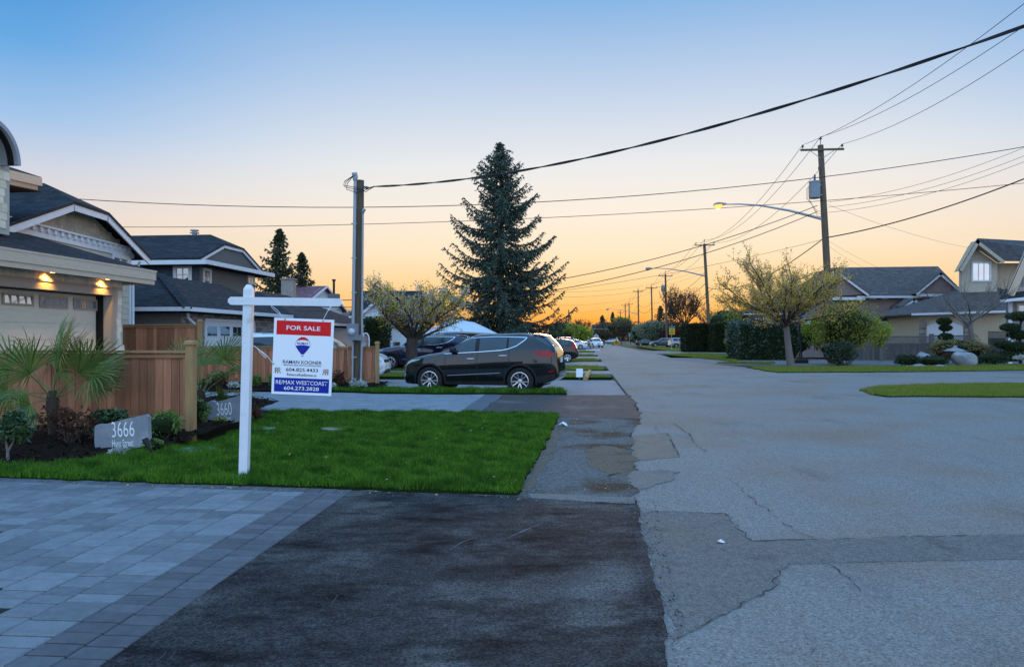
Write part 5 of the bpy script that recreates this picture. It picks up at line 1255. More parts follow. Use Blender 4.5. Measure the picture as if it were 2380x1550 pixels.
def car(name, label, sp, paint, loc, rz, detail=2, rim='five', cat='car', group=None, glass=None):
    """local frame: front at +x, left side at +y"""
    sh = CarShape(sp); L = sp['L']; t = thing(name, label, cat, loc, rz, group); glass = glass or M_carglass
    xs = sorted(set([0, .02, .05, .09, .14, .2] + [L - k for k in (0, .02, .05, .09, .14, .2)] + list(np.linspace(.28, L - .28, 52 if detail > 1 else 30))))
    rings = [sh.ring(x) for x in xs]; n = len(rings[0]); X = lambda x: L / 2 - x
    V = []; Fc = []
    for x, r in zip(xs, rings):
        V += [(X(x), y, z) for y, z in r] + [(X(x), -y, z) for y, z in r[1:-1][::-1]]
    m = 2 * n - 2
    for i in range(len(xs) - 1):
        for j in range(m): Fc.append((i * m + j, (i + 1) * m + j, (i + 1) * m + (j + 1) % m, i * m + (j + 1) % m))
    Fc.append(tuple(range(m))); Fc.append(tuple((len(xs) - 1) * m + j for j in range(m - 1, -1, -1)))
    me = bpy.data.meshes.new('body'); me.from_pydata(V, [], Fc); me.update()
    bm = bmesh.new(); bm.from_mesh(me); bmesh.ops.remove_doubles(bm, verts=bm.verts, dist=1e-5); bmesh.ops.recalc_face_normals(bm, faces=bm.faces); bm.to_mesh(me); bm.free()
    me.materials.append(paint); me.materials.append(M_black_plastic)
    wr = sp['wr']; ar = sp.get('arch', wr + .055); axles = (sp['fa'], sp['ra'])
    cut = MB()
    for x in axles:
        for sd in (-1, 1):
            y0, y1 = sd * sp['W'] * .62, sd * (sp['W'] + .2)
            cut.tube([(X(x), y0, wr), (X(x), y1, wr)], ar, 28)
    cme = bpy.data.meshes.new('cut'); cme.from_pydata(cut.v, [], cut.f); cme.materials.append(paint); cme.materials.append(M_black_plastic)
    cme.polygons.foreach_set('material_index', np.ones(len(cme.polygons), np.int32)); cme.update()
    bm = bmesh.new(); bm.from_mesh(cme); bmesh.ops.recalc_face_normals(bm, faces=bm.faces); bm.to_mesh(cme); bm.free()
    bo = bpy.data.objects.new('body', me); co_ = bpy.data.objects.new('cut', cme); col.objects.link(bo); col.objects.link(co_)
    md = bo.modifiers.new('b', 'BOOLEAN'); md.object = co_; md.operation = 'DIFFERENCE'; md.solver = 'EXACT'
    bpy.context.view_layer.update()
    nm = bpy.data.meshes.new_from_object(bo.evaluated_get(bpy.context.evaluated_depsgraph_get())); nm.name = 'body'
    bpy.data.objects.remove(bo); bpy.data.objects.remove(co_)
    nm.polygons.foreach_set('use_smooth', np.ones(len(nm.polygons), bool)); nm.set_sharp_from_angle(angle=R(32))
    body = bpy.data.objects.new('body', nm); col.objects.link(body); body.parent = t; ROOT[body.name] = ROOT[t.name]
    def side(nm_, low, up, mat, eps=.005, sides=(1, -1), parent=t, nx=14, nz=6, thick=0):
        """patch on the body side between two lines given as (x from the nose, z)"""
        fl = lambda q: np.interp(q, [p[0] for p in low], [p[1] for p in low]); fu = lambda q: np.interp(q, [p[0] for p in up], [p[1] for p in up])
        x0, x1 = low[0][0], low[-1][0]; xx = sorted(set(list(np.linspace(x0, x1, nx)) + [p[0] for p in low] + [p[0] for p in up if x0 < p[0] < x1]))
        for sd in sides:
            mb = MB(); vv = []
            for x in xx:
                a, b = float(fl(x)), float(fu(x))
                for j in range(nz + 1):
                    z = a + (b - a) * j / nz; vv.append((X(x), sd * (sh.y(x, z) + eps), z))
            ff = [(i * (nz + 1) + j, (i + 1) * (nz + 1) + j, (i + 1) * (nz + 1) + j + 1, i * (nz + 1) + j + 1) for i in range(len(xx) - 1) for j in range(nz)]
            if sd > 0: ff = [f[::-1] for f in ff]
            mb.add(vv, ff).build(nm_, mat, parent, world=False, smooth=60)
    def over(nm_, x0, x1, f0, f1, mat, eps=.006, parent=t, n=10):
        """patch across the top surface between two cross lines; f = share of the width at each end"""
        mb = MB(); vv = []
        for i in range(n + 1):
            x = x0 + (x1 - x0) * i / n; f = f0 + (f1 - f0) * i / n; w = sh.y(x, sh.belt(x) + .35 * (float(sh.top(x)) - sh.belt(x))) * f
            for j in range(13):
                yy = w * (-1 + 2 * j / 12); z = sh.ztop(x, abs(yy)); vv.append((X(x), yy, z))
        # push out along the normal of the silhouette
        e = .02; res = []
        for k_, (xx, yy, zz) in enumerate(vv):
            x = L / 2 - xx; sl = (float(sh.top(min(L, x + e))) - float(sh.top(max(0, x - e)))) / (2 * e); nl_ = math.hypot(1, sl)
            res.append((xx + eps * sl / nl_, yy, zz + eps / nl_))
        ff = [(i * 13 + j, i * 13 + j + 1, (i + 1) * 13 + j + 1, (i + 1) * 13 + j) for i in range(n) for j in range(12)]
        return mb.add(res, ff).build(nm_, mat, parent, world=False, smooth=60)
    # glass
    for low, up in sp['side_glass']: side('side_window', low, up, glass, .006)
    for low, up in sp.get('rear_side', []): side('rear_window', low, up, glass, .008)
    if 'wind' in sp: over('windshield', *sp['wind'], .86, .82, glass)
    if 'rear' in sp: over('rear_window', *sp['rear'], .82, .80, glass)
    for low, up in sp.get('chrome', []): side('window_trim', low, up, sp.get('trim_mat', M_chrome), .010, nz=1, nx=24)
    for low, up in sp.get('seams', []): side('door_seam', low, up, M_black_plastic, .003, nx=3, nz=14)
    for low, up in sp.get('pillars', []): side('pillar', low, up, M_black_plastic, .009, nx=3, nz=8)
    for low, up in sp.get('sill', []): side('sill', low, up, M_black_plastic, .008, nx=20, nz=3)
    for low, up in sp.get('cladding', []): side('cladding', low, up, M_black_plastic, .007, nx=10, nz=5)
    for low, up in sp.get('strip', []): side('door_highlight', low, up, M_grey_metal, .012, nz=1, nx=20)  # pale strip painted in place of the reflection line on the lower doors
    for low, up in sp.get('tail', []): side('taillight', low, up, M_red_lens, .010, nz=4)
    for low, up in sp.get('head', []): side('headlight', low, up, M_clear_lens, .009, nz=4)
    for low, up in sp.get('fog', []): side('fog_light', low, up, M_clear_lens, .012, nz=3)
    for low, up in sp.get('reflector', []): side('rear_reflector', low, up, M_red_lens, .014, nz=3)
    for x, z in sp.get('handles', []):
        for sd in (1, -1):
            y_ = sd * (sh.y(x, z) + .018); MB().tube([(X(x - .13), y_ - sd * .012, z), (X(x - .09), y_ + sd * .008, z + .004), (X(x + .06), y_ + sd * .008, z + .008), (X(x + .12), y_ - sd * .012, z + .01)], [.01, .016, .016, .01], 8).build('door_handle', sp.get('handle_mat', M_chrome), t, world=False, smooth=50)
    if 'mirror' in sp:
        x, z = sp['mirror']
        for sd in (1, -1):
            y_ = sd * (sh.y(x, z) + .12); mb = MB().tube([(X(x - .10), y_, z + .02), (X(x - .06), y_, z + .02), (X(x + .04), y_, z + .02), (X(x + .07), y_, z + .02)], [.05, .085, .09, .075], 12)
            mb.tube([(X(x), y_, z - .02), (X(x), y_ - sd * .16, z - .05)], .03, 8); mb.build('mirror', sp.get('mirror_mat', paint), t, world=False, smooth=50)
    if 'rails' in sp:
        x0, x1, z_, yy = sp['rails']
        for sd in (1, -1):
            MB().tube([(X(x0), sd * yy, sh.ztop(x0, yy) - .01), (X(x0 + .15), sd * yy, sh.ztop(x0 + .15, yy) + .035), (X(x1 - .15), sd * yy, sh.ztop(x1 - .15, yy) + .035), (X(x1), sd * yy, sh.ztop(x1, yy) - .01)], .016, 8).build('roof_rail', M_grey_metal, t, world=False, smooth=50)
    if 'spoiler' in sp:
        x, z = sp['spoiler']; w = sh.y(x - .25, z - .1) * .92
        MB().hexa([(X(x - .28), -w, z - .02), (X(x - .28), w, z - .02), (X(x + .03), w * .93, z - .05), (X(x + .03), -w * .93, z - .05), (X(x - .28), -w, z + .035), (X(x - .28), w, z + .035), (X(x + .03), w * .93, z - .02), (X(x + .03), -w * .93, z - .02)]).build('spoiler', paint, t, world=False, smooth=30)
    # plates, grille
    zp = sp.get('plate_z', .85); xr = L + .004
    for zz in (zp,):
        xe = L
        while xe > L - .4 and float(sh.top(xe)) < zz: xe -= .005
        MB().box((X(xe) - .012, 0, zz), (.012, .31, .155)).build('licence_plate', M_plate, t, world=False)
    zg_ = sp.get('grille_z', .62); xe = 0
    while xe < .5 and float(sh.top(xe)) < zg_: xe += .005
    gw = sp['W'] * float(sh.wid(xe)) * .7
    MB().box((X(xe) + .004, 0, zg_ - .03), (.02, gw * 2 * .8, .18)).build('grille', M_black_plastic, t, world=False)
    MB().box((X(0) - .03, 0, .38), (.08, gw * 2 * .85, .14)).build('lower_intake', M_black_plastic, t, world=False)
    MB().box((X(.0) + .005, 0, .53), (.01, .31, .10)).build('licence_plate', M_plate, t, world=False)
    # wheels
    key = (wr, rim)
    for x in axles:
        for sd in (1, -1):
            yc = sd * (sp['W'] - .115); tw = .115
            Mx = Matrix.Translation((X(x), yc, wr)) @ Matrix.Rotation(R(-90 * sd), 4, 'X')
            rr_ = sp.get('rr', wr * .68)
            ty = MB().lathe([(rr_, -tw), (wr * .93, -tw), (wr, -tw * .7), (wr, tw * .7), (wr * .93, tw), (rr_ + .012, tw * .96), (rr_, tw * .8)], 36, Mx, False).build('wheel', M_tyre, t, world=False, smooth=35)
            mb = MB().lathe([(rr_ * .98, tw * .75), (rr_ + .006, tw * .9), (rr_ - .012, tw * .93), (rr_ * .9, tw * .55), (rr_ * .88, tw * .1)], 36, Mx, False)
            ns = 5
            for k_ in range(ns):
                a = 2 * math.pi * k_ / ns + .3
                def sp_(a0, a1, r0, r1, w0, w1):
                    p0 = Vector((math.cos(a0) * r0, math.sin(a0) * r0, tw * .62)); p1 = Vector((math.cos(a1) * r1, math.sin(a1) * r1, tw * .86)); d_ = (p1 - p0).normalized(); nn = Vector((-d_.y, d_.x, 0)).normalized()
                    q = [p0 - nn * w0, p0 + nn * w0, p1 + nn * w1, p1 - nn * w1]; b_ = [v_ - Vector((0, 0, .03)) for v_ in q]
                    mb.hexa([Mx @ v_ for v_ in b_ + q])
                if rim == 'five':
                    sp_(a + .1, a + .26, .05, rr_ * .95, .013, .013); sp_(a - .1, a - .26, .05, rr_ * .95, .013, .013)
                else:
                    sp_(a, a, .04, rr_ * .95, .035, .045)
            mb.lathe([(.03, tw * .4), (.065, tw * .6), (.06, tw * .72), (.03, tw * .75)], 14, Mx)
            mb.build('rim', M_alloy, ty, world=False, smooth=30)
            MB().lathe([(.02, 0), (rr_ * .9, 0), (rr_ * .9, tw * .25), (.02, tw * .25)], 24, Mx).build('brake_disc', M_alloy_dark, ty, world=False)
    if sp.get('arch_clad'):
        for x in axles:
            for sd in (1, -1):
                vv = []; N_ = 26
                for i in range(N_ + 1):
                    a = R(-14 + 208 * i / N_)
                    for q, ep in ((ar - .004, .004), (ar + .012, .016), (ar + .05, .016), (ar + .058, .004)):
                        xx, zz = x - math.cos(a) * q, max(.26, wr + math.sin(a) * q); vv.append((X(xx), sd * (sh.y(xx, zz) + ep), zz))
                ff = [(i * 4 + j, (i + 1) * 4 + j, (i + 1) * 4 + j + 1, i * 4 + j + 1) for i in range(N_) for j in range(3)]
                MB().add(vv, ff).build('arch_cladding', M_black_plastic, t, world=False, smooth=50)
    MB().box((0, 0, .30), (L * .8, sp['W'] * 1.2, .12)).build('underbody', M_black_plastic, t, world=False)
    return t

def paint(name, c, metallic=.5, rough=.28):
    m = nmat(name, c, tuple(x * .92 for x in c), rough=rough, metallic=metallic, coat=1.0, scale=2.0, spec=.12); return m
M_carglass = glassmat('car_glass', (.040, .062, .072), .02, .45)
P_graph = paint('graphite_paint', (.009, .012, .013), .2, .14)
P_navy = paint('navy_paint', (.006, .010, .035), .4, .2)
P_white = paint('white_paintwork', (.68, .69, .70), .0, .3)
P_silver = paint('silver_paintwork', (.42, .44, .46), .6, .3)
P_black = paint('black_paintwork', (.012, .010, .010), .3, .2)
P_green = paint('grey_green_paintwork', (.085, .105, .11), .6, .3)
P_beige = paint('beige_paintwork', (.30, .26, .20), .4, .3)
P_blue_s = paint('slate_blue_paintwork', (.10, .13, .17), .6, .3)

def wid(L): return [(0, .60), (.06, .72), (.18, .86), (.42, .955), (.85, 1), (L - .9, 1), (L - .42, .97), (L - .16, .90), (L - .05, .82), (L, .74)]
SUV = dict(L=4.69, W=.94, fa=.92, ra=3.62, wr=.368, arch=.425, rr=.262,
    top=[(0, .52), (.02, .62), (.07, .78), (.15, .89), (.34, .985), (.76, 1.085), (1.25, 1.165), (1.43, 1.215), (1.68, 1.37), (1.92, 1.53), (2.1, 1.605), (2.47, 1.665), (3.08, 1.69), (3.7, 1.685), (4.0, 1.675), (4.2, 1.64), (4.28, 1.585), (4.40, 1.47), (4.52, 1.33), (4.585, 1.23), (4.63, 1.0), (4.665, .82), (4.69, .60)],
    belt=[(0, .4), (.15, .78), (.4, .9), (.8, .99), (1.4, 1.11), (2.47, 1.17), (3.08, 1.215), (3.5, 1.27), (4.0, 1.29), (4.4, 1.26), (4.6, 1.05), (4.69, .5)],
    bot=[(0, .40), (.05, .30), (.2, .24), (.6, .23), (3.9, .25), (4.3, .30), (4.55, .38), (4.69, .47)],
    wid=[(0, .60), (.06, .72), (.18, .86), (.42, .955), (.85, 1), (3.7, 1), (4.1, .97), (4.35, .92), (4.55, .83), (4.65, .74), (4.69, .66)], tum=[(0, .1), (1.2, .12), (1.9, .17), (3.4, .20), (4.0, .27), (4.4, .27), (4.69, .08)],
    side_glass=[([(1.52, 1.14), (2.30, 1.18)], [(1.52, 1.17), (1.72, 1.31), (1.95, 1.45), (2.12, 1.525), (2.30, 1.555)]),
                ([(2.40, 1.185), (3.02, 1.225), (3.22, 1.25)], [(2.40, 1.56), (2.8, 1.575), (3.22, 1.57)]),
                ([(3.27, 1.262), (3.48, 1.33), (3.68, 1.46), (3.74, 1.535)], [(3.27, 1.57), (3.5, 1.562), (3.70, 1.55), (3.74, 1.54)])],
    rear_side=[([(3.99, 1.555), (4.2, 1.44), (4.44, 1.305)], [(3.99, 1.585), (4.16, 1.585), (4.30, 1.49), (4.44, 1.345)])],
    pillars=[([(2.29, 1.18), (2.41, 1.185)], [(2.29, 1.553), (2.41, 1.558)]), ([(3.215, 1.25), (3.275, 1.262)], [(3.215, 1.568), (3.275, 1.57)])],
    chrome=[([(1.36, 1.105), (2.47, 1.165), (3.08, 1.207), (3.3, 1.25), (3.52, 1.33), (3.72, 1.47), (3.79, 1.54)], [(1.36, 1.118), (2.47, 1.180), (3.08, 1.224), (3.3, 1.268), (3.52, 1.35), (3.72, 1.50), (3.79, 1.575)]),
            ([(1.75, 1.345), (1.95, 1.46), (2.12, 1.535), (2.4, 1.565), (2.9, 1.582), (3.5, 1.57), (3.79, 1.555)], [(1.75, 1.358), (1.95, 1.474), (2.12, 1.549), (2.4, 1.579), (2.9, 1.595), (3.5, 1.584), (3.79, 1.575)])],
    wind=(1.47, 2.02), rear=(4.22, 4.53),
    seams=[([(1.395, .42), (1.407, .42)], [(1.355, 1.10), (1.367, 1.10)]), ([(2.36, .38), (2.37, .38)], [(2.345, 1.17), (2.355, 1.17)]), ([(3.30, .80), (3.312, .80)], [(3.40, 1.26), (3.412, 1.26)]), ([(4.50, .5), (4.51, .5)], [(4.46, 1.2), (4.47, 1.2)])],
    sill=[([(1.36, .255), (3.2, .265)], [(1.36, .34), (3.2, .36)])],
    cladding=[([(1.36, .34), (3.1, .36)], [(1.36, .345), (3.1, .365)]), ([(4.05, .32), (4.3, .34), (4.60, .42)], [(4.05, .50), (4.3, .54), (4.60, .58)])],
    tail=[([(3.99, 1.155), (4.2, 1.07), (4.38, 1.03), (4.5, 1.06), (4.575, 1.09)], [(3.99, 1.17), (4.12, 1.205), (4.35, 1.20), (4.5, 1.18), (4.575, 1.14)])],
    head=[([(.08, .69), (.2, .80), (.36, .88), (.62, .945)], [(.08, .75), (.2, .87), (.36, .935), (.62, .96)])],
    fog=[([(.03, .46), (.14, .47)], [(.03, .58), (.14, .56)])],
    reflector=[([(4.42, .61), (4.57, .63)], [(4.42, .655), (4.57, .68)])],
    strip=[([(1.46, .50), (3.05, .585)], [(1.46, .518), (3.05, .603)])],
    handles=[(2.16, .97), (3.12, 1.06)], mirror=(1.66, 1.20), rails=(2.15, 3.9, 1.7, .60), spoiler=(4.24, 1.635), plate_z=.95, grille_z=.72, mirror_mat=M_black_plastic, arch_clad=True)
def scale_spec(sp, sx, sz, W=None, wr=None):
    o = {}
    def S(v): return [(a * sx, b * sz) for a, b in v]
    for k, v in sp.items():
        if k in ('top', 'bot', 'belt'): o[k] = S(v)
        elif k in ('wid', 'tum'): o[k] = [(a * sx, b) for a, b in v]
        elif k in ('side_glass', 'pillars', 'chrome', 'seams', 'sill', 'cladding', 'tail', 'head', 'fog', 'reflector', 'rear_side', 'strip'): o[k] = [(S(a), S(b)) for a, b in v]
        elif k == 'handles': o[k] = S(v)
        elif k in ('mirror', 'spoiler'): o[k] = (v[0] * sx, v[1] * sz)
        elif k in ('wind', 'rear'): o[k] = (v[0] * sx, v[1] * sx)
        elif k == 'rails': o[k] = (v[0] * sx, v[1] * sx, v[2] * sz, v[3])
        elif k in ('L', 'fa', 'ra'): o[k] = v * sx
        elif k in ('plate_z', 'grille_z'): o[k] = v * sz
        else: o[k] = v
    if W: o['W'] = W
    if wr: o['wr'] = wr; o['arch'] = wr + .05; o['rr'] = wr * .66
    return o
hd = Vector((-2.69, .66, 0)).normalized()
suv = car('parked_suv', 'graphite sport utility vehicle parked broadside past the grass strip, nose to the left', scale_spec(SUV, 1.0, 1.035, .94, .385), P_graph, (-.80, 22.95, -.058), math.atan2(hd.y, hd.x), cat='suv')

HATCH = dict(L=4.0, W=.845, fa=.78, ra=3.28, wr=.30, arch=.345, rr=.20,
    top=[(0, .5), (.03, .66), (.15, .80), (.5, .93), (.85, 1.02), (1.05, 1.12), (1.5, 1.38), (1.8, 1.48), (2.3, 1.525), (3.0, 1.51), (3.4, 1.46), (3.62, 1.38), (3.75, 1.2), (3.86, 1.0), (3.94, .8), (4.0, .55)],
    belt=[(0, .4), (.3, .76), (.9, .93), (2.0, .98), (3.2, 1.06), (3.7, 1.02), (4.0, .45)],
    bot=[(0, .36), (.1, .24), (.6, .2), (3.4, .22), (3.8, .28), (4.0, .4)], wid=wid(4.0), tum=[(0, .1), (1.0, .12), (1.6, .2), (3.4, .2), (4.0, .05)],
    side_glass=[([(1.22, 1.0), (1.95, 1.02)], [(1.22, 1.06), (1.55, 1.3), (1.75, 1.39), (1.95, 1.42)]), ([(2.04, 1.025), (2.8, 1.06)], [(2.04, 1.425), (2.8, 1.41)]), ([(2.88, 1.075), (3.3, 1.17), (3.36, 1.25)], [(2.88, 1.405), (3.2, 1.37), (3.36, 1.31)])],
    wind=(1.08, 1.72), rear=(3.5, 3.76), seams=[([(1.2, .36), (1.21, .36)], [(1.17, .95), (1.18, .95)]), ([(2.0, .34), (2.01, .34)], [(1.99, 1.0), (2.0, 1.0)])],
    tail=[([(3.52, .86), (3.72, .80), (3.82, .84)], [(3.52, 1.18), (3.66, 1.2), (3.82, .98)])], head=[([(.08, .62), (.6, .84)], [(.08, .7), (.6, .9)])],
    handles=[(1.82, .86), (2.72, .92)], mirror=(1.36, 1.03), plate_z=.75, grille_z=.6, handle_mat=M_black_plastic)
SEDAN = dict(L=4.75, W=.91, fa=.93, ra=3.72, wr=.33, arch=.375, rr=.225,
    top=[(0, .48), (.03, .62), (.12, .72), (.5, .84), (1.2, .95), (1.42, 1.0), (1.8, 1.2), (2.15, 1.38), (2.5, 1.44), (3.0, 1.44), (3.4, 1.37), (3.8, 1.2), (4.1, 1.1), (4.5, 1.08), (4.62, 1.0), (4.72, .75), (4.75, .55)],
    belt=[(0, .4), (.4, .74), (1.3, .9), (2.5, .95), (3.6, 1.0), (4.4, .98), (4.6, .85), (4.75, .45)],
    bot=[(0, .34), (.1, .22), (.6, .18), (4.0, .2), (4.5, .28), (4.75, .4)], wid=wid(4.75), tum=[(0, .08), (1.3, .1), (2.2, .2), (3.2, .2), (4.2, .08), (4.75, .05)],
    side_glass=[([(1.65, .95), (2.55, .975)], [(1.65, 1.0), (1.95, 1.2), (2.2, 1.32), (2.55, 1.36)]), ([(2.63, .98), (3.4, 1.01), (3.72, 1.06)], [(2.63, 1.362), (3.1, 1.345), (3.4, 1.25), (3.72, 1.12)])],
    wind=(1.48, 2.2), rear=(3.42, 3.98), seams=[([(1.6, .34), (1.61, .34)], [(1.58, .9), (1.59, .9)]), ([(2.6, .32), (2.61, .32)], [(2.59, .96), (2.6, .96)])],
    tail=[([(4.36, .8), (4.66, .78)], [(4.36, .95), (4.66, .92)])], head=[([(.08, .6), (.65, .76)], [(.08, .67), (.65, .83)])], handles=[(2.45, .84), (3.4, .9)], mirror=(1.8, .98), plate_z=.78, grille_z=.55)
BOXY = dict(scale_spec(SUV, .96, 1.0, .9, .35))
BOXY['top'] = [(0, .5), (.03, .7), (.12, .88), (.4, 1.0), (1.1, 1.1), (1.3, 1.16), (1.7, 1.46), (2.0, 1.62), (2.4, 1.69), (3.6, 1.70), (4.1, 1.68), (4.28, 1.6), (4.36, 1.2), (4.44, .9), (4.5, .55)]
BOXY['side_glass'] = [([(1.45, 1.1), (2.2, 1.12)], [(1.45, 1.16), (1.75, 1.4), (1.95, 1.52), (2.2, 1.56)]), ([(2.3, 1.12), (3.1, 1.12)], [(2.3, 1.57), (3.1, 1.57)]), ([(3.2, 1.12), (4.0, 1.12)], [(3.2, 1.57), (3.98, 1.55), (4.0, 1.5)])]
BOXY['belt'] = [(0, .4), (.2, .82), (.8, .98), (1.4, 1.07), (4.1, 1.1), (4.35, 1.0), (4.5, .45)]
BOXY['rear_side'] = []; BOXY['strip'] = []; BOXY['chrome'] = []; BOXY['pillars'] = []; BOXY['rear'] = (4.27, 4.355); BOXY['spoiler'] = (4.26, 1.67); BOXY['wind'] = (1.32, 1.92); BOXY['seams'] = BOXY['seams'][:2]; BOXY['sill'] = []; BOXY['cladding'] = []
BOXY['tail'] = [([(4.15, .95), (4.36, .95)], [(4.15, 1.3), (4.30, 1.35), (4.36, 1.2)])]; BOXY['reflector'] = []; BOXY['L'] = 4.5; BOXY['wid'] = wid(4.5); BOXY['tum'] = [(0, .1), (1.2, .12), (1.9, .16), (4.2, .16), (4.5, .05)]; BOXY['bot'] = [(0, .4), (.1, .28), (.6, .25), (4.1, .28), (4.5, .42)]
PICKUP = dict(SEDAN, L=5.4, W=.97, fa=1.0, ra=4.35, wr=.38, arch=.43, rr=.25,
    top=[(0, .6), (.03, .85), (.12, 1.0), (.6, 1.1), (1.4, 1.16), (1.6, 1.22), (2.0, 1.6), (2.2, 1.76), (2.6, 1.82), (3.3, 1.81), (3.5, 1.7), (3.58, 1.2), (3.7, 1.15), (5.3, 1.15), (5.37, 1.0), (5.4, .7)],
    belt=[(0, .5), (.4, .95), (1.5, 1.08), (3.4, 1.1), (3.7, 1.08), (5.3, 1.05), (5.4, .5)], bot=[(0, .5), (.1, .4), (.6, .36), (4.9, .4), (5.4, .52)], wid=wid(5.4), tum=[(0, .08), (1.4, .1), (2.2, .18), (3.4, .16), (3.7, .04), (5.4, .02)],
    side_glass=[([(1.85, 1.13), (2.6, 1.15)], [(1.85, 1.2), (2.1, 1.5), (2.3, 1.64), (2.6, 1.68)]), ([(2.7, 1.15), (3.4, 1.15)], [(2.7, 1.68), (3.4, 1.64)])], wind=(1.66, 2.18), rear=(3.44, 3.56), seams=[], tail=[([(5.2, .85), (5.37, .85)], [(5.2, 1.08), (5.37, 1.02)])], head=[([(.06, .8), (.5, .9)], [(.06, .95), (.5, 1.05)])], handles=[(2.5, 1.02), (3.2, 1.02)], mirror=(1.95, 1.2), plate_z=.8, grille_z=.85)
ang = lambda dx, dy: math.atan2(dy, dx)
LONG = scale_spec(SUV, 1.10, 1.03, .98, .375)
car('parked_suv', 'white vehicle parked behind the low cedar fence, headlamp past the fence end', scale_spec(BOXY, 1.16, 1.02, .95), P_white, (P(898, 840, 27.2).x - 2.6, 27.6, 0), R(-3), 2, cat='suv')
car('parked_suv', 'dark navy vehicle parked behind the left cherry trunk', LONG, P_navy, (P(985, 820, 37.5).x, 38.3, 0), R(176), 2, cat='suv')
car('parked_hatchback', 'black hatchback with white hubcaps behind the graphite vehicle', HATCH, P_black, (2.35, 50.2, 0), R(180 - 5), 2, rim='star', cat='hatchback')
car('parked_wagon', 'slate wagon behind the black hatchback', scale_spec(BOXY, 1.02, .98), P_blue_s, (3.6, 71, 0), R(176), 1, cat='wagon')
car('parked_sedan', 'white sedan showing its rear wheel beside the slate wagon', SEDAN, P_white, (8.6, 112, 0), R(180 - 4), 1, cat='sedan')
car('parked_van', 'white car facing us at the left kerb far up the street', scale_spec(BOXY, .95, .95), P_white, (P(1387, 803, 132).x, 133, 0), R(-84), 1, cat='van')
car('parked_pickup', 'beige pickup facing us left of the far white car', PICKUP, P_beige, (P(1364, 800, 172).x, 172, 0), R(-86), 1, cat='pickup')
car('parked_pickup', 'small pale pickup at the far end of the street', PICKUP, P_silver, (P(1401, 797, 300).x, 300, 0), R(-92), 1, cat='pickup')
car('parked_sedan', 'black sedan nosed behind the grey green vehicle at right', SEDAN, P_black, (P(1507, 803, 150).x, 151, 0), R(-8), 1, cat='sedan')
car('parked_suv', 'grey green vehicle parked across the verge at right', scale_spec(SUV, 1.0, 1.0), P_green, (P(1541, 803, 139).x, 139.5, 0), R(178), 1, cat='suv')
car('parked_suv', 'silver boxy vehicle parked beside the clipped cedar hedge', BOXY, P_silver, (P(1588, 803, 128).x, 129, 0), R(-20 + 26), 1, cat='suv')
car('parked_sedan', 'dark car parked far up the street on the right', SEDAN, P_silver, (P(1424, 797, 260).x, 262, 0), R(150), 1, cat='sedan')

# ================================================================ trees, hedges, shrubs
def leaf_quads(c, size, r, aspect=.5, droop=0.0, dirs=None, fold=.25):
    """diamond leaves at points c; returns verts and quads"""
    n = len(c); s = size * (.65 + .7 * r.random(n))
    d = r.normal(size=(n, 3)) if dirs is None else dirs + .55 * r.normal(size=(n, 3))
    d[:, 2] -= droop; d /= np.linalg.norm(d, axis=1)[:, None]
    u = r.normal(size=(n, 3)); x = np.cross(d, u); x /= np.linalg.norm(x, axis=1)[:, None]; nn = np.cross(d, x)
    a = c - d * (s * .5)[:, None]; b = c + d * (s * .5)[:, None]; w = x * (s * aspect * .5)[:, None]; f = nn * (s * aspect * fold * .5)[:, None]
    m = c + d * (s * .05)[:, None]
    return np.stack([a, m + w + f, b, m - w + f], 1).reshape(-1, 3), np.arange(n * 4).reshape(-1, 4)
def jit(v, r, a): return v + Vector((r.gauss(0, a), r.gauss(0, a), r.gauss(0, a)))
def limb(rg_, p, d, L, r0, r1, n=5, wob=.12, lift=0.0):
    path = [Vector(p)]; rad = [r0]; d = Vector(d).normalized()
    for i in range(n):
        d = (jit(d, rg_, wob) + UP * lift / n).normalized(); path.append(path[-1] + d * (L / n)); rad.append(r0 + (r1 - r0) * (i + 1) / n)
    return path, rad, d
def at_path(path, t):
    k = t * (len(path) - 1); i = min(int(k), len(path) - 2); return path[i].lerp(path[i + 1], k - i), (path[i + 1] - path[i]).normalized()
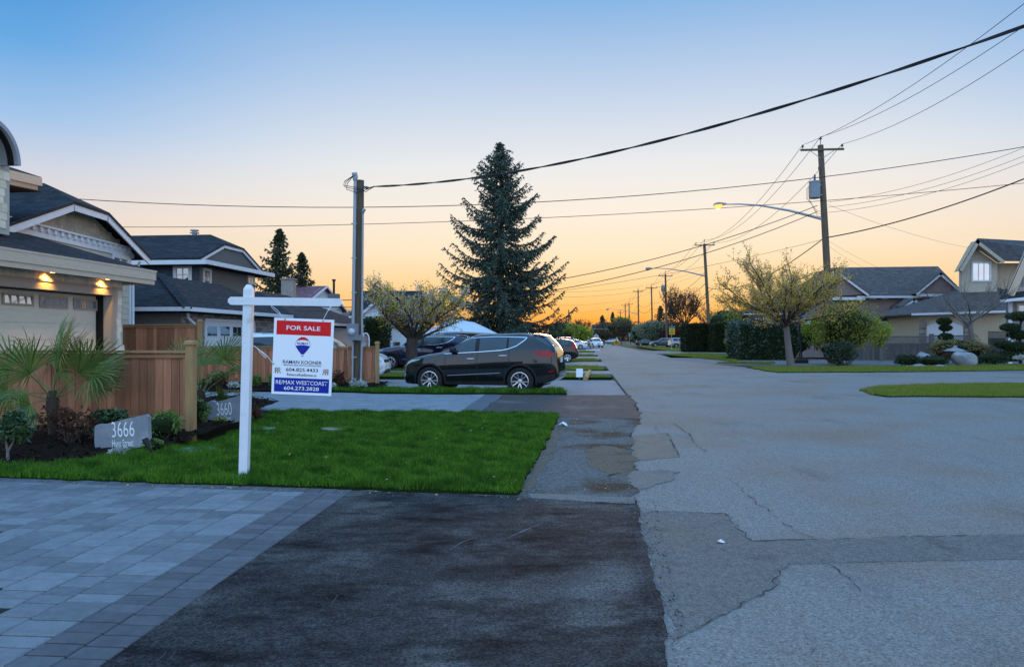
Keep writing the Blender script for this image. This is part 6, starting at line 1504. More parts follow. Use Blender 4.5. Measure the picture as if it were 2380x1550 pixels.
def broad_tree(name, label, cat, trunk, trad, limbs, sub, twig, leaves, seed, bark, leafsets, group=None, lift=.15, sides=6, trunk_mat=None, limb_fn=None):
    """trunk path, then limbs > branches > twigs; leafsets = (part name, material, leaves a twig, size, along limbs share)"""
    rg_ = random.Random(seed); r = np.random.default_rng(seed)
    base = Vector(trunk[0]); t = thing(name, label, cat, (base.x, base.y, 0), 0, group)
    tm = MB().tube(trunk, trad, 10); tm.build('trunk', trunk_mat or bark, t, smooth=60)
    top = Vector(trunk[-1]); bm_ = MB(); twm = MB(); tips = []
    nl, Ll, rl, spread = limbs; nb, Lb, rb = sub; nt_, Lt, rt = twig
    for i in range(nl):
        if limb_fn: d, L, st = limb_fn(i, rg_)
        else:
            a = 2 * math.pi * (i + rg_.uniform(-.3, .3)) / nl; e = spread * rg_.uniform(.6, 1.15); d = Vector((math.cos(a) * math.sin(e), math.sin(a) * math.sin(e), math.cos(e))); L = Ll * rg_.uniform(.75, 1.15); st = rg_.uniform(.8, 1)
        p0 = at_path([Vector(q) for q in trunk], st)[0]
        path, rad, d1 = limb(rg_, p0, d, L, rl, rl * .35, 6, .10, lift); bm_.tube(path, rad, sides, False)
        for j in range(nb):
            t_ = .25 + .75 * (j + rg_.random()) / nb; p1, dd = at_path(path, t_)
            d2 = (dd + Vector((rg_.gauss(0, .6), rg_.gauss(0, .6), rg_.gauss(.12, .4)))).normalized()
            path2, rad2, _ = limb(rg_, p1, d2, Lb * rg_.uniform(.6, 1.2) * (1.15 - .4 * t_), rb, rb * .35, 4, .14, lift); bm_.tube(path2, rad2, 5, False)
            tips.append((path2, 1))
            for k in range(nt_):
                t2 = .2 + .8 * (k + rg_.random()) / nt_; p2, de = at_path(path2, t2)
                d3 = (de + Vector((rg_.gauss(0, .65), rg_.gauss(0, .65), rg_.gauss(.15, .45)))).normalized()
                path3, rad3, _ = limb(rg_, p2, d3, Lt * rg_.uniform(.5, 1.25), rt, rt * .4, 3, .16, lift); twm.tube(path3, rad3, 3, False); tips.append((path3, 2))
    bm_.build('branches', bark, t, smooth=60); twm.build('twigs', bark, t)['kind'] = 'stuff'
    for pn, mat, per, size, sp_, asp, sel in leafsets:
        pts = []
        for path, lv in tips:
            if rg_.random() > sel: continue
            m = per if lv == 2 else per // 2
            for _ in range(m):
                p, d_ = at_path(path, rg_.random() ** .8); pts.append(tuple(jit(p, rg_, sp_)))
        if pts:
            v, f = leaf_quads(np.array(pts), size, r, asp); np_mesh(pn, v, f, mat, t)
    return t
L_cherry = leafmat('cherry_young_leaf', (0.46, 0.34, 0.03), (0.76, 0.58, 0.09), 0.55)
L_cherry_r = leafmat('cherry_bronze_leaf', (0.48, 0.29, 0.06), (0.72, 0.48, 0.13), 0.55)
L_bloss = leafmat('cherry_blossom', (0.5, 0.38, 0.39), (0.7, 0.58, 0.6), .4)
L_bloss2 = leafmat('fading_blossom', (0.34, 0.26, 0.21), (0.52, 0.41, 0.36), .4)
tb = P(1838, 853, 42.0)
broad_tree('cherry_tree', 'spreading cherry tree with straight banded trunk on the right verge', 'tree',
    [(tb.x, 42, 0), (tb.x - .10, 42, .8), (tb.x - .2, 42, 1.7), (tb.x - .27, 42, 2.55)], [.21, .185, .165, .16], (22, 3.7, .06, R(66)), (11, 1.35, .02), (6, .75, .008), 9, 21, M_bark,
    [('leaves', L_cherry, 5, .10, .06, .55, .9), ('bronze_leaves', L_cherry_r, 6, .095, .05, .55, .9), ('blossom', L_bloss2, 4, .085, .05, .8, .6)], lift=.30, trunk_mat=M_bark_pale)
tb = P(957, 860, 34.0)
broad_tree('cherry_tree', 'blossoming cherry tree with thick trunk in front of the navy vehicle', 'tree',
    [(tb.x + .05, 34, 0), (tb.x, 34, .6), (tb.x, 34, 1.25), (tb.x + .03, 34, 1.55)], [.31, .27, .25, .26], (17, 2.55, .08, R(56)), (10, .9, .024), (6, .55, .008), 9, 5, M_bark,
    [('leaves', L_cherry, 9, .085, .06, .55, .95), ('blossom', L_bloss, 12, .075, .07, .8, .4)], lift=.42)

def conifer(name, label, base, hgt, rad, seed, mat, tufts=1.0, whorl=.42, tsize=.24, group=None, z0=.08, lean=0.0, longs=()):
    rg_ = random.Random(seed); r = np.random.default_rng(seed); base = Vector(base)
    t = thing(name, label, 'tree', base, 0, group)
    tr = lambda z: base + Vector((lean * z, 0, z))
    MB().tube([tr(0), tr(hgt * .3), tr(hgt * .7), tr(hgt)], [hgt * .022, hgt * .017, hgt * .008, .015], 8).build('trunk', M_bark, t, smooth=60)
    bmb = MB(); C = []; D = []; z = hgt * z0
    spec = []
    while z < hgt - .12:
        f = z / hgt; nb = max(4, int(7 - 2 * f)); a0 = rg_.random() * 6.283
        for i in range(nb):
          if rg_.random() > .12: spec.append((z + rg_.uniform(-.2, .2) * (1 - f), a0 + 6.283 * i / nb + rg_.uniform(-.3, .3), rad(f) * rg_.choice([.55, .72, .86, .96, 1.03, 1.12])))
        z += whorl * (1 - .55 * f)
    for z_, a_, L_ in longs: spec.append((z_, a_, L_))
    for z, a, L in spec:
        f = z / hgt
        out = Vector((math.cos(a), math.sin(a), 0)); n = 7; path = []
        rise = .62 * f * f - .10; drp = .36 * (1 - f)
        for k in range(n + 1):
            s = k / n; path.append(tr(z) + out * L * s + UP * (L * (rise * s - drp * math.sin(s * 2.6) * .8 + .22 * s * s * s)) + Vector((rg_.gauss(0, .03), rg_.gauss(0, .03), 0)) * s)
        bmb.tube(path, [max(.008, .018 * L * (1 - k / n) + .006) for k in range(n + 1)], 4, False)
        side = Vector((-out.y, out.x, 0)); m = max(3, int(L / .16 * tufts))
        for k in range(m):
            s = .12 + .88 * k / m; p, dd = at_path(path, s)
            for sg in (-1, 1):
                ll = (.25 + .34 * L * (1 - s) * .6) * rg_.uniform(.6, 1.2); ll = min(ll, 1.1)
                dl_ = (side * sg * rg_.uniform(.5, 1) + dd * rg_.uniform(.3, .9) + UP * rg_.uniform(-1.15, -.1)).normalized(); q = max(2, int(ll / .11 * tufts))
                for j in range(q):
                    c = p + dl_ * ll * (j + rg_.random()) / q + UP * (-.12 * (j / q) ** 2); C.append(tuple(c)); D.append(tuple(dl_ + UP * rg_.uniform(-.5, .25)))
            C.append(tuple(p + UP * .02)); D.append(tuple(dd))
    for k in range(30):
        z = hgt * (1 - .05 * rg_.random()); C.append(tuple(tr(z) + Vector((rg_.gauss(0, .06), rg_.gauss(0, .06), 0)))); D.append((rg_.gauss(0, .5), rg_.gauss(0, .5), 1))
    bmb.build('branches', M_bark, t)
    C = np.array(C); D = np.array(D); D /= np.linalg.norm(D, axis=1)[:, None]
    C2 = np.concatenate([C, C + r.normal(0, .05, C.shape)]); D2 = np.concatenate([D, D])
    v, fq = leaf_quads(C2, tsize, r, .38, 0, D2 * 2.2); np_mesh('needles', v, fq, mat, t)
    return t
L_spruce = leafmat('blue_spruce_needles', (0.03, 0.052, 0.036), (0.115, 0.155, 0.12), .15, bias=1.3)
L_fir = leafmat('dark_fir_needles', (0.03, 0.042, 0.022), (0.085, 0.1, 0.055), .12)
rs = lambda f: float(np.interp(f, [0, .1, .2, .4, .55, .7, .85, .93, 1.0], [4.2, 4.5, 4.3, 4.1, 3.5, 2.9, 1.5, .85, .12]))
conifer('spruce_tree', 'tall blue green spruce rising behind the graphite vehicle', (P(1163, 800, 55).x, 55, 0), 15.5, rs, 3, L_spruce, 1.1, .48, .21, z0=.055,
        longs=((3.6, -.12, 5.5), (2.9, .1, 5.0), (4.6, -.05, 4.6), (6.4, .05, 4.9), (5.6, -.2, 4.7), (8.0, -.1, 4.0), (9.1, 3.2, 3.6), (6.3, 3.3, 4.4)))
rf = lambda f: float(np.interp(f, [0, .3, .6, .85, 1.0], [3.6, 3.4, 2.4, 1.0, .1]))
b_ = P(650, 760, 75); conifer('fir_tree', 'dark fir left of the pair behind the rooftops', (b_.x, 75, 0), 12.2, rf, 7, L_fir, .6, .5, .36, z0=.2)
b_ = P(702, 760, 78); conifer('fir_tree', 'shorter dark fir right of the pair behind the rooftops', (b_.x, 78, 0), 10.2, lambda f: rf(f) * .8, 8, L_fir, .6, .5, .36, z0=.2)

def shrub(name, label, c, rx, ry, rz_, n, size, mat, seed, cat='shrub', core=True, core_mat=None, clump=14, asp=.5, group=None, stem=None, flat=.0, parts=None, dirs_out=.5):
    """leaf mass heaped from smaller clumps, with twigs inside; c is the centre of its foot"""
    rg_ = random.Random(seed); r = np.random.default_rng(seed); c = Vector(c); t = thing(name, label, cat, c, 0, group)
    cl = []
    for i in range(clump):
        v_ = Vector((rg_.gauss(0, 1), rg_.gauss(0, 1), rg_.gauss(0, 1))).normalized() * rg_.uniform(.35, .72)
        cl.append((Vector((v_.x * rx, v_.y * ry, rz_ * (1 + v_.z) * .98)), rg_.uniform(.32, .52)))
    per = n // clump; P_ = []; O_ = []
    for q, s in cl:
        d = r.normal(size=(per, 3)); d /= np.linalg.norm(d, axis=1)[:, None]; k = (.55 + .5 * r.random(per) ** .6)[:, None]
        p = np.array(q) + d * k * np.array([rx * s, ry * s, rz_ * s]); P_.append(p); O_.append(d)
    P_ = np.concatenate(P_); O_ = np.concatenate(O_); P_[:, 2] = np.maximum(P_[:, 2], .02); P_ += np.array(c)
    # loose shoots that break the outline
    tw = MB(); sp_pts = []
    for _ in range(clump * 3):
        k = rg_.randrange(len(P_)); p = Vector(P_[k]); o = Vector(O_[k]); d = (o + UP * rg_.uniform(.2, 1.0) + Vector((rg_.gauss(0, .3), rg_.gauss(0, .3), 0))).normalized(); ln = (rx + rz_) * .5 * rg_.uniform(.15, .4)
        tw.tube([p - d * ln * .3, p + d * ln], [.004 + .002 * rz_, .002], 3, False)
        for j in range(max(4, int(ln / size * 3))): sp_pts.append(tuple(p + d * ln * rg_.random() + Vector((rg_.gauss(0, size * .3), rg_.gauss(0, size * .3), rg_.gauss(0, size * .3)))))
    if sp_pts:
        P_ = np.concatenate([P_, np.array(sp_pts)]); O_ = np.concatenate([O_, np.tile(np.array([[0, 0, .6]]), (len(sp_pts), 1))])
    v, f = leaf_quads(P_, size, r, asp, 0, O_ * dirs_out * 2); np_mesh('foliage', v, f, mat, t)
    for q, s in cl:
        p0 = c + Vector((rg_.gauss(0, rx * .12), rg_.gauss(0, ry * .12), 0)); tw.tube([p0, p0.lerp(c + q, .5) + Vector((0, 0, -.05 * rz_)), c + q], [.012 + .012 * rz_, .01 + .006 * rz_, .004], 5, False)
    tw.build('stems', M_bark, t)
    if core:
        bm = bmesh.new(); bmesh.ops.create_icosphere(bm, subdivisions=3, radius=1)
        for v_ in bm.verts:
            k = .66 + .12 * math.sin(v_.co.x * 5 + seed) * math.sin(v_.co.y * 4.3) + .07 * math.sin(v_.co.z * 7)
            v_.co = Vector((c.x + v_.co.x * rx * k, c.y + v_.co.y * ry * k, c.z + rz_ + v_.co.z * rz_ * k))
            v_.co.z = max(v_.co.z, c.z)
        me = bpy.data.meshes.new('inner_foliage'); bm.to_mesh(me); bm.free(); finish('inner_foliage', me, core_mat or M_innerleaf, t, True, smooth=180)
    return t
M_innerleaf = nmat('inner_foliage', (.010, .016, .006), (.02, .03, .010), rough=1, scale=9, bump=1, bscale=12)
def hedge(name, label, x0, x1, y0, y1, h, n, size, mat, seed, cat='hedge', asp=.5, up=0.0, rough=.08, group=None):
    r = np.random.default_rng(seed); t = thing(name, label, cat, ((x0 + x1) / 2, (y0 + y1) / 2, 0), 0, group)
    A = [(x1 - x0) * h, (y1 - y0) * h, (x1 - x0) * (y1 - y0)]; S = 2 * A[0] + 2 * A[1] + A[2]; P_ = []; O_ = []
    def face(k, f, o):
        m = int(n * k / S); a, b = r.random(m), r.random(m); P_.append(np.array(f(a, b)).T); O_.append(np.tile(np.array(o, float), (m, 1)))
    face(A[0], lambda a, b: (x0 + (x1 - x0) * a, y0 + 0 * a, h * b), (0, -1, up)); face(A[0], lambda a, b: (x0 + (x1 - x0) * a, y1 + 0 * a, h * b), (0, 1, up))
    face(A[1], lambda a, b: (x0 + 0 * a, y0 + (y1 - y0) * a, h * b), (-1, 0, up)); face(A[1], lambda a, b: (x1 + 0 * a, y0 + (y1 - y0) * a, h * b), (1, 0, up))
    face(A[2], lambda a, b: (x0 + (x1 - x0) * a, y0 + (y1 - y0) * b, h + 0 * a), (0, 0, 1))
    P_ = np.concatenate(P_); O_ = np.concatenate(O_)
    w = np.sin(P_[:, 0] * 3.1 + P_[:, 2] * .7) * np.sin(P_[:, 1] * 2.7 + 1) + .5 * np.sin(P_[:, 0] * 7.3 + P_[:, 2] * 2.1)
    P_ += O_ * (rough * w[:, None]) + r.normal(0, rough * .6, P_.shape); P_[:, 2] = np.maximum(P_[:, 2], .02)
    v, f = leaf_quads(P_, size, r, asp, 0, O_ * 1.1); np_mesh('foliage', v, f, mat, t)
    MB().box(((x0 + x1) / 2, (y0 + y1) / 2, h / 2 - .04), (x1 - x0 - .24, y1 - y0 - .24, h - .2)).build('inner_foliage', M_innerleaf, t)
    return t
L_dark = leafmat('dark_evergreen_leaf', (0.018, 0.036, 0.015), (0.060, 0.090, 0.036), .15)
L_laurel = leafmat('laurel_leaf', (0.021, 0.042, 0.021), (0.075, 0.112, 0.060), .12, rough=.35, spec=.6)
L_cedar = leafmat('cedar_hedge_leaf', (0.017, 0.025, 0.010), (0.049, 0.059, 0.022), .15)
L_lime = leafmat('lime_leaf', (0.18, 0.24, 0.02), (0.4, 0.44, 0.06), .4)
L_olive = leafmat('olive_leaf', (0.15, 0.17, 0.035), (0.34, 0.34, 0.075), .35)
L_grey = leafmat('grey_green_leaf', (0.134, 0.154, 0.100), (0.270, 0.288, 0.180), .35)
L_brown = leafmat('brown_twig_leaf', (0.090, 0.068, 0.045), (0.180, 0.135, 0.083), .3)
L_yellow = leafmat('yellow_bloom', (.30, .22, .03), (.45, .33, .06), .45)
L_straw = leafmat('straw_leaf', (0.150, 0.128, 0.045), (0.300, 0.240, 0.105), .35)
L_rust = leafmat('rusty_leaf', (.07, .03, .02), (.14, .06, .035), .3)
L_white = leafmat('pale_leaf', (.42, .44, .40), (.58, .6, .56), .3)
L_rhodo = leafmat('rhododendron_leaf', (0.030, 0.068, 0.027), (0.090, 0.150, 0.053), .15, rough=.4, spec=.5)
L_box = leafmat('boxwood_leaf', (0.067, 0.144, 0.029), (0.192, 0.288, 0.067), .25)

# right side greenery
hedge('cedar_hedge', 'tall dark clipped cedar hedge behind the second pole', U(1590, 88), U(1650, 88), 87, 89.5, 3.15, 9000, .20, L_cedar, 31, up=.8)
hedge('cedar_hedge', 'tall dark clipped cedar hedge right of the second pole', U(1653, 86), U(1712, 86), 85, 87.5, 3.15, 9000, .20, L_cedar, 32, up=.8)
hedge('laurel_hedge', 'big dark glossy laurel hedge left of the straight cherry trunk', U(1712, 55), U(1852, 55), 54.5, 57.5, 2.62, 9000, .17, L_laurel, 33, rough=.17)
shrub('forsythia', 'yellow flowering bush peeping left of the laurel', (U(1716, 57), 58.2, .6), .7, .7, .95, 1500, .12, L_yellow, 34, 'bush', clump=9)
shrub('garden_bush', 'dark green bush behind the cherry trunk beside the hoop', (U(1858, 56), 57, 0), 1.7, 1.2, 1.5, 4000, .14, L_dark, 35, 'bush', clump=14)
shrub('garden_tree', 'loose lime green tree right of the main pole foot', (U(1968, 45.4), 45.4, .5), 2.05, 1.2, 1.75, 9000, .13, L_olive, 36, 'tree', clump=30, core=True)
shrub('garden_bush', 'bright lime bush at the right flank of the loose green tree', (U(2035, 49), 48.8, 1.0), .9, .9, 1.0, 2200, .13, L_lime, 37, 'bush', clump=12, core=False)
shrub('garden_bush', 'lime leaved bush behind the basketball backboard', (U(1905, 54), 54.2, .7), 1.3, 1.0, 1.35, 3600, .13, L_lime, 43, 'bush', clump=14)
shrub('garden_bush', 'dark shrub at the near end of the lattice fence', (U(1942, 44.6), 44.4, 0), 1.15, .8, .82, 4200, .12, L_laurel, 38, 'bush', clump=14)
# rock garden
shrub('garden_bush', 'wide straw coloured bush behind the boulders', (U(2235, 45), 45.5, .2), 2.1, 1.0, .72, 5200, .13, L_straw, 39, 'bush', clump=22)
shrub('garden_bush', 'low dark planting left of the big boulder', (U(2175, 43), 43.2, 0), 1.0, .6, .3, 2000, .10, L_dark, 40, 'bush', clump=12)
shrub('garden_bush', 'low dark planting at the left end of the rock garden', (U(2110, 43.5), 43.6, 0), .8, .5, .33, 1800, .10, L_dark, 41, 'bush', clump=10)
shrub('garden_bush', 'dark low planting right of the big boulder', (U(2315, 43.5), 43.8, 0), 1.3, .7, .42, 2600, .10, L_dark, 42, 'bush', clump=12)
shrub('flower_clump', 'clump of pale flowers at the right edge', (U(2368, 43), 43, .25), .45, .3, .2, 500, .09, L_white, 44, 'flowers', clump=6, core=False)
shrub('flower_clump', 'rust orange foliage clump above the left boulder', (U(2205, 44), 44.3, .35), .5, .3, .2, 500, .08, L_rust, 45, 'bush', clump=6, core=False)
M_boulder = nmat('granite_boulder', (.27, .27, .28), (.19, .19, .20), rough=.9, scale=3, detail=10, bump=.8, bscale=14, c3=(.34, .33, .32), s3=2, t3=(.5, .7))
def boulder(label, u0, u1, vt, vb, Y, seed, dep=.8, peak=0.0, name='boulder'):
    x0, x1 = U(u0, Y), U(u1, Y); zt_ = ZE(vt, Y); rg_ = random.Random(seed)
    bm = bmesh.new(); bmesh.ops.create_icosphere(bm, subdivisions=3, radius=1); w = (x1 - x0) / 2; ph = [rg_.uniform(0, 6) for _ in range(6)]
    cuts = [(Vector((rg_.gauss(0, 1), rg_.gauss(0, 1), rg_.gauss(.2, .7))).normalized(), rg_.uniform(.62, .85)) for _ in range(16)]
    for v_ in bm.verts:
        p = v_.co.copy()
        for n_, d_ in cuts:
            e = p.dot(n_) - d_
            if e > 0: p -= n_ * e * .85
        p *= 1 + .04 * math.sin(p.x * 6 + ph[0]) * math.sin(p.y * 5 + ph[1])
        k = 1 + peak * (p.x)
        v_.co = Vector(((x0 + x1) / 2 + p.x * w * 1.12, Y + dep * .5 + p.y * dep * .55, max(-.05, zt_ * (.42 + p.z * .66 * k))))
    me = bpy.data.meshes.new(name); bm.to_mesh(me); bm.free()
    return tag(finish(name, me, M_boulder, None, True, smooth=24), label, 'boulder')
boulder('large pale granite boulder with a pointed top at right', 2228, 2281, 817, 852, 42.4, 3, 1.1, -.1)
boulder('rounded grey boulder left of the stone lantern', 2128, 2172, 819, 840, 43.6, 5, 1.0, .1)
boulder('small pale edging stone below the rounded boulder', 2126, 2155, 846, 858, 40.8, 7, .4, name='edging_stone')
boulder('small edging stone at the left end of the rock garden', 2104, 2124, 850, 858, 40.9, 8, .4, name='edging_stone')
boulder('long low edging stone left of the large boulder', 2176, 2204, 848, 857, 41.0, 9, .4, name='edging_stone')
# stone lantern
lp = P(2219, 815, 44.6); lan = thing('stone_lantern', 'low stone lantern with wide flat roof behind the boulders', 'lantern', (lp.x, 44.6, 0))
MB().lathe([(.28, 0), (.24, .1), (.16, .14), (.16, .42), (.26, .46), (.26, .5)], 8, Matrix.Translation((lp.x, 44.6, .0))).build('pedestal', M_boulder, lan)
mb = MB()
for a in range(4):
    mb.box((lp.x + .17 * (1 if a % 2 else -1), 44.6 + .17 * (1 if a // 2 else -1), .64), (.08, .08, .28))
mb.build('lamp_posts', M_boulder, lan)['kind'] = 'stuff'
MB().lathe([(.62, .78), (.66, .82), (.40, .92), (.12, 1.0), (.1, 1.1), (.03, 1.14)], 8, Matrix.Translation((lp.x, 44.6, 0))).build('roof', M_boulder, lan)
# cloud pruned pines
def topiary(label, Y, trunk_uv, pads, seed):
    u0, v0 = trunk_uv[0]; t = thing('cloud_pine', label, 'topiary', (U(u0, Y), Y, 0)); rg_ = random.Random(seed); r = np.random.default_rng(seed)
    pth = [Vector((U(u, Y), Y, max(0, ZE(v, Y)))) for u, v in trunk_uv]; MB().tube(pth, [.09 - .05 * i / (len(pth) - 1) for i in range(len(pth))], 8).build('trunk', M_bark, t, smooth=60)
    for u, v, ru, rv in pads:
        c = np.array([U(u, Y), Y + rg_.uniform(-.15, .15), ZE(v, Y)]); a, b = ru * Y / F, rv * Y / F; n = int(700 + 900 * a)
        d = r.normal(size=(n, 3)); d /= np.linalg.norm(d, axis=1)[:, None]; k = (.8 + .25 * r.random(n))[:, None]
        v_, f = leaf_quads(c + d * k * np.array([a, a * .85, b]), .13, r, .3, 0, d * 1.2); pad = np_mesh('foliage_pad', v_, f, L_dark, t)
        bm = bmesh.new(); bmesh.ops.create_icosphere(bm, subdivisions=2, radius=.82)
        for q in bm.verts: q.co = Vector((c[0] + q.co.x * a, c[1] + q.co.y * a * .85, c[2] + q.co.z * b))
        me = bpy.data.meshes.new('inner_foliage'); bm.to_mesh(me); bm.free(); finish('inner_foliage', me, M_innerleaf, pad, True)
        MB().tube([at_path(pth, .6)[0].lerp(Vector(c), .1), Vector(c) - UP * b * .4], .035, 5).build('limb', M_bark, t)
    return t
topiary('three tiered cloud pruned pine in front of the lattice fence', 47.5, [(2195, 838), (2197, 800), (2193, 770), (2193, 752)], [(2193, 747, 16, 8.5), (2198, 762, 14, 7), (2197, 783, 16, 8.5)], 3)
topiary('large layered cloud pruned pine at the right edge', 44, [(2372, 845), (2372, 800), (2368, 770), (2374, 740)], [(2374, 735, 36, 11), (2345, 761, 22, 9), (2372, 778, 30, 10), (2330, 800, 20, 8), (2362, 806, 36, 11), (2345, 828, 40, 12)], 4)
# bare trees
def bare(label, base, trunk, trad, limbs, sub, twig, seed, lift=.2, buds=None, name='bare_tree', group=None, mat=None):
    ls = [('buds', buds[0], buds[1], buds[2], .05, .5, .8)] if buds else []
    return broad_tree(name, label, 'tree', trunk, trad, limbs, sub, twig, 0, seed, mat or M_bark, ls, lift=lift, group=group)
tb = P(2262, 800, 46.5)
bare('bare leafless tree with pale spreading limbs before the beige garage', None, [(tb.x + .1, 46.5, 0), (tb.x - .02, 46.5, 1.2), (tb.x - .15, 46.5, 2.0), (tb.x - .2, 46.5, 2.5)], [.2, .17, .15, .14], (9, 3.0, .062, R(58)), (8, 1.15, .02), (5, .75, .007), 51, .35, mat=M_bark_pale)
L_plumbud = leafmat('plum_bud', (.10, .045, .03), (.2, .09, .05), .4)
tb = P(1597, 815, 125)
bare('bare reddish tree standing against the glow behind the second pole', None, [(U(1590, 125), 125, 0), (U(1588, 125), 125, 2.2), (U(1590, 125), 125, 4.0)], [.3, .24, .22], (13, 5.2, .10, R(55)), (9, 2.6, .045), (6, 1.4, .016), 52, .45, (L_plumbud, 7, .22))
bare('low bare tree with reddish crown beyond the cedar hedge', None, [(U(1660, 140), 140, 0), (U(1660, 140), 140, 3.0)], [.25, .2], (10, 4.0, .09, R(62)), (7, 2.0, .04), (5, 1.2, .015), 53, .3, (L_plumbud, 6, .22))
# greenery up the street
shrub('willow_bush', 'rounded lime green bush at the left far up the street', (U(1330, 150), 150, 0), 4.2, 3.5, 2.5, 9000, .35, L_lime, 61, 'bush', clump=26)
shrub('willow_bush', 'olive bush behind the dark wagon up the street', (U(1300, 120), 120, 0), 2.6, 2.2, 2.0, 5000, .3, L_olive, 62, 'bush', clump=18)
shrub('mop_head_tree', 'broad brown clipped mop head tree over the far barrier', (U(1446, 210), 210, 2.2), 5.2, 3.6, 2.2, 9000, .35, L_brown, 63, 'tree', clump=26)
shrub('street_tree', 'yellow green tree crown above the brown clipped tree', (U(1448, 222), 222, 3.6), 3.4, 3.2, 2.2, 5000, .38, L_olive, 64, 'tree', clump=22)
shrub('street_tree', 'pale grey green leafy tree left of the grey green vehicle', (U(1528, 155), 156, .6), 4.0, 3.4, 2.5, 10000, .3, L_grey, 65, 'tree', clump=30)
shrub('street_tree', 'grey leafy tree behind the no exit sign', (U(1492, 168), 168, .4), 3.0, 2.8, 2.2, 7000, .32, L_grey, 66, 'tree', clump=24)
shrub('street_bush', 'dark purple brown bush behind the no exit sign', (U(1565, 150), 150, .0), 2.6, 2.4, 2.6, 6000, .3, L_rust, 67, 'bush', clump=20)
shrub('street_bush', 'dark evergreen bush beside the far street name sign', (U(1480, 190), 190, 0), 2.2, 2, 1.8, 3500, .3, L_dark, 68, 'bush', clump=14)
shrub('street_tree', 'brown grey tree left of the far street end', (U(1412, 290), 290, .5), 6.5, 5, 3.6, 8000, .55, L_brown, 69, 'tree', clump=26)
shrub('street_tree', 'dim olive tree closing the street behind the far pickup', (U(1398, 330), 330, .0), 4.5, 4, 2.4, 5000, .55, L_brown, 70, 'tree', clump=20)
shrub('street_tree', 'dark leafy mass of trees far left of the street end', (U(1372, 330), 330, 0), 5.5, 4, 2.2, 6000, .6, L_dark, 71, 'tree', clump=20)
conifer('fir_tree', 'ragged dark conifer standing up near the far street end', (U(1400, 300), 300, 0), 10.5, lambda f: rf(f) * 1.1, 17, L_fir, .35, .9, .7, z0=.3)
conifer('fir_tree', 'tall narrow dark conifer right of the far street end', (U(1424, 290), 290, 0), 11.5, lambda f: rf(f) * .75, 18, L_fir, .35, .9, .7, z0=.3)
conifer('fir_tree', 'small dark conifer left of the reddish bare tree', (U(1560, 175), 175, 0), 9.6, lambda f: rf(f) * .9, 19, L_fir, .45, .7, .5, z0=.2)
conifer('fir_tree', 'dark pointed conifer behind the pale grey green tree', (U(1535, 190), 190, 0), 9.5, lambda f: rf(f) * .9, 20, L_fir, .45, .7, .5, z0=.2)
bare('brown bare tree on the left beside the far conifers', None, [(U(1352, 240), 240, 0), (U(1352, 240), 240, 3)], [.3, .25], (10, 3.4, .10, R(60)), (7, 2.0, .06), (5, 1.4, .03), 54, .3, (L_plumbud, 6, .35))
shrub('street_tree', 'olive tree with yellow tips behind the grey house at right', (U(1690, 120), 121, 1.5), 3.6, 3, 2.6, 7000, .3, L_olive, 72, 'tree', clump=22)
# beside the left houses
hedge('cedar_hedge', 'very dark cedar hedge between the utility pole and the clapboard house', U(847, 43), U(888, 43), 43, 45.5, 2.6, 3500, .18, L_cedar, 75, up=.8)
shrub('garden_bush', 'dark bush under the skirts of the tall spruce', (U(1235, 56), 57, 0), 2.8, 1.6, 1.1, 4000, .2, L_dark, 76, 'bush', clump=16)
shrub('garden_bush', 'dark bush left below the tall spruce', (U(1120, 57), 58, 0), 3.0, 1.6, 1.3, 4000, .2, L_dark, 77, 'bush', clump=16)
shrub('garden_bush', 'dark green bush right of the spruce by the wagon', (U(1285, 85), 85, 0), 1.6, 1.4, .95, 2600, .2, L_dark, 78, 'bush', clump=12)

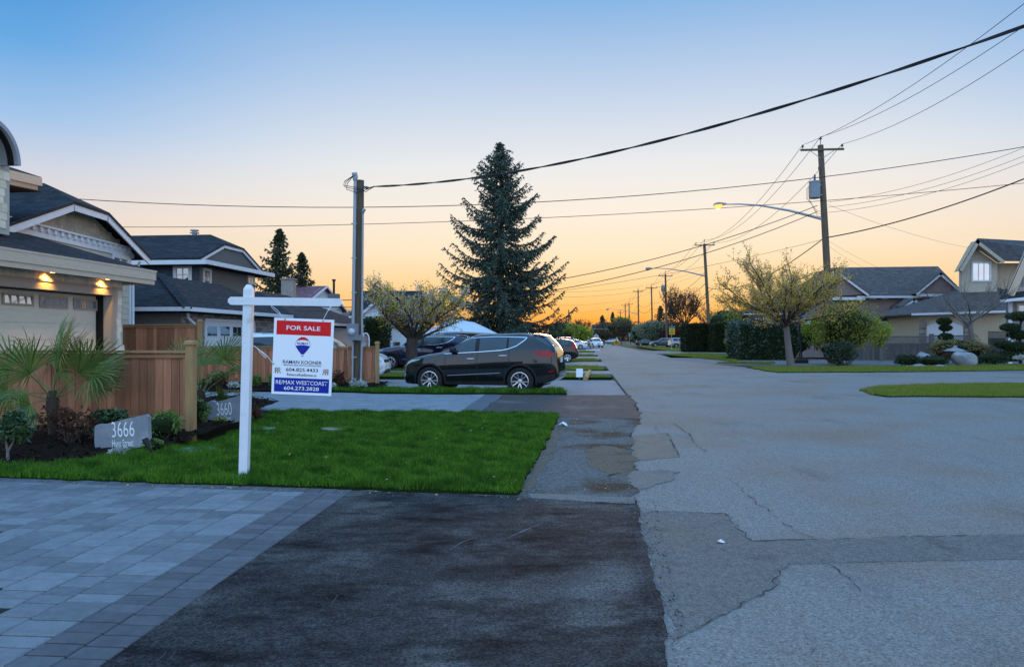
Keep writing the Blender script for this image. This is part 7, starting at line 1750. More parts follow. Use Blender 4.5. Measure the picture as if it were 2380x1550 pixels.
# ---------------------------------------------------------------- bed by the near fence
L_palm = leafmat('palm_blade', (.04, .085, .014), (.17, .23, .045), .3, rough=.45, spec=.4)
L_palm_old = leafmat('old_palm_blade', (.16, .12, .03), (.28, .2, .06), .3)
M_palm_stalk = nmat('palm_stalk', (.16, .19, .06), (.12, .14, .05), rough=.6)
M_palm_trunk = nmat('palm_fibre', (.09, .065, .045), (.05, .036, .026), rough=1, scale=12, bump=1, bscale=40, stretch=(1, 1, 4))
def palm(label, base, th, fronds, seed, scale=1.0):
    """fan palm: fibre trunk and stalks ending in fans of narrow pleats"""
    rg_ = random.Random(seed); base = Vector(base); t = thing('fan_palm', label, 'palm', base)
    top = base + UP * th
    MB().tube([base, base + UP * th * .4, base + UP * th * .8, top], [.055, .075, .085, .05], 9).build('trunk', M_palm_trunk, t, smooth=60)
    for az, el, Ls, fan in fronds:
        az, el = R(az + rg_.uniform(-6, 6)), R(el + rg_.uniform(-4, 4)); Ls *= scale; fan *= scale
        d = Vector((math.cos(az) * math.cos(el), math.sin(az) * math.cos(el), math.sin(el)))
        st = base + UP * th * rg_.uniform(.7, 1); p1 = st + d * Ls * .5; p2 = st + d * Ls + UP * (-.12 * Ls * math.cos(el))
        fr = MB().tube([st, p1, p2], [.011, .008, .006], 5).build('stalk', M_palm_stalk, t)
        dd = (p2 - p1).normalized(); sd = dd.cross(UP); sd = sd.normalized() if sd.length > .1 else Vector((1, 0, 0))
        roll = rg_.uniform(-1.3, 1.3); sd = (sd * math.cos(roll) + dd.cross(sd) * math.sin(roll)).normalized(); nn = sd.cross(dd).normalized()
        mb = MB(); nb = 24
        for i in range(nb):
            a = R(-98 + 196 * (i + .5) / nb); bd = (dd * math.cos(a) + sd * math.sin(a)).normalized(); bl = fan * (.72 + .28 * math.cos(a * .7)) * rg_.uniform(.88, 1.08)
            wv = nn.cross(bd).normalized(); w_ = .0115 * scale; cup = nn * (.08 * fan)
            q0 = p2; q1 = p2 + bd * bl * .45 + cup * .9; q2 = p2 + bd * bl * .8 + cup * .8 - UP * .05 * bl; q3 = p2 + bd * bl + cup * .3 - UP * rg_.uniform(.0, .22) * bl
            vv = []
            for q, k in ((q0, .25), (q1, 1.0), (q2, .8), (q3, .12)): vv += [q - wv * w_ * k, q + nn * w_ * .5 * k, q + wv * w_ * k]
            ff = []
            for s in range(3): ff += [(s * 3, s * 3 + 1, s * 3 + 4, s * 3 + 3), (s * 3 + 1, s * 3 + 2, s * 3 + 5, s * 3 + 4)]
            mb.add(vv, ff)
        mb.build('frond', L_palm_old if rg_.random() < .08 else L_palm, t)
    return t
pz = .17
palm('fan palm growing against the low fence behind the stone reading 3666', (P(122, 990, 11.0).x, 11.0, pz), .62,
     [(20, 48, .62, .62), (60, 62, .6, .6), (110, 58, .66, .62), (160, 50, .66, .62), (200, 38, .62, .62), (-20, 42, .68, .62), (-55, 55, .5, .58), (260, 48, .6, .6), (330, 62, .62, .6), (0, 22, .6, .52), (185, 20, .6, .52), (225, 5, .42, .42), (-110, 2, .34, .38), (90, 75, .62, .6), (350, 32, .75, .6)], 4, 1.03)
palm('smaller fan palm behind the thick fence post', (P(466, 960, 13.4).x, 13.4, .1), .55,
     [(10, 55, .7, .6), (55, 60, .66, .6), (150, 52, .7, .58), (190, 35, .62, .55), (-20, 40, .6, .55), (170, 15, .52, .5), (0, 12, .5, .42), (-60, 30, .5, .45), (230, 28, .55, .5), (110, 66, .6, .55), (330, -8, .4, .4)], 6, 1.08)
hz = lambda y: .02 + .2 * (lambda q: q * q * (3 - 2 * q))(min(1, max(0, (y - 9.6) / 2.2)))
def bedat(u, v, Y): return Vector((P(u, v, Y).x, Y, hz(Y) - .02))
shrub('rhododendron', 'rhododendron on a pale forked stem at the left edge of the bed', bedat(34, 1060, 9.7) + UP * .22, .26, .26, .20, 700, .10, L_rhodo, 81, clump=12, asp=.38, core=False)
b0 = bedat(18, 1075, 9.6)
rp_ = bpy.data.objects['rhododendron']
MB().tube([b0, b0 + Vector((.0, 0, .13)), b0 + Vector((-.05, .03, .3)), b0 + Vector((-.1, .05, .5))], [.022, .018, .013, .008], 7).build('trunk', M_bark_pale, rp_, smooth=60)
MB().tube([b0 + Vector((0, 0, .12)), b0 + Vector((.07, .03, .28)), b0 + Vector((.14, .06, .48))], [.015, .012, .008], 7).build('fork', M_bark_pale, rp_, smooth=60)
shrub('garden_shrub', 'dark rhododendron behind the left corner of the stone reading 3666', bedat(245, 985, 11.0), .34, .26, .22, 900, .10, L_rhodo, 82, clump=12, asp=.36)
shrub('boxwood', 'rounded light green boxwood right of the stone reading 3666', bedat(382, 1010, 10.8), .25, .22, .21, 1500, .045, L_box, 83, clump=14)
shrub('garden_shrub', 'low leafy clump under the right end of the stone reading 3666', bedat(355, 1030, 10.3), .14, .12, .07, 260, .045, L_box, 84, clump=7)
shrub('garden_shrub', 'sparse reddish twiggy shrub left of the stone reading 3666', bedat(165, 1010, 10.6), .42, .22, .27, 420, .06, L_rust, 85, clump=16, core=False)
shrub('edging_plant', 'pale variegated plant at the foot of the stone reading 3666', bedat(278, 1052, 10.0), .14, .1, .055, 260, .05, L_white, 86, clump=8, core=False)
shrub('boxwood', 'light green boxwood beside the thick fence post', bedat(466, 980, 11.9), .14, .14, .22, 800, .045, L_box, 87, clump=10)
shrub('garden_shrub', 'dark round shrub above the stone reading 3660', Vector((P(511, 930, 13.2).x, 13.2, .16)), .18, .16, .15, 700, .07, L_rhodo, 88, clump=10, asp=.4)
shrub('garden_shrub', 'small olive tuft in front of the stone reading 3660', bedat(508, 985, 11.9), .13, .1, .06, 260, .04, L_olive, 89, clump=6)
shrub('edging_plant', 'rosy grass tuft between the sign post and the far drive', Vector((P(598, 945, 13.6).x, 13.6, .1)), .1, .1, .13, 260, .06, L_rust, 90, clump=6, core=False)
# bed along the far fence
for i, (u, v, rx, rz_, mt, lb) in enumerate([(597, 900, .16, .22, L_box, 'narrow green shrub right of the sign post before the far fence'), (638, 905, .3, .22, L_box, 'green shrub just left of the sale panel'),
        (510, 885, .38, .3, L_rust, 'dark red maple shrub before the far fence'), (785, 888, .3, .26, L_rust, 'dark reddish shrub right of the sale panel'),
        (764, 898, .28, .1, L_white, 'pale leaved plant right of the sale panel foot'), (838, 897, .3, .11, L_white, 'pale leaved plant at the foot of the utility pole'), (556, 895, .3, .1, L_white, 'pale leaved plant left of the sign post')]):
    shrub('garden_plant', lb, Vector((P(u, v, 22.9).x, 22.9 - .2 * (i > 3), .06)), rx, rx * .8, rz_, 420, .075, mt, 100 + i, clump=8, core=False)

# ---------------------------------------------------------------- far belt of trees that closes the horizon
def far_wood(name, label, x0, x1, y, hmin, hmax, n, size, mat, seed):
    r = np.random.default_rng(seed); k = max(6, int((x1 - x0) / 9)); cx = x0 + (x1 - x0) * (np.arange(k) + r.random(k)) / k; ch_ = hmin + (hmax - hmin) * r.random(k); cw = 5 + 5 * r.random(k); cy = y + r.normal(0, 8, k)
    i = r.integers(0, k, n); d = r.normal(size=(n, 3)); d /= np.linalg.norm(d, axis=1)[:, None]; q = (.75 + .3 * r.random(n))[:, None]
    p = np.c_[cx[i], cy[i], ch_[i] * .5] + d * q * np.c_[cw[i], cw[i] * .8, ch_[i] * .5]; p[:, 2] = np.maximum(p[:, 2], .3)
    v, f = leaf_quads(p, size, r, .7, 0, d); o = np_mesh(name, v, f, mat); struct(o, 'stuff', label); return o
far_wood('distant_wood', 'dim belt of trees along the far horizon left of the street', -330, 10, 420, 5, 8.5, 26000, 1.6, L_brown, 91)
far_wood('distant_wood', 'dim belt of trees closing the far end of the street', 10, 110, 520, 4, 7.5, 12000, 1.6, L_brown, 92)
far_wood('distant_wood', 'dim belt of trees along the far horizon right of the street', 70, 420, 330, 4, 8, 30000, 1.5, L_olive, 93)

# ================================================================ poles and wires
M_transformer = nmat('transformer_paint', (.22, .26, .28), (.18, .215, .235), rough=.5, scale=3)
M_insul = nmat('insulator_glaze', (.10, .10, .12), (.07, .07, .085), rough=.3, coat=.5)
M_lamp_body = nmat('lamp_casing', (.30, .27, .23), (.24, .22, .19), rough=.5)
M_lamp_lit = nmat('sodium_lens', (.9, .5, .2), (.9, .5, .2), emit=((1, .26, .02), 2.6))
M_arm_wood = nmat('crossarm_wood', (.14, .105, .075), (.09, .07, .05), rough=.9, scale=4)
def pole(label, base, top, r0=.17, r1=.11, arm=None, trans=False, lamp=None, lit=False, group=None, detail=True):
    base, top = Vector(base), Vector(top); t = thing('utility_pole', label, 'utility pole', base, 0, group)
    MB().tube([base, base.lerp(top, .5), top], [r0, (r0 + r1) / 2, r1], 12).build('shaft', M_pole, t, smooth=60)
    X = RX; ends = []
    if arm:
        z_, half = arm; c = base.lerp(top, z_ / (top.z - base.z)); y_ = Vector((0, -r1 - .05, 0))
        MB().beam(c - X * half + y_, c + X * half + y_, .09, .12).build('crossarm', M_arm_wood, t)
        for s in (-1, 1): MB().tube([c + X * s * half * .55 + y_ - UP * .06, c + y_ * .5 - UP * .55], .02, 5).build('brace', M_grey_metal, t)
        for s in (-1, 1):
            e = c + X * s * (half - .12) + y_; MB().lathe([(.02, .06), (.02, .16), (.09, .17), (.1, .2), (.05, .23), (.075, .26), (.04, .31)], 10, Matrix.Translation(e)).build('insulator', M_insul, t, smooth=40); ends.append(e + UP * .3)
        MB().lathe([(.025, -.2), (.025, .35), (.09, .36), (.1, .4), (.05, .43), (.075, .46), (.04, .51)], 10, Matrix.Translation(top)).build('insulator', M_insul, t, smooth=40); ends.append(top + UP * .5)
    if trans:
        c = base.lerp(top, trans) - X * .52 + Vector((0, -.1, 0))
        MB().lathe([(.05, -.52), (.30, -.52), (.33, -.48), (.33, .42), (.35, .43), (.35, .49), (.28, .54), (.05, .56)], 20, Matrix.Translation(c)).build('transformer', M_transformer, t, smooth=35)
        MB().lathe([(.05, .5), (.05, .6), (.08, .62), (.05, .7), (.08, .74), (.05, .82), (.07, .85), (.03, .95)], 10, Matrix.Translation(c)).build('bushing', M_insul, t, smooth=40)
        mb = MB(); mb.beam(c + X * .3 + UP * .3, c + X * .55 + UP * .3, .08, .06); mb.beam(c + X * .3 - UP * .3, c + X * .55 - UP * .3, .08, .06); mb.build('bracket', M_grey_metal, t)
        if detail:
            q = base.lerp(top, trans + .09) - X * .18 + Vector((0, -.12, 0)); MB().tube([q + UP * .35, q + UP * .1 - X * .05, q - UP * .15], [.03, .055, .03], 8).build('cutout_fuse', M_insul, t)
            for k in range(3):
                a = c - X * (.3 - .05 * k) + UP * .3; b = base.lerp(top, trans - .10 - .012 * k) - X * .12
                MB().tube([a, a - X * .16 - UP * .2, a - X * (.2 - .03 * k) - UP * .8, b - X * .3 + UP * .1, b], .011, 5).build('lead', M_wire, t)
    if lamp:
        z_, reach, rise, zh = lamp; c = base.lerp(top, z_); d = -X; up_ = rise
        pts = [c + d * .1, c + d * reach * .35 + UP * up_ * .55, c + d * reach * .65 + UP * up_ * .9, c + d * reach * .85 + UP * up_, c + d * reach + UP * up_]
        MB().tube(pts, [.09, .07, .055, .045, .04], 8).build('lamp_arm', M_grey_metal, t, smooth=50)
        e = pts[-1]; Mh = Matrix.Translation(e + d * .33) @ Matrix.Rotation(math.atan2(d.y, d.x), 4, 'Z') @ Matrix.Rotation(R(4), 4, 'Y')
        MB().tube([Mh @ Vector((-.36, 0, 0)), Mh @ Vector((-.2, 0, 0)), Mh @ Vector((.1, 0, .01)), Mh @ Vector((.33, 0, -.02)), Mh @ Vector((.40, 0, -.05))], [.07, .10, .15, .12, .04], 12).build('lamp_head', M_lamp_body, t, smooth=50)
        MB().lathe([(.02, -.27), (.13, -.23), (.19, -.12), (.20, -.03)], 14, Mh @ Matrix.Translation((.12, 0, 0)) @ Matrix.Diagonal((1.35, 1, 1, 1))).build('lamp_lens', M_lamp_lit if lit else M_lamp_body, t, smooth=50)
        if lit:
            l = bpy.data.lights.new('street_lamp_light', 'POINT'); l.energy = 120; l.color = (1, .45, .1); l.shadow_soft_size = .15; lo = bpy.data.objects.new('street_lamp_light', l); col.objects.link(lo); lo.parent = t
            lo.matrix_local = ROOT[t.name].inverted() @ Matrix.Translation(Mh @ Vector((.12, 0, -.32)))
    return t, ends
PT = {}
def pp(key, label, ub, ut, vt, Y, **kw):
    top = P(ut, vt, Y); base = Vector((P(ub, 800, Y).x, Y, 0)); PT[key] = pole(label, base, top, **kw); PT[key + 'b'] = (base, top)
pp('p1', 'tall wooden utility pole with a transformer and a lit lamp arm', 1934, 1907, 338, 47, r0=.24, r1=.17, arm=(13.0, 1.28), trans=.795, lamp=(.662, 5.9, 1.0, 0), lit=True)
pp('p2', 'second utility pole, leaning, standing before the clipped cedar hedge', 1651, 1637, 567, 94, r0=.22, r1=.17, arm=(12.9, 1.2), lamp=(.70, 6.6, 1.0, 0))
pp('p3', 'third utility pole with a transformer against the glow', 1550, 1546.5, 637, 140, r0=.21, r1=.16, arm=(12.9, 1.25), trans=.80, detail=False)
pp('p4', 'fourth utility pole against the glow, right of the street', 1517, 1514, 666, 173, r0=.2, r1=.15, arm=(12.9, 1.25))
pp('p5', 'fifth utility pole against the glow, with a curved arm', 1485, 1483, 674, 186, r0=.2, r1=.15, arm=(12.9, 1.2), lamp=(.56, 7, 1.2, 0))
pp('p6', 'sixth utility pole, the right one of a distant close pair', 1463.5, 1462, 705, 252, r0=.2, r1=.16, arm=(12.8, 1.3), lamp=(.3, 11, .8, 0))
pp('p7', 'seventh utility pole, the left one of a distant close pair', 1454.5, 1453, 708, 262, r0=.2, r1=.16, arm=(12.8, 1.3))
pp('p8', 'small distant utility pole left of the close pair', 1443, 1442, 724, 330, r0=.2, r1=.17, arm=(12.7, 1.4))
pp('p9', 'very small distant utility pole before the far conifers', 1437, 1436.5, 733, 385, r0=.2, r1=.17, arm=(12.7, 1.4))
pp('p10', 'faintest distant utility pole above the far street end', 1428, 1427.5, 738, 420, r0=.2, r1=.17, arm=(12.7, 1.4))
pp('l1', 'distant dark pole left of the street at the spruce tip', 1324, 1321.5, 720, 300, r0=.24, r1=.2)
pp('l2', 'shorter distant pole just right of the pole at the spruce tip', 1328, 1326.5, 733, 330, r0=.22, r1=.18)
def cat_pts(a, b, sag, n=24):
    a, b = Vector(a), Vector(b); return [a.lerp(b, i / n) - UP * (4 * sag * (i / n) * (1 - i / n)) for i in range(n + 1)]
def wire(label, a, b, sag, r=.008, group=None, name='overhead_wire', twist=False):
    pts = cat_pts(a, b, sag, 60 if twist else 24); mb = MB()
    if twist:
        for k in range(2):
            L = (pts[-1] - pts[0]).length; q = []
            fine = cat_pts(a, b, sag, 150)
            for i, p in enumerate(fine):
                ph = i / 150 * L * 2.4 + k * math.pi; q.append(p + Vector((0, math.cos(ph), math.sin(ph))) * r * 1.0)
            mb.tube(q, r, 6, False)
    else: mb.tube(pts, r, 5, False)
    return tag(mb.build(name, M_wire, smooth=60), label, 'wire', group)
lp0 = Vector((P(828, 900, 23.35).x, 23.35, 0))
wire('thick twisted cable from the short pole rising to the upper right corner', P(868, 434, 23.35), P(2440, 40, 12), .58, .016, twist=True)
wire('long cable crossing the spruce high up, from the gabled house to the right edge', P(150, 461, 33), P(2440, 331, 33), 1.32, .017)
wire('long thin wire crossing the spruce below the upper cable', P(240, 528, 34), P(2440, 420, 34), .55, .013)
wire('thick cable on the main pole running to the right edge', P(1925, 552, 46.8), P(2440, 392, 36), .35, .035)
wire('thick cable from the main pole down to the second pole', P(1917, 552, 47.1), P(1643, 668, 94), 1.3, .03)
e1 = PT['p1'][1]; e2 = PT['p2'][1]
wire('uppermost wire from the main pole top to the upper right corner', e1[0], P(2440, -38, 25), .55, .013)
wire('middle wire from the main pole top to the upper right corner', e1[2], P(2440, 20, 26), .5, .013)
wire('lowest wire from the main crossarm to the right edge', e1[1], P(2440, 75, 27), .5, .013)
for i, lb in enumerate(['left wire from the main crossarm down to the second pole', 'right wire from the main crossarm down to the second pole', 'wire from the main pole tip down to the second pole']):
    wire(lb, e1[i], e2[i], 1.6, .016)
for i, (v0, v1) in enumerate(((470, 318), (482, 338), (494, 352))):
    wire(['upper', 'middle', 'lowest'][i] + ' of three service wires from the main pole to the right edge', P(1925, v0, 46.8), P(2440, v1, 38), .5, .011)
wire('upper heavy service cable from the main pole to the roofs at left', P(1900, 478, 47), P(690, 698, 42), 1.55, .022)
wire('lower heavy service cable from the main pole to the roofs at left', P(1900, 492, 47), P(700, 712, 42), 1.75, .022)
wire('thin wire from the main pole foot cable to the roofs at left', P(1915, 556, 47), P(700, 724, 44), .9, .010)
wire('house drop from the main pole to the beige gabled house', P(1925, 476, 47), P(2250, 576, 57), .25, .008)
wire('faint house drop from the main pole to the brown house ridge', P(1925, 560, 47), P(2215, 668, 60), .6, .006)
wire('faint lower house drop from the main pole behind the bare tree', P(1925, 572, 47), P(2150, 668, 60), .5, .006)
wire('thin wire from the second pole to the spruce', P(1640, 622, 94), P(1262, 678, 62), .9, .010)
wire('thin lower wire from the second pole to the spruce', P(1640, 632, 94), P(1262, 690, 62), .9, .010)
wire('wire from the third pole leftwards behind the spruce', P(1547, 668, 140), P(1255, 708, 90), 1.1, .012)
wire('lower wire from the fifth pole leftwards behind the spruce', P(1483, 690, 186), P(1320, 728, 150), 1.0, .014)
PN = {'p2': 'second pole', 'p3': 'third pole', 'p4': 'fourth pole', 'p5': 'fifth pole', 'p6': 'sixth pole', 'p8': 'eighth pole', 'p10': 'faintest pole'}
chain = ['p2', 'p3', 'p4', 'p5', 'p6', 'p8', 'p10']
for a, b in zip(chain, chain[1:]):
    ea, eb = PT[a][1], PT[b][1]
    nm_ = 'from the %s to the %s' % (PN[a], PN[b])
    for i in range(3): wire(['left crossarm wire ', 'right crossarm wire ', 'pole tip wire '][i] + nm_, ea[i], eb[i], .9, .02, 'wires between the distant poles')
    ba, bb = PT[a + 'b'], PT[b + 'b']
    wire('lower thick cable ' + nm_, ba[0].lerp(ba[1], .64), bb[0].lerp(bb[1], .64), 1.0, .035, 'lower cables between the distant poles')
    wire('upper side cable ' + nm_, ba[0].lerp(ba[1], .74), bb[0].lerp(bb[1], .74), 1.0, .025, 'lower cables between the distant poles')
for k in range(5):
    wire(['highest', 'second highest', 'middle', 'second lowest', 'lowest'][k] + ' of five wires crossing the far street in the glow', P(1325, 748 + 6 * k, 300), P(1490 + 10 * k, 744 + 5 * k, 260), 1.2, .022, 'wires crossing the far street')

# ---------------------------------------------------------------- short service pole with meter
sp_ = thing('service_pole', 'short wooden service pole with two conduits and a meter box by the far fence', 'utility pole', lp0)
ptop = P(835, 418, 23.35)
MB().tube([lp0 + Vector((.0, .1, 0)), (lp0 + ptop) / 2 + Vector((0, .1, 0)), ptop + Vector((0, .1, 0))], [.16, .145, .125], 14).build('shaft', M_pole, sp_, smooth=60)
c0_, c1_ = P(818.5, 905, 23.2), P(825.5, 420, 23.2); c0_.z = 0
MB().tube([c0_, P(820, 790, 23.2)], .032, 8).build('conduit', M_grey_metal, sp_, smooth=60)
MB().tube([P(820.5, 752, 23.2), c1_], .048, 10).build('conduit', M_grey_metal, sp_, smooth=60)
wh = P(825.5, 413, 23.2); MB().tube([wh - UP * .1, wh, wh + UP * .1 + Vector((-.0, -.03, 0)), wh + UP * .08 + Vector((-.05, -.1, 0))], [.06, .085, .08, .05], 10).build('weatherhead', M_grey_metal, sp_, smooth=60)
MB().tube([P(838.5, 905, 23.25), P(841, 790, 23.25), P(843.5, 500, 23.25), P(844.5, 492, 23.25), P(848, 488, 23.2)], [.034, .034, .03, .04, .03], 8).build('conduit', M_grey_metal, sp_, smooth=60)
MB().tube([P(844, 493, 23.22), P(846, 487, 23.2), P(849, 489, 23.18)], [.04, .055, .03], 8).build('weatherhead', M_grey_metal, sp_, smooth=60)
bx0, bx1 = P(807, 752.5, 23.1), P(832.5, 790.5, 23.1)
mbx = MB().cbox(((bx0.x + bx1.x) / 2, 23.12, (bx0.z + bx1.z) / 2), (bx1.x - bx0.x, .18, bx0.z - bx1.z), .01).build('meter_box', M_meter, sp_)
mc = P(817.5, 771, 23.02); MB().lathe([(.09, 0), (.105, .01), (.105, .03), (.085, .035), (.08, .11), (.06, .13), (.01, .135)], 20, Matrix.Translation(mc) @ Matrix.Rotation(R(90), 4, 'X')).build('meter_dial', M_clear_lens, mbx, smooth=40)
MB().box(P(838, 785, 23.12), (.14, .12, .17)).build('junction_box', M_meter, sp_)
for v in (520, 600, 680, 830, 880): MB().box(P(822.5, v, 23.17), (.16, .02, .035)).build('strap', M_grey_metal, sp_)
ins = P(853, 437, 23.3); MB().tube([P(845, 434, 23.35), ins, ins + Vector((.06, 0, 0))], [.02, .05, .03], 8).build('insulator', M_insul, sp_, smooth=50)
for k, (dx, dz) in enumerate(((-.30, -.35), (-.24, -.42), (-.34, -.30))):
    w0 = wh + Vector((-.03, -.08, .05)); MB().tube([w0, w0 + Vector((dx * .8, 0, dz * .6)), w0 + Vector((dx * .9, 0, dz)), w0 + Vector((.1, -.05, dz * 1.25)), P(842 + 4 * k, 440 + 3 * k, 23.1), P(868 + k, 434, 23.3)], .011, 5).build('drip_loop', M_wire, sp_)

# ================================================================ signs, barrier and small things up the street
M_green_sign = nmat('street_blade_green', (.05, .22, .17), (.045, .2, .155), rough=.4)
M_yellow_sign = nmat('sign_yellow', (.62, .36, .03), (.58, .33, .03), rough=.45)
M_sign_back = nmat('sign_back_metal', (.42, .44, .48), (.38, .40, .44), rough=.45, metallic=.2)
M_black_ink = nmat('black_lettering', (.02, .02, .02), (.025, .025, .025), rough=.5)
def post_sign(name, label, u, vb, vt, Y, r=.03):
    t = thing(name, label, 'sign', (U(u, Y), Y, 0)); MB().tube([(U(u, Y), Y + .03, 0), (U(u, Y), Y + .03, ZE(vt, Y))], r, 8).build('post', M_sign_back, t); return t
Y = 98.0; t = post_sign('no_exit_sign', 'yellow NO EXIT sign below a green street name blade', 1561, 815, 756, Y)
x0, x1, z0, z1 = U(1550.5, Y), U(1572.5, Y), ZE(777.5, Y), ZE(763, Y)
x0, x1 = U(1555, Y), U(1568.5, Y)
MB().box(((x0 + x1) / 2, Y - .02, (z0 + z1) / 2), (x1 - x0, .012, z1 - z0)).build('panel', M_yellow_sign, t)
fM = lambda x, z, Y: Matrix(((1, 0, 0, x), (0, 0, -1, Y), (0, 1, 0, z), (0, 0, 0, 1)))
text_mesh('lettering', 'NO', M_black_ink, t, fM((x0 + x1) / 2, z0 + (z1 - z0) * .7, Y - .032), (z1 - z0) * .26, (x1 - x0) * .45, .02)
text_mesh('lettering', 'EXIT', M_black_ink, t, fM((x0 + x1) / 2, z0 + (z1 - z0) * .28, Y - .032), (z1 - z0) * .26, (x1 - x0) * .72, .02)
MB().box((U(1561.5, Y), Y - .02, ZE(760, Y)), (U(1569, Y) - U(1554, Y), .012, .26)).build('name_blade', M_green_sign, t)
MB().box((U(1561.5, Y), Y - .03, ZE(755.5, Y)), (.02, .5, .22)).build('cross_blade', M_green_sign, t)
Y = 160.0; t = post_sign('street_name_sign', 'small green street name sign before the far clipped tree', 1463, 803, 773, Y)
MB().box((U(1463, Y), Y, ZE(774, Y)), (.75, .02, .2)).build('name_blade', M_green_sign, t); MB().box((U(1463, Y), Y - .03, ZE(778.5, Y)), (.3, .02, .42)).build('panel', M_sign_back, t)
Y = 150.0; t = post_sign('stop_sign', 'back of an octagonal sign above the beige pickup', 1364, 805, 781, Y)
MB().lathe([(.02, 0), (.38, 0), (.38, .02), (.02, .02)], 8, Matrix.Translation((U(1364, Y), Y, ZE(780.5, Y))) @ Matrix.Rotation(R(90), 4, 'X') @ Matrix.Rotation(R(22.5), 4, 'Z')).build('panel', M_sign_back, t)
Y = 148.0; t = post_sign('warning_sign', 'back of a diamond sign above the far white car', 1385.5, 805, 783, Y)
MB().lathe([(.02, 0), (.58, 0), (.58, .02), (.02, .02)], 4, Matrix.Translation((U(1385.5, Y), Y, ZE(782, Y))) @ Matrix.Rotation(R(90), 4, 'X')).build('panel', M_sign_back, t)
MB().tube([(U(1385.5, Y), Y - .05, ZE(791, Y)), (U(1385.5, Y), Y - .05, ZE(774, Y))], .03, 6).build('stiffener', M_black_plastic, t)
Y = 175.0; bar = thing('road_barrier', 'low barrier rail with posts closing the lane at right', 'barrier', (U(1450, Y), Y, 0))
MB().beam((U(1424, Y), Y, .62), (U(1482, Y), Y, .62), .06, .16).build('rail', M_concrete, bar)
for u in (1425, 1444, 1465, 1481): MB().box((U(u, Y), Y + .06, .45), (.14, .12, .9)).build('post', M_black_plastic, bar)
Y = 170.0; t = post_sign('checkerboard_sign', 'yellow checkerboard diamond on the far barrier', 1432.5, 803, 797, Y)
s_ = .13; c = Vector((U(1432.5, Y), Y - .05, ZE(796, Y)))
MB().lathe([(.02, 0), (.75, 0), (.75, .02), (.02, .02)], 4, Matrix.Translation(c) @ Matrix.Rotation(R(90), 4, 'X')).build('panel', M_yellow_sign, t)
for i in range(-4, 5):
    for j in range(-4, 5):
        if (i + j) % 2 and abs(i) + abs(j) < 5: MB().box(c + Vector((i * s_, -.03, j * s_)), (s_, .008, s_)).build('check', M_black_ink, t)
for k, (u, lb) in enumerate(((1401.5, 'black bollard right of the far white car'), (1404, 'second black bollard right of the far white car'))):
    Yb = 165.0 + 12 * k; tag(MB().lathe([(.09, 0), (.09, .95), (.07, 1.02), (.02, 1.04)], 10, Matrix.Translation((U(u, Yb), Yb, 0))).build('bollard', M_black_plastic), lb, 'bollard')
# people far up the street
def person(label, x, y, shirt, seed, facing=0.0):
    t = thing('person', label, 'person', (x, y, 0), facing); rq = random.Random(seed)
    def skin(name, verts, edges, rad, mat):
        me = bpy.data.meshes.new(name); me.from_pydata(verts, edges, []); ob = bpy.data.objects.new(name, me); col.objects.link(ob)
        md = ob.modifiers.new('s', 'SKIN')
        for i, r_ in enumerate(rad): me.skin_vertices[0].data[i].radius = (r_, r_ * .85)
        me.skin_vertices[0].data[0].use_root = True; ob.modifiers.new('u', 'SUBSURF').levels = 1
        bpy.context.view_layer.update(); nm = bpy.data.meshes.new_from_object(ob.evaluated_get(bpy.context.evaluated_depsgraph_get())); bpy.data.objects.remove(ob)
        for p in nm.polygons: p.use_smooth = True
        nm.materials.append(mat); o = bpy.data.objects.new(name, nm); col.objects.link(o); o.parent = t; ROOT[o.name] = ROOT[t.name]; return o
    V_ = [(0, 0, .95), (0, 0, 1.2), (0, 0, 1.42), (0, 0, 1.52), (0, -.01, 1.66), (.19, 0, 1.42), (.27, -.02, 1.15), (.26, -.1, .9), (-.19, 0, 1.42), (-.26, .02, 1.15), (-.25, -.06, .9), (.1, 0, .9), (.12, -.06, .5), (.12, .02, .06), (.12, -.12, .04), (-.1, 0, .9), (-.12, .04, .5), (-.12, .12, .06), (-.12, 0, .04)]
    E_ = [(0, 1), (1, 2), (2, 3), (3, 4), (2, 5), (5, 6), (6, 7), (2, 8), (8, 9), (9, 10), (0, 11), (11, 12), (12, 13), (13, 14), (0, 15), (15, 16), (16, 17), (17, 18)]
    skin('body', V_, E_, [.15, .15, .14, .06, .1, .07, .05, .035, .07, .05, .035, .1, .075, .05, .04, .1, .075, .05, .04], shirt)
    MB().lathe([(.03, -.06), (.1, -.03), (.115, .04), (.07, .1), (.01, .12)], 10, Matrix.Translation((0, .02, 1.69))).build('hair', M_black_ink, t, world=False, smooth=60)
    return t
person('person in a blue top walking at the far end of the street', U(1416, 285), 285, nmat('blue_cloth', (.05, .16, .42), (.045, .14, .38), rough=.9), 1, .3)
person('person in dark clothes walking at the far end of the street', U(1409.5, 287), 287, nmat('dark_cloth', (.03, .03, .035), (.04, .04, .045), rough=.9), 2, -.2)
# little lawn sign, log and kerb timbers at the left verges
Y = 29.4; ls = thing('lawn_sign', 'small white sign on a stake in the verge behind the graphite vehicle', 'sign', (U(1347.5, Y), Y, 0))
MB().box((U(1347, Y), Y, ZE(866.5, Y)), (U(1355, Y) - U(1339.5, Y), .012, ZE(857, Y) - ZE(877, Y))).build('panel', M_panel, ls); MB().tube([(U(1347.5, Y), Y + .01, 0), (U(1347.5, Y), Y + .01, .3)], .012, 6).build('stake', M_sign_back, ls)
tag(MB().tube([P(1360.5, 880, 29.2) * 1, P(1364, 874, 30.2), P(1370, 864, 32.0)], [.10, .095, .09], 10).build('log', M_post_wood, smooth=60), 'short pale log lying at the street edge of the verge', 'log')
tag(MB().beam((U(1362, 100), 100, .07), (U(1394, 100), 100, .07), .16, .14).build('parking_kerb', M_white_paint), 'white painted parking kerb on the verge far up the street', 'kerb')
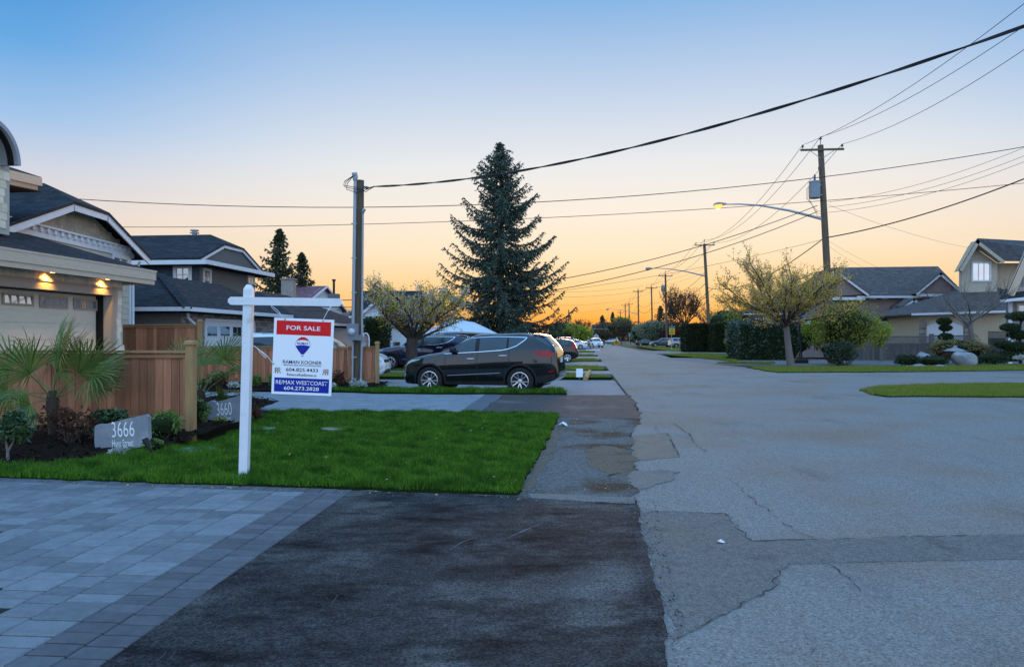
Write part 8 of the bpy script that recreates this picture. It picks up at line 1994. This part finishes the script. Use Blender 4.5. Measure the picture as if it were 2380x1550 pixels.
# covered boat
Yb = 43.0; boat = thing('covered_boat', 'boat under a white and blue tarpaulin behind the graphite vehicle', 'boat', (U(1070, Yb), Yb, 0))
M_tarp = nmat('tarpaulin', (.55, .58, .62), (.48, .52, .57), rough=.55, scale=2, bump=.3, bscale=6); M_hull = nmat('boat_hull', (.035, .045, .05), (.05, .06, .065), rough=.35, coat=.4)
prof = [(984, 776, 776.5), (996, 765, 776), (1012, 756, 775), (1036, 744.5, 772), (1062, 742, 771), (1100, 748, 772), (1128, 761, 774), (1150, 772, 776), (1160, 776.3, 777)]
V_ = []; nn_ = 9
for u, vt, ve in prof:
    w = .25 + 1.0 * math.sin(math.pi * min(.97, max(.06, (u - 980) / 184))) ** .6
    for j in range(nn_):
        s = -1 + 2 * j / (nn_ - 1); V_.append((U(u, Yb), Yb + 1 + s * w, ZE(ve, Yb) + (ZE(vt, Yb) - ZE(ve, Yb)) * (1 - abs(s) ** 1.3)))
    for j in (0, nn_ - 1): pass
mb = MB().add(V_, [(i * nn_ + j, (i + 1) * nn_ + j, (i + 1) * nn_ + j + 1, i * nn_ + j + 1) for i in range(len(prof) - 1) for j in range(nn_ - 1)]); mb.build('tarpaulin', M_tarp, boat, smooth=50)
V2 = []
for u, vt, ve in prof:
    w = .22 + .97 * math.sin(math.pi * min(.97, max(.06, (u - 980) / 184))) ** .6; V2 += [(U(u, Yb), Yb + 1 - w, ZE(ve, Yb) + .02), (U(u, Yb), Yb + 1 - w, ZE(ve + 3.2, Yb)), (U(u, Yb), Yb + 1 - w * .96, ZE(ve + 4, Yb)), (U(u, Yb), Yb + 1 - w * .7, .75), (U(u, Yb), Yb + 1, .5), (U(u, Yb), Yb + 1 + w * .7, .75), (U(u, Yb), Yb + 1 + w, ZE(ve, Yb) + .02)]
MB().add(V2, [(i * 7 + j, i * 7 + j + 1, (i + 1) * 7 + j + 1, (i + 1) * 7 + j) for i in range(len(prof) - 1) for j in range(2, 6)]).build('hull', M_hull, boat, smooth=50)
MB().add(V2, [(i * 7, i * 7 + 1, (i + 1) * 7 + 1, (i + 1) * 7) for i in range(len(prof) - 1)]).build('tarpaulin_skirt', M_tarp, boat)
MB().beam((U(1000, Yb), Yb + 1, .42), (U(1150, Yb), Yb + 1, .42), .9, .12).build('trailer', M_grey_metal, boat)
for s in (.25, 1.75): MB().lathe([(.1, -.09), (.3, -.09), (.32, -.05), (.32, .05), (.3, .09), (.1, .09)], 20, Matrix.Translation((U(1090, Yb), Yb + s, .32)) @ Matrix.Rotation(R(90), 4, 'X')).build('trailer_wheel', M_tyre, boat)
# netted goal behind the far fence
Yn = 25.6; net = thing('netted_frame', 'arched white netted frame behind the fence beside the short pole', 'goal', (U(849, Yn), Yn, 0))
M_net = nmat('net_cord', (.5, .44, .43), (.42, .30, .30), rough=.8)
ar_ = [(842, 830), (842, 792), (843, 782), (846, 776), (850, 774.5), (854, 776), (857, 782), (858, 792), (858, 830)]
MB().tube([Vector((U(u, Yn), Yn, 0 if v == 830 else ZE(v, Yn))) for u, v in ar_], .022, 8).build('frame', M_white_trim, net, smooth=60)
for k in range(5):
    u = 844.5 + k * 2.75; MB().tube([(U(u, Yn), Yn, .4), (U(u, Yn), Yn + .02, ZE(777 + abs(k - 2) * 1.6, Yn))], .008, 4).build('cord', M_net, net)
for k in range(11): MB().tube([(U(842.2, Yn), Yn + .015, ZE(782 + 3 * k, Yn)), (U(857.8, Yn), Yn + .015, ZE(782 + 3 * k, Yn))], .008, 4).build('cord', M_net, net)

# ================================================================ right side: hoop and lattice fence
Yh = 47.6; hoop = thing('basketball_hoop', 'portable basketball hoop on a black base behind the cherry trunk', 'basketball hoop', (U(1862, Yh), Yh, 0))
hb0 = [Vector((U(1848, Yh), Yh, .0)), Vector((U(1877, Yh), Yh, .0))]
MB().cbox((U(1862.5, Yh), Yh + .2, .16), (hb0[1].x - hb0[0].x, .7, .28), .09).build('base', M_black_plastic, hoop)
MB().tube([(U(1863, Yh), Yh, .25), (U(1860, Yh), Yh, 1.6), (U(1856.5, Yh), Yh, ZE(738, Yh))], [.055, .05, .045], 10).build('pole', M_black_plastic, hoop, smooth=60)
MB().tube([(U(1846, Yh), Yh, .15), (U(1859, Yh), Yh, .75)], .018, 6).build('stay', M_post_wood, hoop)
mbk = MB().box((U(1868, Yh), Yh - .35, ZE(727, Yh)), (U(1889, Yh) - U(1846, Yh), .04, ZE(718, Yh) - ZE(737, Yh))); mbk.build('backboard', nmat('backboard_blue', (.20, .27, .36), (.17, .23, .31), rough=.4), hoop)
rc = Vector((U(1868, Yh), Yh - .62, ZE(739, Yh)))
MB().tube([rc + Vector((math.cos(a) * .23, math.sin(a) * .23, 0)) for a in [6.2832 * i / 20 for i in range(21)]], .012, 6).build('rim', M_black_plastic, hoop)
mb = MB()
for i in range(10):
    a = 6.2832 * i / 10
    for s in (-1, 1): mb.tube([rc + Vector((math.cos(a) * .23, math.sin(a) * .23, 0)), rc + Vector((math.cos(a + s * .5) * .16, math.sin(a + s * .5) * .16, -.22)), rc + Vector((math.cos(a + s * .2) * .12, math.sin(a + s * .2) * .12, -.4))], .008, 3, False)
mb.build('net', M_swhite, hoop)['kind'] = 'stuff'
MB().beam((U(1857, Yh), Yh - .02, ZE(741, Yh)), (U(1868, Yh), Yh - .34, ZE(733, Yh)), .06, .06).build('bracket', M_black_plastic, hoop)
M_grey_fence = nmat('weathered_board', (.135, .12, .11), (.09, .08, .075), rough=.95, scale=4, orand=.2, stretch=(3, 3, .5), detail=8)
M_grey_fence2 = nmat('weathered_lattice', (.18, .16, .145), (.13, .115, .105), rough=.95, scale=5)
SL = {}
def lattice_fence(label, u0, u1, Y, vt, vm):
    x0, x1, zt_, zm = U(u0, Y), U(u1, Y), ZE(vt, Y), ZE(vm, Y); t = thing('lattice_fence', label, 'fence', ((x0 + x1) / 2, Y, 0))
    n = int((x1 - x0) / .15)
    for i in range(n):
        w = (x1 - x0) / n; MB().box((x0 + w * (i + .5), Y, zm / 2 + .02), (w - .008, .02, zm - .08)).build('board', M_grey_fence, t)
    for z in (zt_, zm): MB().box(((x0 + x1) / 2, Y, z), (x1 - x0, .07, .06)).build('rail', M_grey_fence2, t)
    h = zt_ - zm; k = 0; x = x0 - h + .05
    while x < x1 - .05:
        for s in (1, -1):
            a, b = (x, zm), (x + h, zt_)
            xa, xb = max(a[0], x0), min(b[0], x1)
            if xb - xa > .06:
                za, zb = zm + (xa - x) , zm + (xb - x)
                if s < 0: za, zb = zt_ - (xa - x), zt_ - (xb - x)
                MB().beam((xa, Y - .012 * s, za), (xb, Y - .012 * s, zb), .012, .045).build('lattice_slat', M_grey_fence2, t)
        x += .16
    return t
lattice_fence('weathered lattice topped fence section left of its first square post', 1968, 2043, 52.6, 789, 803)
lattice_fence('weathered lattice topped fence section in front of the porch', 2051, 2161, 52.4, 782, 798)
lattice_fence('weathered lattice topped fence section before the arched garage door', 2169, 2262, 52.2, 780, 796)
lattice_fence('dark lattice fence piece before the beige wall at right', 2296, 2345, 50, 771, 786)
for u, lb, Yp in ((2047, 'square fence post between the first and second lattice sections', 52.5), (2165, 'square fence post between the second and third lattice sections', 52.3), (1964, 'square fence post at the left end of the lattice fence', 52.7)):
    fence_post('fence_post', lb, (U(u, Yp), Yp), ZE(778, Yp), .22, mat=M_grey_fence2)

# fallen leaves and blossom blown over the lawn, paving and street edge
L_fallen = leafmat('fallen_leaf', (.22, .13, .05), (.48, .36, .16), .2)
rl = np.random.default_rng(77)
def scatter(name, label, n, uv, z, size, mat):
    Q = [G(u, v) for u, v in uv]; a, b = rl.random(n), rl.random(n)
    p = np.outer((1 - a) * (1 - b), Q[0]) + np.outer(a * (1 - b), Q[1]) + np.outer(a * b, Q[2]) + np.outer((1 - a) * b, Q[3]); p[:, 2] = z + .01 * rl.random(n)
    d = rl.normal(size=(n, 3)); d[:, 2] *= .12; v, f = leaf_quads(p, size, rl, .6, 0, d * 3); return struct(np_mesh(name, v, f, mat), 'stuff', label)
scatter('fallen_leaves', 'few fallen leaves lying on the lawn', 130, [(300, 1118), (1200, 1145), (1280, 975), (700, 965)], .085, .035, L_fallen)
scatter('fallen_leaves', 'few fallen leaves along the lawn edge on the paving', 60, [(100, 1122), (1200, 1158), (1210, 1166), (100, 1130)], .02, .03, L_fallen)
scatter('fallen_leaves', 'few fallen leaves on the gravel shoulder', 70, [(1290, 972), (1480, 976), (1480, 1160), (1205, 1154)], .014, .03, L_fallen)
